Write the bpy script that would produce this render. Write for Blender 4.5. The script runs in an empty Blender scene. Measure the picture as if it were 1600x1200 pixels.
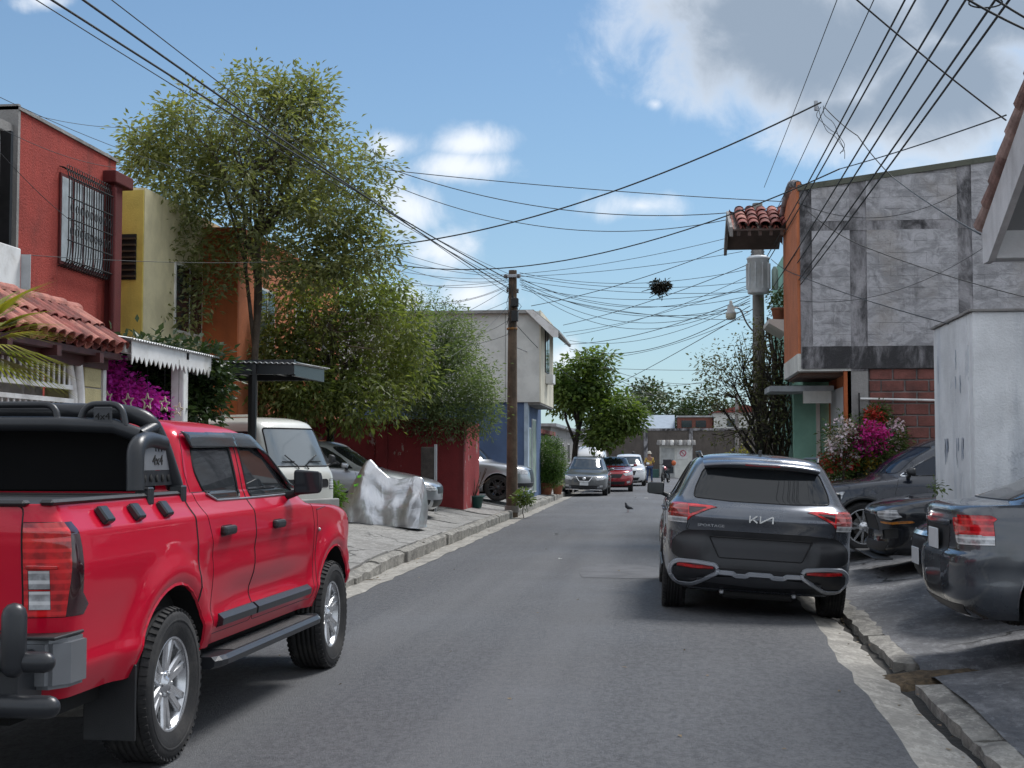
import bpy, bmesh, math, random
import numpy as np
from mathutils import Vector, Matrix
R_ = math.radians
SC = bpy.context.scene
COL = SC.collection
random.seed(7); RNG = np.random.default_rng(7)

# ------------------------------------------------------------------ camera
FPX, VPX, HZY, CAMH = 2150.0, 1035.0, 712.0, 1.55
PITCH = math.atan((HZY-600)/FPX)
YAW = math.atan((VPX-800)*math.cos(PITCH)/FPX)
cam_d = bpy.data.cameras.new('camera'); cam = bpy.data.objects.new('camera', cam_d); COL.objects.link(cam)
cam.location = (0, 0, CAMH); cam.rotation_euler = (math.pi/2+PITCH, 0, YAW)
cam_d.sensor_width = 36; cam_d.lens = FPX*36/1600; cam_d.clip_start = .1; cam_d.clip_end = 3000
SC.camera = cam
SC.cycles.max_bounces = 6; SC.cycles.diffuse_bounces = 3; SC.cycles.glossy_bounces = 3; SC.cycles.transmission_bounces = 3; SC.cycles.use_adaptive_sampling = True; SC.cycles.adaptive_threshold = .012; SC.cycles.caustics_reflective = False; SC.cycles.caustics_refractive = False

# ------------------------------------------------------------------ sky, sun, exposure
SUN_EL, SUN_AZ = 55, 36          # azimuth from +Y (down the street) towards +X
EXPOSURE = 1.22
SC.view_settings.view_transform = 'Standard'; SC.view_settings.look = 'None'
SC.view_settings.exposure = EXPOSURE; SC.view_settings.gamma = 1
SC.view_settings.use_curve_mapping = False
sun_d = bpy.data.lights.new('sun', 'SUN'); sun_d.energy = 1.4; sun_d.angle = R_(19); sun_d.color = (1, .975, .945)
sun = bpy.data.objects.new('sun', sun_d); COL.objects.link(sun)
_sd = Vector((math.sin(R_(SUN_AZ))*math.cos(R_(SUN_EL)), math.cos(R_(SUN_AZ))*math.cos(R_(SUN_EL)), math.sin(R_(SUN_EL))))
sun.rotation_euler = _sd.to_track_quat('Z', 'Y').to_euler()
sun.location = (20, 20, 40)

# pixel of the 1600x1200 photograph -> world point at depth Y / on height z (used to survey the place)
_F = Vector((-math.sin(YAW)*math.cos(PITCH), math.cos(YAW)*math.cos(PITCH), math.sin(PITCH)))
_R = Vector((math.cos(YAW), math.sin(YAW), 0)); _U = _R.cross(_F)
def ray(px, py): return _F*FPX + _R*(px-800) + _U*(600-py)
def P(px, py, Y):
    d = ray(px, py); k = Y/d.y
    return Vector((d.x*k, Y, CAMH+d.z*k))
def PX(px, py, X):
    d = ray(px, py); k = X/d.x
    return Vector((X, d.y*k, CAMH+d.z*k))

W = bpy.data.worlds.new('World'); SC.world = W; W.use_nodes = True
def build_world():
    nt = W.node_tree; N = nt.nodes; L = nt.links; N.clear()
    def nd(t, **k):
        n = N.new(t)
        for a, b in k.items(): setattr(n, a, b)
        return n
    def M(op, a, b=None, c=None, clamp=False):
        n = nd('ShaderNodeMath', operation=op, use_clamp=clamp)
        for i, v in enumerate((a, b, c)):
            if v is None: continue
            if isinstance(v, (int, float)): n.inputs[i].default_value = v
            else: L.new(v, n.inputs[i])
        return n.outputs[0]
    out = nd('ShaderNodeOutputWorld'); bg = nd('ShaderNodeBackground'); bg.inputs[1].default_value = 1.0
    sky = nd('ShaderNodeTexSky', sky_type='NISHITA', sun_disc=False)
    sky.sun_elevation = R_(SUN_EL); sky.sun_rotation = R_(SUN_AZ); sky.air_density = 1.0; sky.dust_density = .25; sky.ozone_density = 2.0
    sk = nd('ShaderNodeMix', data_type='RGBA', blend_type='MULTIPLY'); sk.inputs[0].default_value = 1
    L.new(sky.outputs[0], sk.inputs[6]); sk.inputs[7].default_value = (SKY_STR*.74, SKY_STR*1.0, SKY_STR*1.16, 1)
    hz = nd('ShaderNodeMix', data_type='RGBA'); hz.inputs[0].default_value = .34; L.new(sk.outputs[2], hz.inputs[6]); hz.inputs[7].default_value = HAZE_COL; sk = hz
    tc = nd('ShaderNodeTexCoord'); sep = nd('ShaderNodeSeparateXYZ'); L.new(tc.outputs['Generated'], sep.inputs[0])
    X, Y, Z = sep.outputs
    L.new(M('ADD', .13, M('MULTIPLY', M('POWER', M('SUBTRACT', 1.0, M('MAXIMUM', Z, 0.0)), 7.0), .62)), hz.inputs[0])     # paler towards the horizon
    # flat cloud layer coordinates: direction projected on a plane far overhead, softened at the horizon
    zz = M('ADD', M('MAXIMUM', Z, 0.0), .12)
    cx = M('DIVIDE', X, zz); cy = M('DIVIDE', Y, zz)
    cb = nd('ShaderNodeCombineXYZ'); L.new(cx, cb.inputs[0]); L.new(cy, cb.inputs[1])
    n1 = nd('ShaderNodeTexNoise'); n1.inputs['Scale'].default_value = 19; n1.inputs['Detail'].default_value = 7; n1.inputs['Roughness'].default_value = .6
    L.new(tc.outputs['Generated'], n1.inputs['Vector'])
    n2 = nd('ShaderNodeTexNoise'); n2.inputs['Scale'].default_value = .9; n2.inputs['Detail'].default_value = 5
    L.new(cb.outputs[0], n2.inputs['Vector'])
    # near-overcast lit clouds outside the view, added as fill light on camera-facing sides
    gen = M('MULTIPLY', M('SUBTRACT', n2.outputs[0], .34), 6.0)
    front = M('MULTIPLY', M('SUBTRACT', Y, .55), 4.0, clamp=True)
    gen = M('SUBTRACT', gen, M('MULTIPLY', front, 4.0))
    # the clouds in view: soft ellipses round their directions
    yy = M('MAXIMUM', Y, .05); u = M('DIVIDE', X, yy); v = M('DIVIDE', Z, yy)
    field = gen; thick = None
    for (px, py, a, b, s, big) in CLOUDS:
        q = P(px, py, 1.0); u0, v0 = q.x, q.z-CAMH
        du = M('DIVIDE', M('SUBTRACT', u, u0), a/FPX); dv = M('DIVIDE', M('SUBTRACT', v, v0), b/FPX)
        r2 = M('ADD', M('MULTIPLY', du, du), M('MULTIPLY', dv, dv))
        f = M('MULTIPLY', M('SUBTRACT', 1.0, M('SQRT', r2)), s)
        f = M('SUBTRACT', f, M('MULTIPLY', M('LESS_THAN', Y, .05), 9.0))
        field = M('MAXIMUM', field, f)
        if big:
            thick = f if thick is None else M('MAXIMUM', thick, f)
    n3 = nd('ShaderNodeTexNoise'); n3.inputs['Scale'].default_value = 5.5; n3.inputs['Detail'].default_value = 3; n3.inputs['Distortion'].default_value = .6; L.new(tc.outputs['Generated'], n3.inputs['Vector'])
    n1.inputs['Distortion'].default_value = .35
    noise = M('ADD', M('MULTIPLY', M('SUBTRACT', n1.outputs[0], .5), 3.5), M('MULTIPLY', M('SUBTRACT', n3.outputs[0], .5), 2.0))
    dens = M('ADD', field, noise)
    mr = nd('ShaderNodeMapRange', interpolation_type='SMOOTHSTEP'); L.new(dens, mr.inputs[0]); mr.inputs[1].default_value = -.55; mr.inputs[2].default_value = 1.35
    tk = M('ADD', M('MULTIPLY', thick, .55), M('MULTIPLY', noise, .42))
    mt = nd('ShaderNodeMapRange', interpolation_type='SMOOTHSTEP'); L.new(tk, mt.inputs[0]); mt.inputs[1].default_value = -.1; mt.inputs[2].default_value = 1.1
    cc = nd('ShaderNodeMix', data_type='RGBA'); L.new(mt.outputs[0], cc.inputs[0])
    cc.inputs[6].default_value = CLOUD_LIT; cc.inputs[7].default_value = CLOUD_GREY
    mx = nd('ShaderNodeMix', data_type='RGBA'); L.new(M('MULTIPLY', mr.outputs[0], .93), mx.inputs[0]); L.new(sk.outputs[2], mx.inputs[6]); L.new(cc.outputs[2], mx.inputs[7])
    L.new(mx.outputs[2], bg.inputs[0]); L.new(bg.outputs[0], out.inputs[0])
SKY_STR = .041
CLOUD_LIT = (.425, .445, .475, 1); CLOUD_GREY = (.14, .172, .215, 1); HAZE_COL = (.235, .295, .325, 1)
CLOUDS = [(1280, 70, 330, 150, 3.2, 1), (1490, 130, 260, 130, 3.0, 1), (1180, 30, 240, 110, 2.6, 1), (1560, 20, 240, 120, 3.0, 1),
          (1330, 175, 190, 70, 2.0, 1), (1100, 10, 90, 45, 1.2, 0), (1024, 163, 18, 12, 1.0, 0),
          (612, 228, 56, 26, 1.3, 0), (735, 226, 66, 24, 1.3, 0), (715, 262, 98, 30, 1.5, 0), (1002, 322, 70, 24, 1.4, 0),
          (640, 330, 62, 52, 1.3, 0), (690, 395, 62, 46, 1.2, 0), (735, 462, 92, 34, 1.3, 0), (640, 470, 90, 40, 1.1, 0), (880, 560, 34, 28, 1.1, 0),
          (1525, 212, 40, 26, 1.1, 0), (65, 2, 50, 16, 1.1, 0)]
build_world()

# ------------------------------------------------------------------ materials
MATS = {}
class NT:
    """tiny helper round a node tree"""
    def __init__(s, m): s.t = m.node_tree; s.N = s.t.nodes; s.L = s.t.links
    def nd(s, t, **k):
        n = s.N.new(t)
        for a, b in k.items(): setattr(n, a, b)
        return n
    def put(s, sock, v):
        if v is None: return
        if isinstance(v, (int, float)): sock.default_value = v
        elif isinstance(v, (tuple, list)): sock.default_value = tuple(v)+((1,) if len(v) == 3 and len(sock.default_value) == 4 else ())
        else: s.L.new(v, sock)
    def M(s, op, a, b=None, clamp=False):
        n = s.nd('ShaderNodeMath', operation=op, use_clamp=clamp); s.put(n.inputs[0], a); s.put(n.inputs[1], b); return n.outputs[0]
    def mix(s, f, a, b, mode='MIX'):
        n = s.nd('ShaderNodeMix', data_type='RGBA', blend_type=mode); s.put(n.inputs[0], f); s.put(n.inputs[6], a); s.put(n.inputs[7], b); return n.outputs[2]
    def pos(s, sx=1, sy=1, sz=1, obj=False):
        n = s.nd('ShaderNodeTexCoord').outputs['Object'] if obj else s.nd('ShaderNodeNewGeometry').outputs['Position']
        if (sx, sy, sz) == (1, 1, 1): return n
        m = s.nd('ShaderNodeVectorMath', operation='MULTIPLY'); s.L.new(n, m.inputs[0]); m.inputs[1].default_value = (sx, sy, sz); return m.outputs[0]
    def noise(s, scale, detail=4, rough=.55, vec=None, dist=0):
        n = s.nd('ShaderNodeTexNoise'); n.inputs['Scale'].default_value = scale; n.inputs['Detail'].default_value = detail
        n.inputs['Roughness'].default_value = rough; n.inputs['Distortion'].default_value = dist
        s.L.new(vec if vec is not None else s.pos(), n.inputs['Vector']); return n.outputs[0]
    def ramp(s, x, a, b, lo=0., hi=1.):
        n = s.nd('ShaderNodeMapRange', interpolation_type='SMOOTHSTEP'); s.put(n.inputs[0], x)
        for i, q in enumerate((a, b, lo, hi)): n.inputs[i+1].default_value = q
        return n.outputs[0]
    def bump(s, h, strength, dist=.02):
        n = s.nd('ShaderNodeBump'); n.inputs['Strength'].default_value = strength; n.inputs['Distance'].default_value = dist; s.L.new(h, n.inputs['Height']); return n.outputs[0]
def newmat(name):
    m = bpy.data.materials.new(name); m.use_nodes = True
    return m, NT(m), m.node_tree.nodes['Principled BSDF']
def pm(name, col=0, rough=.6, metal=0., var=.18, vs=2.5, bump=0., bs=40, spec=.5, coat=0., dirt=None, dirt_amt=.0, dscale=1.5, obj=False, trans=0., rvar=0., island=0.):
    if name in MATS: return MATS[name]
    m, t, b = newmat(name)
    p = t.pos(obj=obj)
    n = t.noise(vs, 6, .6, p)
    k = t.ramp(n, .28, .72, 1-var, 1+var)
    c = t.mix(1., col, (1, 1, 1))
    vm = t.nd('ShaderNodeVectorMath', operation='SCALE'); t.put(vm.inputs[0], tuple(col[:3])); t.L.new(k, vm.inputs['Scale']); c = vm.outputs[0]
    if island:
        ri = t.nd('ShaderNodeNewGeometry').outputs['Random Per Island']; rr = t.ramp(ri, 0, 1, 1-island, 1+island)
        v2 = t.nd('ShaderNodeVectorMath', operation='SCALE'); t.L.new(c, v2.inputs[0]); t.L.new(rr, v2.inputs['Scale']); c = v2.outputs[0]
    if dirt is not None:
        c = t.mix(t.M('MULTIPLY', t.ramp(t.noise(dscale, 8, .65, p), .45, .68), dirt_amt), c, dirt)
    t.put(b.inputs['Base Color'], c)
    if rvar: t.put(b.inputs['Roughness'], t.ramp(t.noise(vs*1.7, 5, .6, p), .3, .7, max(.02, rough-rvar), rough+rvar))
    else: b.inputs['Roughness'].default_value = rough
    b.inputs['Metallic'].default_value = metal; b.inputs['Specular IOR Level'].default_value = spec
    if coat: b.inputs['Coat Weight'].default_value = coat; b.inputs['Coat Roughness'].default_value = .04
    if bump: t.put(b.inputs['Normal'], t.bump(t.noise(bs, 5, .6, p), bump))
    MATS[name] = m; return m
def paint(name, col, metal=.35, dust=.12, rough=.28, coat=1., spec=.5):
    """car paint: metallic base, clear coat, a thin uneven film of dust"""
    if name in MATS: return MATS[name]
    m, t, b = newmat(name); p = t.pos(obj=True)
    d = t.M('MULTIPLY', t.ramp(t.noise(2.2, 7, .6, p), .35, .75), dust)
    t.put(b.inputs['Base Color'], t.mix(d, col, (.30, .28, .25)))
    t.put(b.inputs['Roughness'], t.M('ADD', rough, t.M('MULTIPLY', d, .6)))
    b.inputs['Metallic'].default_value = metal; b.inputs['Coat Weight'].default_value = coat; b.inputs['Specular IOR Level'].default_value = spec; t.put(b.inputs['Coat Roughness'], t.M('ADD', .03, t.M('MULTIPLY', d, .5)))
    MATS[name] = m; return m
def glassmat(name, col=(.012, .014, .016), rough=.03, spec=.6):
    if name in MATS: return MATS[name]
    m, t, b = newmat(name); b.inputs['Base Color'].default_value = tuple(col)+(1,); t.put(b.inputs['Roughness'], t.ramp(t.noise(1.5, 4, .6, t.pos(obj=True)), .3, .7, rough*.6, rough*1.6)); b.inputs['Specular IOR Level'].default_value = spec
    MATS[name] = m; return m
def leafmat(name, c1, c2, trans=.35, vs=1.2, rough=.5, mode=None):
    if name in MATS: return MATS[name]
    m, t, b = newmat(name)
    ri = t.nd('ShaderNodeNewGeometry').outputs['Random Per Island']
    n = t.ramp(t.noise(vs, 3), .3, .7)
    f = t.M('ADD', t.M('MULTIPLY', ri, .6), t.M('MULTIPLY', n, .4))
    c = t.mix(f, c1, c2); t.put(b.inputs['Base Color'], c); b.inputs['Roughness'].default_value = rough; b.inputs['Specular IOR Level'].default_value = .35
    tr = t.nd('ShaderNodeBsdfTranslucent'); cm = t.mix(1., c, (1.5, 1.6, .7), 'MULTIPLY'); t.put(tr.inputs[0], cm)
    ms = t.nd('ShaderNodeMixShader'); ms.inputs[0].default_value = trans
    t.L.new(b.outputs[0], ms.inputs[1]); t.L.new(tr.outputs[0], ms.inputs[2]); t.L.new(ms.outputs[0], t.N['Material Output'].inputs[0])
    MATS[name] = m; return m

# ------------------------------------------------------------------ objects
def tag(o, label=None, cat=None, group=None, kind=None):
    if label: o['label'] = label
    if cat: o['category'] = cat
    if group: o['group'] = group
    if kind: o['kind'] = kind
    return o
def empty(name, loc=(0, 0, 0), rz=0., label=None, cat=None, group=None):
    o = bpy.data.objects.new(name, None); COL.objects.link(o); o.location = loc; o.rotation_euler = (0, 0, rz)
    o.empty_display_size = .2
    return tag(o, label, cat, group)
def link(name, me, parent=None, loc=None, rot=None, scale=None):
    o = bpy.data.objects.new(name, me); COL.objects.link(o)
    if parent is not None: o.parent = parent
    if loc is not None: o.location = loc
    if rot is not None: o.rotation_euler = rot
    if scale is not None: o.scale = scale
    return o
def copy_tree(o, parent=None):
    c = o.copy(); COL.objects.link(c); c.parent = parent
    for ch in list(o.children): copy_tree(ch, c)
    return c
def mesh_np(name, v, f, mat=None, smooth=False):
    me = bpy.data.meshes.new(name)
    me.from_pydata([tuple(map(float, q)) for q in v], [], [tuple(map(int, q)) for q in f])
    if mat is not None: me.materials.append(mat)
    if smooth: me.polygons.foreach_set('use_smooth', [True]*len(me.polygons))
    me.update(); return me
class MB:
    """collects shapes and builds one mesh object"""
    def __init__(s): s.v = []; s.f = []; s.mi = []; s.sm = []; s.cur = 0; s.mats = []
    def use(s, m):
        if m not in s.mats: s.mats.append(m)
        s.cur = s.mats.index(m); return s
    def add(s, v, f, smooth=False):
        o = len(s.v); s.v.extend(tuple(q) for q in v)
        for q in f: s.f.append(tuple(o+i for i in q)); s.mi.append(s.cur); s.sm.append(smooth)
        return s
    def box(s, x0, x1, y0, y1, z0, z1, bev=0., M=None):
        x0, x1 = min(x0, x1), max(x0, x1); y0, y1 = min(y0, y1), max(y0, y1); z0, z1 = min(z0, z1), max(z0, z1)
        b = min(bev, .49*(x1-x0), .49*(y1-y0), .49*(z1-z0))
        if b <= 0:
            v = [(x, y, z) for x in (x0, x1) for y in (y0, y1) for z in (z0, z1)]
            f = [(0, 1, 3, 2), (4, 6, 7, 5), (0, 4, 5, 1), (2, 3, 7, 6), (0, 2, 6, 4), (1, 5, 7, 3)]
        else:
            bm = bmesh.new(); bmesh.ops.create_cube(bm, size=1)
            for q in bm.verts: q.co = Vector(((x0+x1)/2+q.co.x*(x1-x0), (y0+y1)/2+q.co.y*(y1-y0), (z0+z1)/2+q.co.z*(z1-z0)))
            bmesh.ops.bevel(bm, geom=bm.edges[:], offset=b, segments=2 if b > .015 else 1, affect='EDGES', profile=.5)
            bm.verts.index_update(); v = [q.co.copy() for q in bm.verts]; f = [[q.index for q in fc.verts] for fc in bm.faces]; bm.free()
        if M is not None: v = [M @ Vector(q) for q in v]
        return s.add(v, f)
    def tube(s, pts, r, n=8, caps=True, smooth=True):
        pts = [Vector(p) for p in pts]; rs = r if isinstance(r, (list, tuple)) else [r]*len(pts)
        v = []; f = []; up = Vector((0, 0, 1)); u = None
        for i, p in enumerate(pts):
            d = (pts[min(i+1, len(pts)-1)]-pts[max(i-1, 0)])
            d = d.normalized() if d.length > 1e-9 else Vector((0, 0, 1))
            if u is None: u = d.cross(up if abs(d.z) < .95 else Vector((1, 0, 0))).normalized()
            else: u = (u-d*u.dot(d)); u = u.normalized() if u.length > 1e-6 else d.cross(up).normalized()
            w = d.cross(u)
            for k in range(n):
                a = 2*math.pi*k/n; v.append(p+(u*math.cos(a)+w*math.sin(a))*rs[i])
        m = len(pts)
        for i in range(m-1):
            for k in range(n): f.append((i*n+k, i*n+(k+1) % n, (i+1)*n+(k+1) % n, (i+1)*n+k))
        s.add(v, f, smooth)
        if caps: s.add(v[:n], [tuple(range(n))[::-1]]); s.add(v[-n:], [tuple(range(n))])
        return s
    def lathe(s, prof, n=24, axis='z', M=None, smooth=True, closed=False, caps=False):
        v = []; f = []; m = len(prof)
        for r, h in prof:
            for k in range(n):
                a = 2*math.pi*k/n; c, q = r*math.cos(a), r*math.sin(a)
                p = {'z': (c, q, h), 'x': (h, c, q), 'y': (q, h, c)}[axis]
                v.append(M @ Vector(p) if M is not None else p)
        for i in range(m if closed else m-1):
            j = (i+1) % m
            for k in range(n): f.append((i*n+k, i*n+(k+1) % n, j*n+(k+1) % n, j*n+k))
        s.add(v, f, smooth)
        if caps:
            if prof[0][0] > 1e-4: s.add(v[:n], [tuple(range(n))[::-1]])
            if prof[-1][0] > 1e-4: s.add(v[-n:], [tuple(range(n))])
        return s
    def prism(s, poly, a, b, axis='y', M=None):
        """poly: 2D outline; extruded from a to b along axis. axis y: poly=(x,z); x: (y,z); z: (x,y)"""
        n = len(poly)
        def pt(p, h):
            q = {'y': (p[0], h, p[1]), 'x': (h, p[0], p[1]), 'z': (p[0], p[1], h)}[axis]
            return M @ Vector(q) if M is not None else Vector(q)
        v = [pt(p, a) for p in poly]+[pt(p, b) for p in poly]
        f = [tuple(range(n))[::-1], tuple(range(n, 2*n))]+[(i, (i+1) % n, n+(i+1) % n, n+i) for i in range(n)]
        return s.add(v, f)
    def sheet(s, fn, us, vs, smooth=True):
        nu, nv = len(us), len(vs)
        s.add([fn(u, v) for u in us for v in vs], [(i*nv+j, (i+1)*nv+j, (i+1)*nv+j+1, i*nv+j+1) for i in range(nu-1) for j in range(nv-1)], smooth); return s
    def mesh(s, name, mat=None, fix=True):
        me = bpy.data.meshes.new(name); me.from_pydata([tuple(q) for q in s.v], [], s.f)
        if s.mats:
            for m in s.mats: me.materials.append(m)
            me.polygons.foreach_set('material_index', s.mi)
        elif mat is not None: me.materials.append(mat)
        me.polygons.foreach_set('use_smooth', s.sm); me.update()
        if fix:
            bm = bmesh.new(); bm.from_mesh(me); bmesh.ops.recalc_face_normals(bm, faces=bm.faces[:]); bm.to_mesh(me); bm.free()
        return me
    def build(s, name, mat=None, parent=None, fix=True, **k): return link(name, s.mesh(name, mat, fix), parent, **k)
def arc(c, r, a0, a1, n, plane='xz'):
    out = []
    for i in range(n+1):
        a = R_(a0+(a1-a0)*i/n); p, q = r*math.cos(a), r*math.sin(a)
        out.append({'xz': (c[0]+p, c[1], c[2]+q), 'yz': (c[0], c[1]+p, c[2]+q), 'xy': (c[0]+p, c[1]+q, c[2])}[plane])
    return out
def fillet(pts, r, n=5):
    """rounds the inner corners of a 3D polyline"""
    pts = [Vector(p) for p in pts]; out = [pts[0]]
    for a, b, c in zip(pts, pts[1:], pts[2:]):
        d0 = (a-b); d1 = (c-b); k = min(r, d0.length*.48, d1.length*.48); p0 = b+d0.normalized()*k; p1 = b+d1.normalized()*k
        for i in range(n+1):
            t = i/n; out.append(p0*(1-t)**2+b*2*t*(1-t)+p1*t*t)
    return out+[pts[-1]]
def round_poly(poly, r, n=3):
    out = []; m = len(poly)
    for i in range(m):
        a, b, c = Vector(poly[i-1][:2]), Vector(poly[i][:2]), Vector(poly[(i+1) % m][:2])
        rr = poly[i][2] if len(poly[i]) > 2 else r
        if rr <= 0: out.append((b.x, b.y)); continue
        d0 = a-b; d1 = c-b; k = min(rr, d0.length*.45, d1.length*.45); p0 = b+d0.normalized()*k; p1 = b+d1.normalized()*k
        for j in range(n+1):
            t = j/n; q = p0*(1-t)**2+b*2*t*(1-t)+p1*t*t; out.append((q.x, q.y))
    return out
def sstep(a, b, x):
    t = min(1, max(0, (x-a)/(b-a))); return t*t*(3-2*t)
def text_mesh(name, body, size, mat, depth=.002, sx=1.):
    cu = bpy.data.curves.new(name, 'FONT'); cu.body = body; cu.size = size; cu.extrude = depth; cu.align_x = 'CENTER'; cu.align_y = 'CENTER'; cu.resolution_u = 3
    o = bpy.data.objects.new(name, cu); COL.objects.link(o); dg = bpy.context.evaluated_depsgraph_get(); dg.update()
    me = bpy.data.meshes.new_from_object(o.evaluated_get(dg)); bpy.data.objects.remove(o)
    me.materials.clear(); me.materials.append(mat)
    for v in me.vertices: v.co.x *= sx
    return me
# ================================================================== GROUND
def m_asphalt():
    m, t, b = newmat('asphalt'); p = t.pos()
    streak = t.noise(1.0, 5, .6, t.pos(1.3, .10, 1))
    big = t.noise(.35, 4, .6, p)
    fine = t.noise(95, 3, .7, p)
    c = t.mix(t.ramp(streak, .35, .68), (.066, .070, .079), (.102, .106, .115))
    c = t.mix(t.M('MULTIPLY', t.ramp(big, .4, .7), .55), c, (.120, .123, .130))
    c = t.mix(t.M('MULTIPLY', t.ramp(fine, .52, .75), .6), c, (.20, .20, .20))
    vor = t.nd('ShaderNodeTexVoronoi'); vor.inputs['Scale'].default_value = 9; t.L.new(p, vor.inputs['Vector'])
    c = t.mix(t.ramp(vor.outputs['Distance'], .055, .03, 0, .55), c, (.34, .33, .31))
    v2 = t.nd('ShaderNodeTexVoronoi'); v2.inputs['Scale'].default_value = .55; v2.feature = 'F1'; t.L.new(t.pos(1, .45, 1), v2.inputs['Vector'])
    c = t.mix(t.ramp(t.nd('ShaderNodeSeparateColor').outputs[0] if False else v2.outputs['Distance'], .25, .7, 0, .18), c, (.06, .061, .066))
    # pale tyre scuffs running along the lane
    gr = t.noise(38, 4, .75, p); c = t.mix(t.ramp(gr, .42, .62, 0, .55), c, (.045, .046, .05))
    sc = t.noise(2.2, 7, .7, t.pos(2.2, .16, 1), .6)
    c = t.mix(t.ramp(sc, .64, .70, 0, .32), c, (.20, .20, .20))
    c = t.mix(t.ramp(t.noise(21, 3, .8, t.pos(1, .55, 1)), .40, .60, 0, .42), c, (.155, .158, .166)); c = t.mix(t.ramp(t.noise(13, 4, .8, t.pos(1, .4, 1)), .56, .70, 0, .5), c, (.042, .044, .049))
    tr = t.noise(1.0, 3, .5, t.pos(.95, .03, 1)); c = t.mix(t.ramp(tr, .50, .66, 0, .38), c, (.155, .157, .162))
    oil = t.noise(1.6, 6, .65, t.pos(1.4, .8, 1), .5); c = t.mix(t.ramp(oil, .66, .74, 0, .55), c, (.030, .031, .034))
    t.put(b.inputs['Base Color'], c); t.put(b.inputs['Roughness'], t.ramp(big, .3, .7, .62, .86))
    b.inputs['Specular IOR Level'].default_value = .4
    t.put(b.inputs['Normal'], t.bump(t.M('ADD', fine, t.M('MULTIPLY', gr, 1.2)), .8, .014)); return m
def m_concrete(name, c1, c2, stain=(.05, .05, .05), amt=.6, sc=.9, crack=.0, rough=.8, bump=.4, stretch=(1, 1, 1), wet=False):
    m, t, b = newmat(name); p = t.pos(); q = t.pos(*stretch)
    c = t.mix(t.ramp(t.noise(2.3, 8, .65, p), .3, .7), c1, c2)
    s = t.ramp(t.noise(sc, 9, .74, q, .4), .45, .60)
    c = t.mix(t.M('MULTIPLY', s, amt), c, stain)
    c = t.mix(t.M('MULTIPLY', t.ramp(t.noise(34, 3, .7, p), .55, .8), .5), c, tuple(x*.45 for x in c1))
    c = t.mix(t.M('MULTIPLY', t.ramp(t.noise(7, 8, .75, q), .44, .62), amt*.45), c, tuple(x*1.6 for x in stain)); c = t.mix(t.M('MULTIPLY', t.ramp(t.noise(4.2, 7, .75, q), .58, .68), .5), c, tuple(min(.8, x*1.5) for x in c2))
    r_ = t.pos(1, .5, 1); c = t.mix(t.ramp(t.noise(17, 3, .8, r_), .44, .58, 0, .42), c, tuple(x*.55 for x in c1)); c = t.mix(t.ramp(t.noise(10, 4, .8, r_), .53, .63, 0, .40), c, tuple(min(.8, x*1.3) for x in c2)); c = t.mix(t.ramp(t.noise(3.1, 7, .8, r_, .8), .56, .62, 0, .6*amt), c, tuple(x*1.3 for x in stain))
    h = t.M('ADD', t.noise(60, 4, .7, p), t.M('MULTIPLY', t.noise(9, 5, .6, p), 1.8))
    if crack:
        w = t.nd('ShaderNodeVectorMath', operation='ADD'); t.L.new(p, w.inputs[0])
        cn = t.nd('ShaderNodeTexNoise'); cn.inputs['Scale'].default_value = 3; cn.inputs['Detail'].default_value = 6; t.L.new(p, cn.inputs['Vector'])
        sc_ = t.nd('ShaderNodeVectorMath', operation='SCALE'); t.L.new(cn.outputs['Color'], sc_.inputs[0]); sc_.inputs['Scale'].default_value = .55; t.L.new(sc_.outputs[0], w.inputs[1])
        v = t.nd('ShaderNodeTexVoronoi', feature='DISTANCE_TO_EDGE'); v.inputs['Scale'].default_value = crack; t.L.new(w.outputs[0], v.inputs['Vector'])
        k = t.M('MULTIPLY', t.ramp(v.outputs['Distance'], .016, .004), t.ramp(t.noise(.7, 3, .5, p), .42, .55))
        c = t.mix(t.M('MULTIPLY', k, .85), c, (.012, .012, .012)); h = t.M('SUBTRACT', h, t.M('MULTIPLY', k, 2.5))
    t.put(b.inputs['Base Color'], c); t.put(b.inputs['Roughness'], t.ramp(s, 0, 1, rough, rough-.22 if wet else rough-.05))
    t.put(b.inputs['Normal'], t.bump(h, bump, .015)); return m
ASPH = m_asphalt()
CGUT = m_concrete('gutter_concrete', (.30, .285, .255), (.42, .40, .36), (.10, .095, .085), .45, 1.6, 0, .85, .5)
CWALK = m_concrete('pavement_concrete', (.25, .245, .235), (.335, .33, .315), (.12, .115, .105), .5, 1.1, .55, .86, .4)
CAPRON = m_concrete('stained_apron_concrete', (.118, .121, .130), (.215, .219, .230), (.042, .044, .049), .75, 1.1, .5, .78, 1.0, (1, .75, 1), True)
CKERB = m_concrete('kerb_concrete', (.25, .24, .215), (.37, .355, .32), (.07, .065, .06), .6, 2.5, 0, .88, .7)
MUD = pm('gutter_mud', (.022, .02, .017), .85, var=.5, vs=12, bump=.8, bs=25)
SOIL = pm('bare_ground', (.11, .09, .065), .95, var=.3, vs=1, bump=.6, bs=12)

def hroad(x):                        # crowned cross-fall of the asphalt
    return -.05*(max(0, x+1)/2.4)**2 - .02*max(0, (-2.2-x)/1.5)**2
def Xk(y): return 1.64+.014*min(y, 40)            # right kerb line
def Xg(y): return Xk(y)-(.55-.012*min(max(y, 5), 16))
def S(x, y):                         # left pavement: kerb, ramp, forecourt
    k = sstep(12.5, 19.5, y); x0 = -3.75-.95*(1-k); hk = -.01+.17*k
    t = sstep(0, 1.7, x0-x); return hk+(.37-hk)*t
def A(x, y):                         # right apron
    d = x-Xk(y)-.02
    return -.062+.27*sstep(-.1, 2.5, d)+.008*math.sin(y*.9+1)*sstep(0, .6, d)

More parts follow.
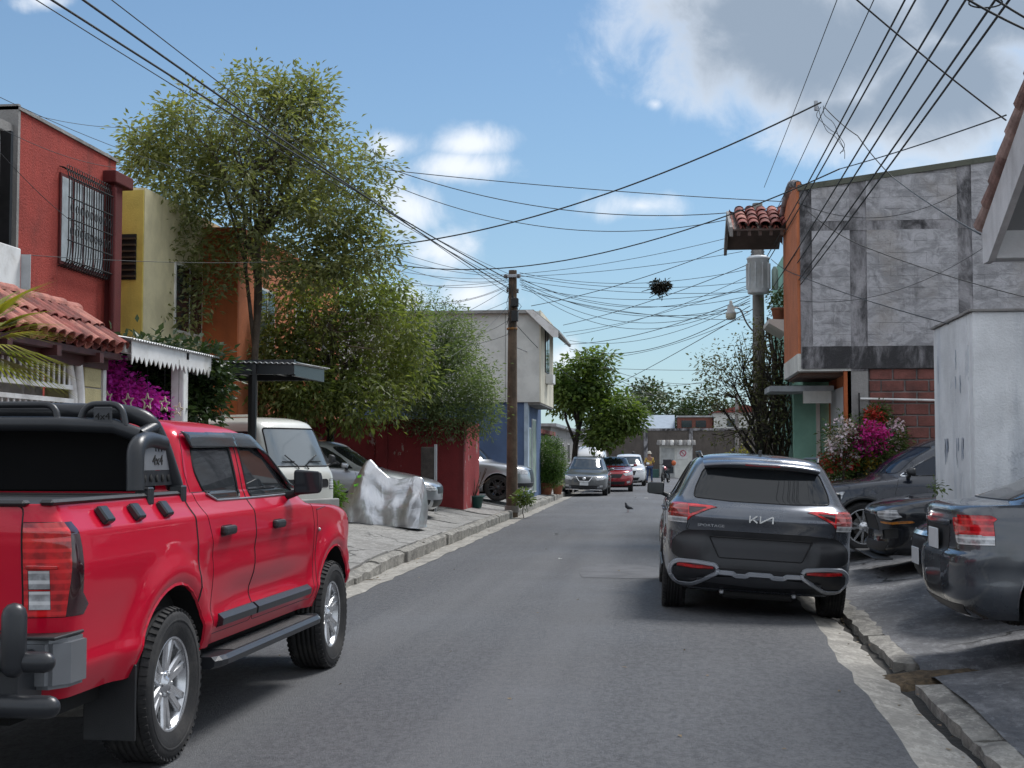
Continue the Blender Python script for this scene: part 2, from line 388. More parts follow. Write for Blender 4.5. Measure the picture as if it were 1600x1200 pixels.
g = MB(); g.box(-400, 400, -60, 700, -1.2, -.32); tag(g.build('ground', SOIL), kind='structure')
def road():
    ys = np.concatenate([np.arange(-6, 40, .5), np.arange(40, 121, 3.)])
    us = np.linspace(0, 1, 15); g = MB(); rn = random.Random(3)
    jag = {round(float(y), 3): (rn.uniform(-.035, .035), rn.uniform(-.03, .03)) for y in ys}
    def fn(y, u):
        j = jag[round(float(y), 3)]; x0 = -3.50+j[1]-(0 if y > 14 else .9*(1-sstep(12.5, 14, y))); x1 = Xg(y)+j[0]
        x = x0+(x1-x0)*u; return (x, y, hroad(x))
    g.sheet(fn, ys, us); return tag(g.build('road', ASPH), kind='structure')
road()
g = MB(); rn = random.Random(77)
ring = [(x+rn.uniform(-.05, .05), y+rn.uniform(-.06, .06)) for x, y in ((-1.05, 17.6), (-.55, 17.55), (-.05, 17.6), (.0, 18.3), (-.02, 19.2), (-.3, 19.7), (-.75, 19.75), (-1.1, 19.5), (-1.12, 18.4))]
g.add([(x, y, hroad(x)+.004) for x, y in ring], [tuple(range(len(ring)))]); g.build('road_patch', pm('patched_asphalt', (.098, .10, .107), .8, var=.25, vs=3, bump=.6, bs=60), fix=False); bpy.context.scene.objects['road_patch']['kind'] = 'structure'
def right_gutter():
    g = MB(); ys = np.concatenate([np.arange(-2, 40, .25), np.arange(40, 100, 2.)]); rn = random.Random(5)
    jg = {round(float(y), 3): rn.uniform(-.025, .025) for y in ys}
    def fn(y, u):
        x = (Xg(y)-.12)+(Xk(y)-.10+jg[round(float(y), 3)]-Xg(y)+.12)*u
        return (x, y, hroad(Xg(y))-.004-(0 if u < .2 else .06*(u-.2)/.8)-(.008 if u < .1 else 0))
    g.sheet(fn, ys, [0, .1, .22, .5, .8, 1]); tag(g.build('gutter_strip', CGUT), kind='structure')
    g = MB(); g.sheet(lambda y, u: (Xk(y)-.16+.24*u, y, hroad(Xg(y))-.075-.03*math.sin(u*3.1)), ys, [0, .25, .5, .75, 1]); tag(g.build('gutter_channel', MUD), kind='structure')
right_gutter()
def rough_block(pts, z0, z1f, jit, rn, n=(6, 3)):
    """kerb piece: plan quad (4 pts), bottom z0, top height function, worn edges"""
    g = MB(); nu, nv = n; top = []; a, b, c, d = [Vector(p) for p in pts]
    for i in range(nu+1):
        for j in range(nv+1):
            u, v = i/nu, j/nv; p = (a*(1-u)+b*u)*(1-v)+(d*(1-u)+c*u)*v
            e = min(u, 1-u)*nu < .5, min(v, 1-v)*nv < .5
            top.append((p.x+rn.uniform(-jit, jit), p.y+rn.uniform(-jit, jit), z1f(p.x, p.y)-(rn.uniform(.3, 1.6)*jit if any(e) else 0)+rn.uniform(-.3, .3)*jit))
    N = (nu+1)*(nv+1); idx = lambda i, j: i*(nv+1)+j
    f = [(idx(i, j), idx(i+1, j), idx(i+1, j+1), idx(i, j+1)) for i in range(nu) for j in range(nv)]
    ring = [idx(i, 0) for i in range(nu+1)]+[idx(nu, j) for j in range(1, nv+1)]+[idx(i, nv) for i in range(nu-1, -1, -1)]+[idx(0, j) for j in range(nv-1, 0, -1)]
    v = list(top)
    for r in ring: v.append((top[r][0]+rn.uniform(-.2, .2)*jit, top[r][1], z0))
    m = len(ring)
    for k in range(m): f.append((ring[k], ring[(k+1) % m], N+(k+1) % m, N+k))
    g.add(v, f); return g
# right kerb pieces, broken, with a gap where the drain crosses
kr = empty('kerb_right', (Xk(8), 8, 0)); kr['kind'] = 'structure'
rn = random.Random(11); y = 2.0
while y < 60:
    L = rn.uniform(1.3, 2.6); gap = rn.choice([.012, .02, .03])
    if 10.1 < y < 11.0: y = 11.15; continue
    if y < 10.2 and y+L > 10.2: L = 10.2-y
    sh = rn.uniform(-.012, .012); w = rn.uniform(.20, .25); dz = rn.uniform(-.006, .012)
    gb = rough_block([(Xk(y)+sh, y, 0), (Xk(y+L)+sh, y+L-gap, 0), (Xk(y+L)+sh+w, y+L-gap, 0), (Xk(y)+sh+w, y, 0)], -.26, lambda X, Y: A(X, Y)+.008+dz, .016, rn, (max(4, int(L*6)), 3))
    o = gb.build('kerb_stone', CKERB); o.parent = kr; o.matrix_parent_inverse = Matrix.Translation(-Vector((Xk(8), 8, 0))); y += L
def apron():
    g = MB(); ys = np.concatenate([np.arange(-2, 26, .22), np.arange(26, 100, 2.)]); us = np.concatenate([np.linspace(0, .3, 14), np.linspace(.34, 1, 10)]); rn = random.Random(2)
    def fn(y, u):
        x = Xk(y)+.16+(9)*u; z = A(x, y)
        d = abs(y-(10.65+.28*(x-Xk(y)))); h = .085*math.exp(-(d/.16)**2)*(1-sstep(.5, 1.15, x-Xk(y)))   # rain channel broken through
        z += .05*math.exp(-((y-(9.2+.5*(x-2)))/.9)**2)*math.exp(-((x-2.3)/.5)**2)
        return (x, y, z-h+rn.uniform(-.006, .006))
    g.sheet(fn, ys, us); tag(g.build('parking_apron', CAPRON), kind='structure')
apron()
# left gutter strip, kerb, pavement
def left_side():
    g = MB(); ys = np.concatenate([np.arange(8, 60, .4), np.arange(60, 100, 2.)]); rn = random.Random(8)
    jg = {round(float(y), 3): rn.uniform(-.03, .03) for y in ys}
    g.sheet(lambda y, u: (-3.78+(.36+jg[round(float(y), 3)]*(u > .5))*u, y, hroad(-3.5)+.006-.012*(1-u)), ys, [0, .5, 1]); tag(g.build('gutter_strip', CGUT), kind='structure')
    kl = empty('kerb_left', (-3.8, 30, 0)); kl['kind'] = 'structure'
    y = 15.4
    while y < 58:
        L = rn.uniform(.9, 2.2); dz = rn.uniform(-.016, .016) if y > 19 else -.01; sh = rn.uniform(-.02, .02)
        if 20.2 < y < 21.6: dz += .05
        gb = rough_block([(-3.94+sh, y, 0), (-3.94+sh, y+L-.02, 0), (-3.755+sh, y+L-.02, 0), (-3.755+sh, y, 0)], -.2, lambda X, Y: S(-3.86, Y)+dz+(.012 if X < -3.8 else -.012), .018, rn, (6, 3))
        o = gb.build('kerb_stone', CKERB); o.parent = kl; o.matrix_parent_inverse = Matrix.Translation((3.8, -30, 0)); y += L
    # bedding under the slabs reaches back below the forecourts
    g = MB(); ys = np.concatenate([np.arange(-4, 60, 1.), np.arange(60, 110, 5.)]); xs = [-3.9, -4.1, -4.4, -4.7, -5, -5.3, -5.6, -6, -7, -9, -16]
    g.sheet(lambda y, x: (x, y, S(x, y)-.035), ys, xs); sw = tag(g.build('sidewalk', pm('slab_bedding', (.10, .09, .075), .95, var=.3, vs=5, bump=.4)), kind='structure')
    y = 8.0; i = 0
    while y < 57:
        L = rn.uniform(1.35, 1.9)
        xs_ = [-3.95, -5.05+rn.uniform(-.1, .1), -6.25]
        for a, b in zip(xs_, xs_[1:]):
            if y < 13 and a > -4: continue
            t1, t2, dz = rn.uniform(-.006, .006), rn.uniform(-.008, .008), rn.uniform(-.008, .010)
            gb = rough_block([(a-.008, y+.008, 0), (a-.008, y+L-.012, 0), (b+.008, y+L-.012, 0), (b+.008, y+.008, 0)], -.1, lambda X, Y: S(X, Y)+dz+t1*(X-a)+t2*(Y-y), .006, rn, (4, 4))
            o = gb.build('paving_slab', CWALK); o.parent = sw
        y += L
left_side()
# loose leaves and grit along the kerbs
def litter():
    rn = random.Random(4); v = []; f = []
    for _ in range(420):
        y = 6+rn.random()**1.5*40
        if rn.random() < .45: x = Xk(y)-.12+rn.gauss(0, .10); z = hroad(Xg(y))-.045
        elif rn.random() < .7: x = -3.70+abs(rn.gauss(0, .07)); z = hroad(-3.5)+.012; y = max(y, 17)
        else: x = rn.uniform(-3.4, 1.2); z = hroad(x)+.004
        s = rn.uniform(.008, .028); a = rn.uniform(0, 6.3); ca, sa = math.cos(a)*s, math.sin(a)*s; o = len(v)
        v += [(x-ca, y-sa, z), (x+sa*.5, y-ca*.5, z+rn.uniform(0, .012)), (x+ca, y+sa, z+.003), (x-sa*.5, y+ca*.5, z+rn.uniform(0, .008))]; f.append((o, o+1, o+2, o+3))
    o = link('fallen_leaves', mesh_np('fallen_leaves', v, f, leafmat('dry_leaf', (.10, .055, .025), (.26, .20, .12), .1)))
    tag(o, 'dry leaves and grit scattered along both kerbs and the road', 'leaves', kind='stuff')
litter()
def drain_debris():
    rn = random.Random(12); g = MB(); c = (Xk(10.6)+.34, 10.66)
    g.sheet(lambda u, v: (c[0]+(u-.42)*1.25, c[1]+(v-.5)*.62+(u-.4)*.3, -.165+.115*math.sin(math.pi*v)**.5*math.sin(math.pi*min(1, u*.9+.08))**.5+rn.uniform(-.012, .012)), np.linspace(0, 1, 16), np.linspace(0, 1, 10))
    o = g.build('gutter_debris', pm('leaf_mould', (.085, .06, .034), .95, var=.55, vs=18, bump=1.0, bs=40)); tag(o, 'brown heap of leaf debris in the broken kerb gap, lower right', 'debris', kind='stuff')
drain_debris()
# ================================================================== VEHICLE TOOLS
RUB = pm('tyre_rubber', (.016, .016, .017), .78, var=.3, vs=6, bump=.15, bs=60, dirt=(.07, .065, .06), dirt_amt=.5, dscale=5, obj=True)
GASK = pm('rubber_gasket', (.008, .008, .009), .55, var=.1)
BLK = pm('black_plastic', (.018, .019, .021), .5, var=.2, vs=4, bump=.12, bs=160, obj=True)
SATB = pm('satin_black_metal', (.020, .022, .026), .34, var=.15, vs=4, bump=.05, bs=200, obj=True)
CHR = pm('chrome', (.75, .76, .78), .10, 1., var=.05, obj=True)
ALLOY = pm('machined_alloy', (.66, .67, .69), .25, .75, var=.1, vs=8, obj=True, dirt=(.10, .09, .08), dirt_amt=.35, dscale=6)
ALLOYD = pm('dark_alloy', (.06, .062, .066), .35, .8, var=.15, obj=True)
STEEL = pm('silver_plastic', (.36, .37, .39), .36, .6, var=.08, obj=True)
UNDER = pm('underbody', (.006, .006, .006), .9, var=.3)
GLASS = glassmat('tinted_glass'); GLASSL = glassmat('pale_glass', (.03, .04, .05), .06, .45)
REDL = None
def lampmat(name, col, rough=.08, ribs=0., em=0.):
    if name in MATS: return MATS[name]
    m, t, b = newmat(name); p = t.pos(obj=True)
    w = t.nd('ShaderNodeTexWave'); w.inputs['Scale'].default_value = 7; w.bands_direction = 'Z'; t.L.new(p, w.inputs['Vector'])
    c = t.mix(t.ramp(t.noise(14, 3, .6, p), .35, .65), tuple(x*.45 for x in col), col)
    if ribs: c = t.mix(t.M('MULTIPLY', t.ramp(w.outputs['Fac'], .55, .9), ribs), c, tuple(min(1, x*1.8+.015) for x in col))
    t.put(b.inputs['Base Color'], c); b.inputs['Roughness'].default_value = rough; b.inputs['Coat Weight'].default_value = 1; b.inputs['Coat Roughness'].default_value = .02
    MATS[name] = m; return m
LRED = lampmat('red_lamp_lens', (.62, .012, .016), .10, .45); LCLR = lampmat('clear_lamp_lens', (.55, .56, .58), .1, .5); LAMB = lampmat('amber_lamp_lens', (.65, .22, .03), .1, .3)
LDRK = lampmat('smoked_lamp_lens', (.05, .012, .016), .1)

def pchip(x, y, xq):
    x = np.asarray(x, float); y = np.asarray(y, float); h = np.diff(x); d = np.diff(y)/h; m = np.zeros_like(y)
    if len(x) == 2: m[:] = d[0]
    else:
        for i in range(1, len(x)-1):
            if d[i-1]*d[i] > 0:
                w1 = 2*h[i]+h[i-1]; w2 = h[i]+2*h[i-1]; m[i] = (w1+w2)/(w1/d[i-1]+w2/d[i])
        m[0] = d[0]; m[-1] = d[-1]
    k = np.clip(np.searchsorted(x, xq)-1, 0, len(x)-2); t = (xq-x[k])/h[k]
    return (1+2*t)*(1-t)**2*y[k]+t*(1-t)**2*h[k]*m[k]+t*t*(3-2*t)*y[k+1]+t*t*(t-1)*h[k]*m[k+1]
def shell(levels, sub=3, nr=16, ns=44, nf=16, dr=.3, er=4.5, df=.6, ef=3.4, barrel=.02, hook=None):
    """car body: levels (z, half width, rear y, front y[, dr, er, df, ef]) from sill to roof; each is a plan outline with superelliptic ends"""
    lv = [tuple(l)+(dr, er, df, ef)[len(l)-4:] for l in levels]
    T = np.arange(len(lv)); tq = np.linspace(0, len(lv)-1, (len(lv)-1)*sub+1)
    C = [pchip(T, [l[i] for l in lv], tq) for i in range(8)]
    rows = []
    for z, w, yr, yf, a, n, b, m in zip(*C):
        a = min(a, (yf-yr)*.45); b = min(b, (yf-yr)*.45)
        th = np.linspace(0, math.pi/2, nr+1); x = w*np.sin(th)**(2/n); y = yr+a-a*np.cos(th)**(2/n)
        s = np.linspace(0, 1, ns+1)[1:-1]; xs = np.full_like(s, w); ys = yr+a+(yf-b-yr-a)*s
        th = np.linspace(math.pi/2, 0, nf+1); xf = w*np.sin(th)**(2/m); yf_ = yf-b+b*np.cos(th)**(2/m)
        X = np.concatenate([x, xs, xf]); Y = np.concatenate([y, ys, yf_]); yc = (yr+yf)/2
        X = X*(1-barrel*((Y-yc)/max(.1, (yf-yr)/2))**2)
        rows.append(np.stack([X, Y, np.full_like(X, z)], 1))
    G = np.array(rows)
    if hook is not None: G = hook(G)
    nt, nsamp = G.shape[:2]; bm = bmesh.new(); VR = [[None]*nsamp for _ in range(nt)]; VL = [[None]*nsamp for _ in range(nt)]
    for i in range(nt):
        for j in range(nsamp):
            x, y, z = G[i, j]; ctr = j in (0, nsamp-1)
            VR[i][j] = bm.verts.new((0 if ctr else x, y, z)); VL[i][j] = VR[i][j] if ctr else bm.verts.new((-x, y, z))
    for i in range(nt-1):
        for j in range(nsamp-1):
            for V, fl in ((VR, 0), (VL, 1)):
                q = [V[i][j], V[i][j+1], V[i+1][j+1], V[i+1][j]]
                if fl: q.reverse()
                q = [k for n_, k in enumerate(q) if k not in q[:n_]]
                if len(q) > 2:
                    try: bm.faces.new(q)
                    except ValueError: pass
    try: bm.faces.new(VR[-1][::1]+VL[-1][-2:0:-1])
    except ValueError: pass
    bmesh.ops.remove_doubles(bm, verts=bm.verts[:], dist=.0012)
    bmesh.ops.recalc_face_normals(bm, faces=bm.faces[:])
    if sum(f.normal.z*f.calc_area() for f in bm.faces) < 0: bmesh.ops.reverse_faces(bm, faces=bm.faces[:])
    for f in bm.faces: f.smooth = True
    return bm
AX = {'x': (1, 2), 'y': (0, 2), 'z': (0, 1)}
def cut(bm, axis, poly, closed=True, pred=None):
    """scores the surface along a 2D outline seen along an axis"""
    i, j = AX[axis]; pts = [Vector(p[:2]) for p in poly]; segs = list(zip(pts, pts[1:]+pts[:1])) if closed else list(zip(pts, pts[1:]))
    E = 2e-4; BL = (min(p.x for p in pts)-E, min(p.y for p in pts)-E); BH = (max(p.x for p in pts)+E, max(p.y for p in pts)+E)
    def box2(f):
        us = [v.co[i] for v in f.verts]; vs = [v.co[j] for v in f.verts]; return min(us), max(us), min(vs), max(vs)
    cand = {}
    for f in bm.faces:
        q = box2(f)
        if q[1] < BL[0] or q[0] > BH[0] or q[3] < BL[1] or q[2] > BH[1]: continue
        if pred and not pred(f): continue
        cand[f] = q
    for a, b in segs:
        d = b-a
        if d.length < 1e-5: continue
        lo = (min(a.x, b.x)-1e-4, min(a.y, b.y)-1e-4); hi = (max(a.x, b.x)+1e-4, max(a.y, b.y)+1e-4)
        fs = [f for f, q in cand.items() if not (q[1] < lo[0] or q[0] > hi[0] or q[3] < lo[1] or q[2] > hi[1])]
        if not fs: continue
        co = [0, 0, 0]; co[i], co[j] = a; no = [0, 0, 0]; no[i], no[j] = -d.y, d.x
        geom = list({e for f in fs for e in f.edges}|{v for f in fs for v in f.verts})+fs
        r = bmesh.ops.bisect_plane(bm, geom=geom, dist=.0006, plane_co=co, plane_no=Vector(no).normalized())
        for f in fs: cand.pop(f, None)
        for f in list(fs)+[g for g in r['geom'] if isinstance(g, bmesh.types.BMFace)]:
            if f.is_valid: cand[f] = box2(f)
def inpoly(p, poly):
    x, y = p; c = False; n = len(poly)
    for k in range(n):
        x1, y1 = poly[k][:2]; x2, y2 = poly[k-1][:2]
        if (y1 > y) != (y2 > y) and x < (x2-x1)*(y-y1)/(y2-y1+1e-12)+x1: c = not c
    return c
def faces_in(bm, axis, poly, pred=None):
    i, j = AX[axis]; out = []
    for f in bm.faces:
        if pred and not pred(f): continue
        c = f.calc_center_median()
        if inpoly((c[i], c[j]), poly): out.append(f)
    return out
def edge_chain(faces):
    s = set(faces); cnt = []
    for f in faces:
        for e in f.edges:
            if sum(1 for q in e.link_faces if q in s) == 1: cnt.append(e)
    return list(dict.fromkeys(cnt))
def edge_tubes(edges, r, lift=0.):
    """thin prism along every edge (rubber seal or panel gap)"""
    g = MB()
    for e in edges:
        a, b = e.verts[0].co, e.verts[1].co; d = b-a
        if d.length < 1e-5: continue
        d.normalize(); n = Vector((0, 0, 0))
        for f in e.link_faces: n += f.normal
        n = n.normalized() if n.length > 1e-6 else Vector((0, 0, 1)); t = d.cross(n).normalized()
        a = a-d*r*.3; b = b+d*r*.3; q = []
        for p in (a, b): q += [p+n*(r+lift), p+t*r, p-n*r, p-t*r]
        g.add(q, [(0, 1, 5, 4), (1, 2, 6, 5), (2, 3, 7, 6), (3, 0, 4, 7), (3, 2, 1, 0), (4, 5, 6, 7)])
    return g
def pull(bm, faces, name, mat, parent, seal=None, push=0., thick=0., sealmat=None):
    """moves faces out of the body into a part of their own"""
    if not faces: print('EMPTY PART', name); return None
    left = set(faces); isl = []
    while left:                                   # stray slivers stay with the body
        st = [left.pop()]; cur = list(st)
        while st:
            f = st.pop()
            for e in f.edges:
                for g in e.link_faces:
                    if g in left: left.discard(g); st.append(g); cur.append(g)
        isl.append(cur)
    if len(isl) > 1 and name == 'tail_lamp':
        isl.sort(key=lambda c: -sum(f.calc_area() for f in c)); big = [c for c in isl if sum(f.calc_area() for f in c) > 2e-4]
        return [pull(bm, c, name if k == 0 else 'lamp_lens', mat, parent, seal, push, thick, sealmat) for k, c in enumerate(big)][0]
    if len(isl) > 1:
        ar = [sum(f.calc_area() for f in c) for c in isl]; faces = [f for c, a in zip(isl, ar) if a > .04*max(ar) for f in c]
    tubes = edge_tubes(edge_chain(faces), seal) if seal else None
    nb = bmesh.new(); mp = {}
    for f in faces:
        for v in f.verts:
            if v not in mp: mp[v] = nb.verts.new(v.co+v.normal*push)
        q = nb.faces.new([mp[v] for v in f.verts]); q.smooth = True
    if thick:
        bd = [e for e in nb.edges if len(e.link_faces) == 1]; nb.normal_update()
        r = bmesh.ops.extrude_edge_only(nb, edges=bd)
        inv = {v2.co.copy().freeze(): None for v2 in nb.verts}
        src = {k.co.copy().freeze(): k.normal.copy() for k in mp}
        for v in [q for q in r['geom'] if isinstance(q, bmesh.types.BMVert)]:
            best = min(src.items(), key=lambda s: (s[0]+s[1]*push-v.co).length_squared); v.co -= best[1]*thick
    me = bpy.data.meshes.new(name); nb.to_mesh(me); nb.free(); me.materials.append(mat); o = link(name, me, parent)
    bmesh.ops.delete(bm, geom=faces, context='FACES')
    if tubes and tubes.v: tubes.build('seal' if seal > .003 else 'panel_gap', sealmat or GASK, o, fix=False)
    return o
def finish(bm, name, mat, parent):
    me = bpy.data.meshes.new(name); bm.to_mesh(me); bm.free(); me.materials.append(mat); return link(name, me, parent)
def seam(bm, axis, line, pred, parent, r=.0028, name='panel_gap', mat=None):
    """scores a polyline and lays a dark gap on it"""
    cut(bm, axis, line, False, pred); i, j = AX[axis]; es = []
    segs = [(Vector(a[:2]), Vector(b[:2])) for a, b in zip(line, line[1:])]
    for e in bm.edges:
        if not e.link_faces or (pred and not any(pred(f) for f in e.link_faces)): continue
        p, q = Vector((e.verts[0].co[i], e.verts[0].co[j])), Vector((e.verts[1].co[i], e.verts[1].co[j])); m = (p+q)/2
        for a, b in segs:
            d = b-a; L = d.length; t = (m-a).dot(d)/L/L
            if -.02 < t < 1.02 and all(abs((w-a).cross(d))/L < .0015 for w in (p, q)): es.append(e); break
    if es: edge_tubes(es, r).build(name, mat or GASK, parent, fix=False)
def arch(bm, yc, zc, r, parent, flat=.0, lip=None, liner=.22, x_in=.45):
    """cuts both wheel openings at yc and lines them"""
    n = 26; poly = [(yc+r*math.cos(a), zc+r*math.sin(a)) for a in np.linspace(-.9, math.pi+.9, n)]
    pr = lambda f: abs(f.calc_center_median().x) > x_in and abs(f.normal.x) > .2
    cut(bm, 'x', poly, True, pr); fs = faces_in(bm, 'x', poly, pr)
    es = [e for e in edge_chain(fs) if e.is_manifold]
    for sgn in (1, -1):
        ee = [e for e in es if e.verts[0].co.x*sgn > 0]
        if lip: edge_tubes(ee, lip[0]).build('arch_lip', lip[1], parent, fix=False)
        g = MB()
        for e in ee:
            a, b = e.verts[0].co, e.verts[1].co; k = Vector((-sgn*liner, 0, 0)); c = Vector((0, yc, zc))
            g.add([a, b, b+k, a+k], [(0, 1, 2, 3)])
        g.build('wheel_liner', UNDER, parent, fix=False)
    bmesh.ops.delete(bm, geom=fs, context='FACES')
def make_wheel(r, w, rim_r, style='ten', rimmat=None, seg=40):
    """wheel on the +x side, centred at the hub; returns a function that adds a copy"""
    h = w/2; k = r-rim_r
    tp = [(rim_r, -h*.82), (rim_r+k*.35, -h*.98), (rim_r+k*.75, -h), (r-.018, -h*.9), (r-.004, -h*.74), (r, -h*.66)]
    g = MB(); g.lathe(tp, seg, 'x'); tr = []
    for q in np.linspace(-.66, .66, 6)[:-1]:            # tread ribs and grooves
        tr += [(r, h*q), (r, h*(q+.19)), (r-.009, h*(q+.205)), (r-.009, h*(q+.255))]
    g.lathe(tr+[(r, h*.66)], seg, 'x'); g.lathe([(a, -b) for a, b in tp[::-1]], seg, 'x')
    g.lathe([(rim_r+k*.52, h*.985), (rim_r+k*.55, h*1.012), (rim_r+k*.60, h*1.012), (rim_r+k*.63, h*.99)], seg, 'x')
    # shoulder tread blocks
    nb = 54
    for i in range(nb):
        a = 2*math.pi*i/nb
        for sg in (1, -1):
            M = Matrix.Rotation(a, 4, 'X') @ Matrix.Translation((sg*h*.80, 0, r-.010)) @ Matrix.Rotation(sg*.35, 4, 'Y')
            g.box(-h*.15, h*.15, -.0105*r/.36, .0105*r/.36, -.008, .009, 0, M)
    tyre = g.mesh('tyre', RUB)
    g = MB(); g.lathe([(rim_r*.97, -h*.8), (rim_r*.93, -h*.5), (rim_r*.90, h*.25), (rim_r*.955, h*.66), (rim_r*1.0, h*.74), (rim_r*1.025, h*.80), (rim_r*1.01, h*.84), (rim_r*.965, h*.80)], seg, 'x')
    xo = h*.62
    def spoke(a, w0, w1, x0, x1, r0=.05, th=.028, curve=0.):
        M = Matrix.Rotation(a, 4, 'X'); n_ = 5; v = []; R1 = rim_r*.965
        for i in range(n_+1):
            t = i/n_; rr = r0+(R1-r0)*t; ww = (w0+(w1-w0)*t)/2; xx = x0+(x1-x0)*t+curve*math.sin(t*3.14)
            v += [M @ Vector(q) for q in ((xx, -ww*.72, rr), (xx, ww*.72, rr), (xx-th*.45, ww, rr), (xx-th, ww*.8, rr), (xx-th, -ww*.8, rr), (xx-th*.45, -ww, rr))]
        f = [tuple(6*i+p for p in (k, (k+1) % 6))+tuple(6*(i+1)+p for p in ((k+1) % 6, k)) for i in range(n_) for k in range(6)]
        g.add(v, f+[tuple(range(6))[::-1], tuple(range(6*n_, 6*n_+6))])
    if style == 'six':                # paired spokes
        for i in range(6):
            a = 2*math.pi*i/6
            spoke(a-.17, .052, .040, xo-.006, xo+.012); spoke(a+.17, .052, .040, xo-.006, xo+.012)
    elif style == 'ten':
        for i in range(10): spoke(2*math.pi*i/10+(.07 if i % 2 else -.07), .042, .034, xo-.01, xo+.004)
    elif style == 'five':
        for i in range(5): spoke(2*math.pi*i/5, .10, .06, xo-.012, xo+.004)
    g.lathe([(.0, xo+.014), (.030, xo+.012), (.034, xo+.004), (.066, xo-.001), (.078, xo-.02), (.078, xo-.06)], 20, 'x')
    for i in range(6):
        a = 2*math.pi*(i+.5)/6; M = Matrix.Rotation(a, 4, 'X') @ Matrix.Translation((xo, 0, .058)); g.lathe([(.009, -.01), (.009, .008), (0, .010)], 6, 'x', M, False)
    rim = g.mesh('rim', rimmat or ALLOY)
    g = MB(); g.lathe([(0, -h*.5), (rim_r*.62, -h*.5), (rim_r*.62, h*.12), (rim_r*.60, h*.16), (0, h*.18)], 28, 'x'); hub = g.mesh('wheel', pm('brake_disc', (.09, .085, .08), .5, .7))
    def put(parent, x, y, z, side=1, steer=0., toe=0.):
        o = link('wheel', hub, parent, (x, y, z), (0, 0, (0 if side > 0 else math.pi)+steer))
        rot = random.uniform(0, 6.28)
        link('tyre', tyre, o); link('rim', rim, o, rot=(rot, 0, 0)); return o
    return put
def side_pred(s): return lambda f: f.calc_center_median().x*s > .12 and f.normal.x*s > .25
def rear_pred(f): return f.normal.y < -.25
def front_pred(f): return f.normal.y > .25
def mirror_part(parent, x, y, z, s, mat, sc=1., w=.19, h=.14, d=.11):
    g = MB(); M = Matrix.Translation((x+s*(w/2+.05)*sc, y, z+h*.4)) @ Matrix.Diagonal((sc, sc, sc, 1))
    bm = bmesh.new(); bmesh.ops.create_cube(bm, size=1)
    for v in bm.verts: v.co = Vector((v.co.x*w, v.co.y*d, v.co.z*h))
    for v in bm.verts:
        if v.co.y > 0: v.co.x *= .72; v.co.z *= .66
        if v.co.x*s > 0: v.co.z *= .82
    bmesh.ops.bevel(bm, geom=bm.edges[:], offset=.026, segments=3, affect='EDGES', profile=.5)
    bm.verts.index_update(); g.use(mat); g.add([M @ v.co for v in bm.verts], [[v.index for v in f.verts] for f in bm.faces], True); bm.free()
    g.use(BLK).tube([(x-s*.05, y+.01, z-.03), (x+s*.03*sc, y, z-.005), (x+s*.10*sc, y, z+.02)], [.03*sc, .026*sc, .022*sc], 8)
    o = g.build('mirror', None, parent)
    q = MB(); q.box(-w*.40, w*.40, -d*.52, -d*.47, -h*.36, h*.36, .0, M); q.build('mirror_glass', glassmat('mirror_dark', (.02, .025, .03), .06, .5), o); return o
# ================================================================== RED PICKUP
def flare(G, ycs, zc, r, amt, wid=.07):
    for yc in ycs:
        d = np.sqrt((G[..., 1]-yc)**2+(G[..., 2]-zc)**2)
        G[..., 0] += amt*np.exp(-((d-r)/wid)**2)*(G[..., 0] > .5)*(G[..., 2] < zc+r+.15)
    return G
def keep_copy(faces, name, mat, parent, push):
    nb = bmesh.new(); mp = {}
    for f in faces:
        for v in f.verts:
            if v not in mp: mp[v] = nb.verts.new(v.co+v.normal*push)
        nb.faces.new([mp[v] for v in f.verts]).smooth = True
    bd = [e for e in nb.edges if len(e.link_faces) == 1]; r = bmesh.ops.extrude_edge_only(nb, edges=bd)
    for v in [q for q in r['geom'] if isinstance(q, bmesh.types.BMVert)]: v.co.x *= .985
    me = bpy.data.meshes.new(name); nb.to_mesh(me); nb.free(); me.materials.append(mat); return link(name, me, parent)
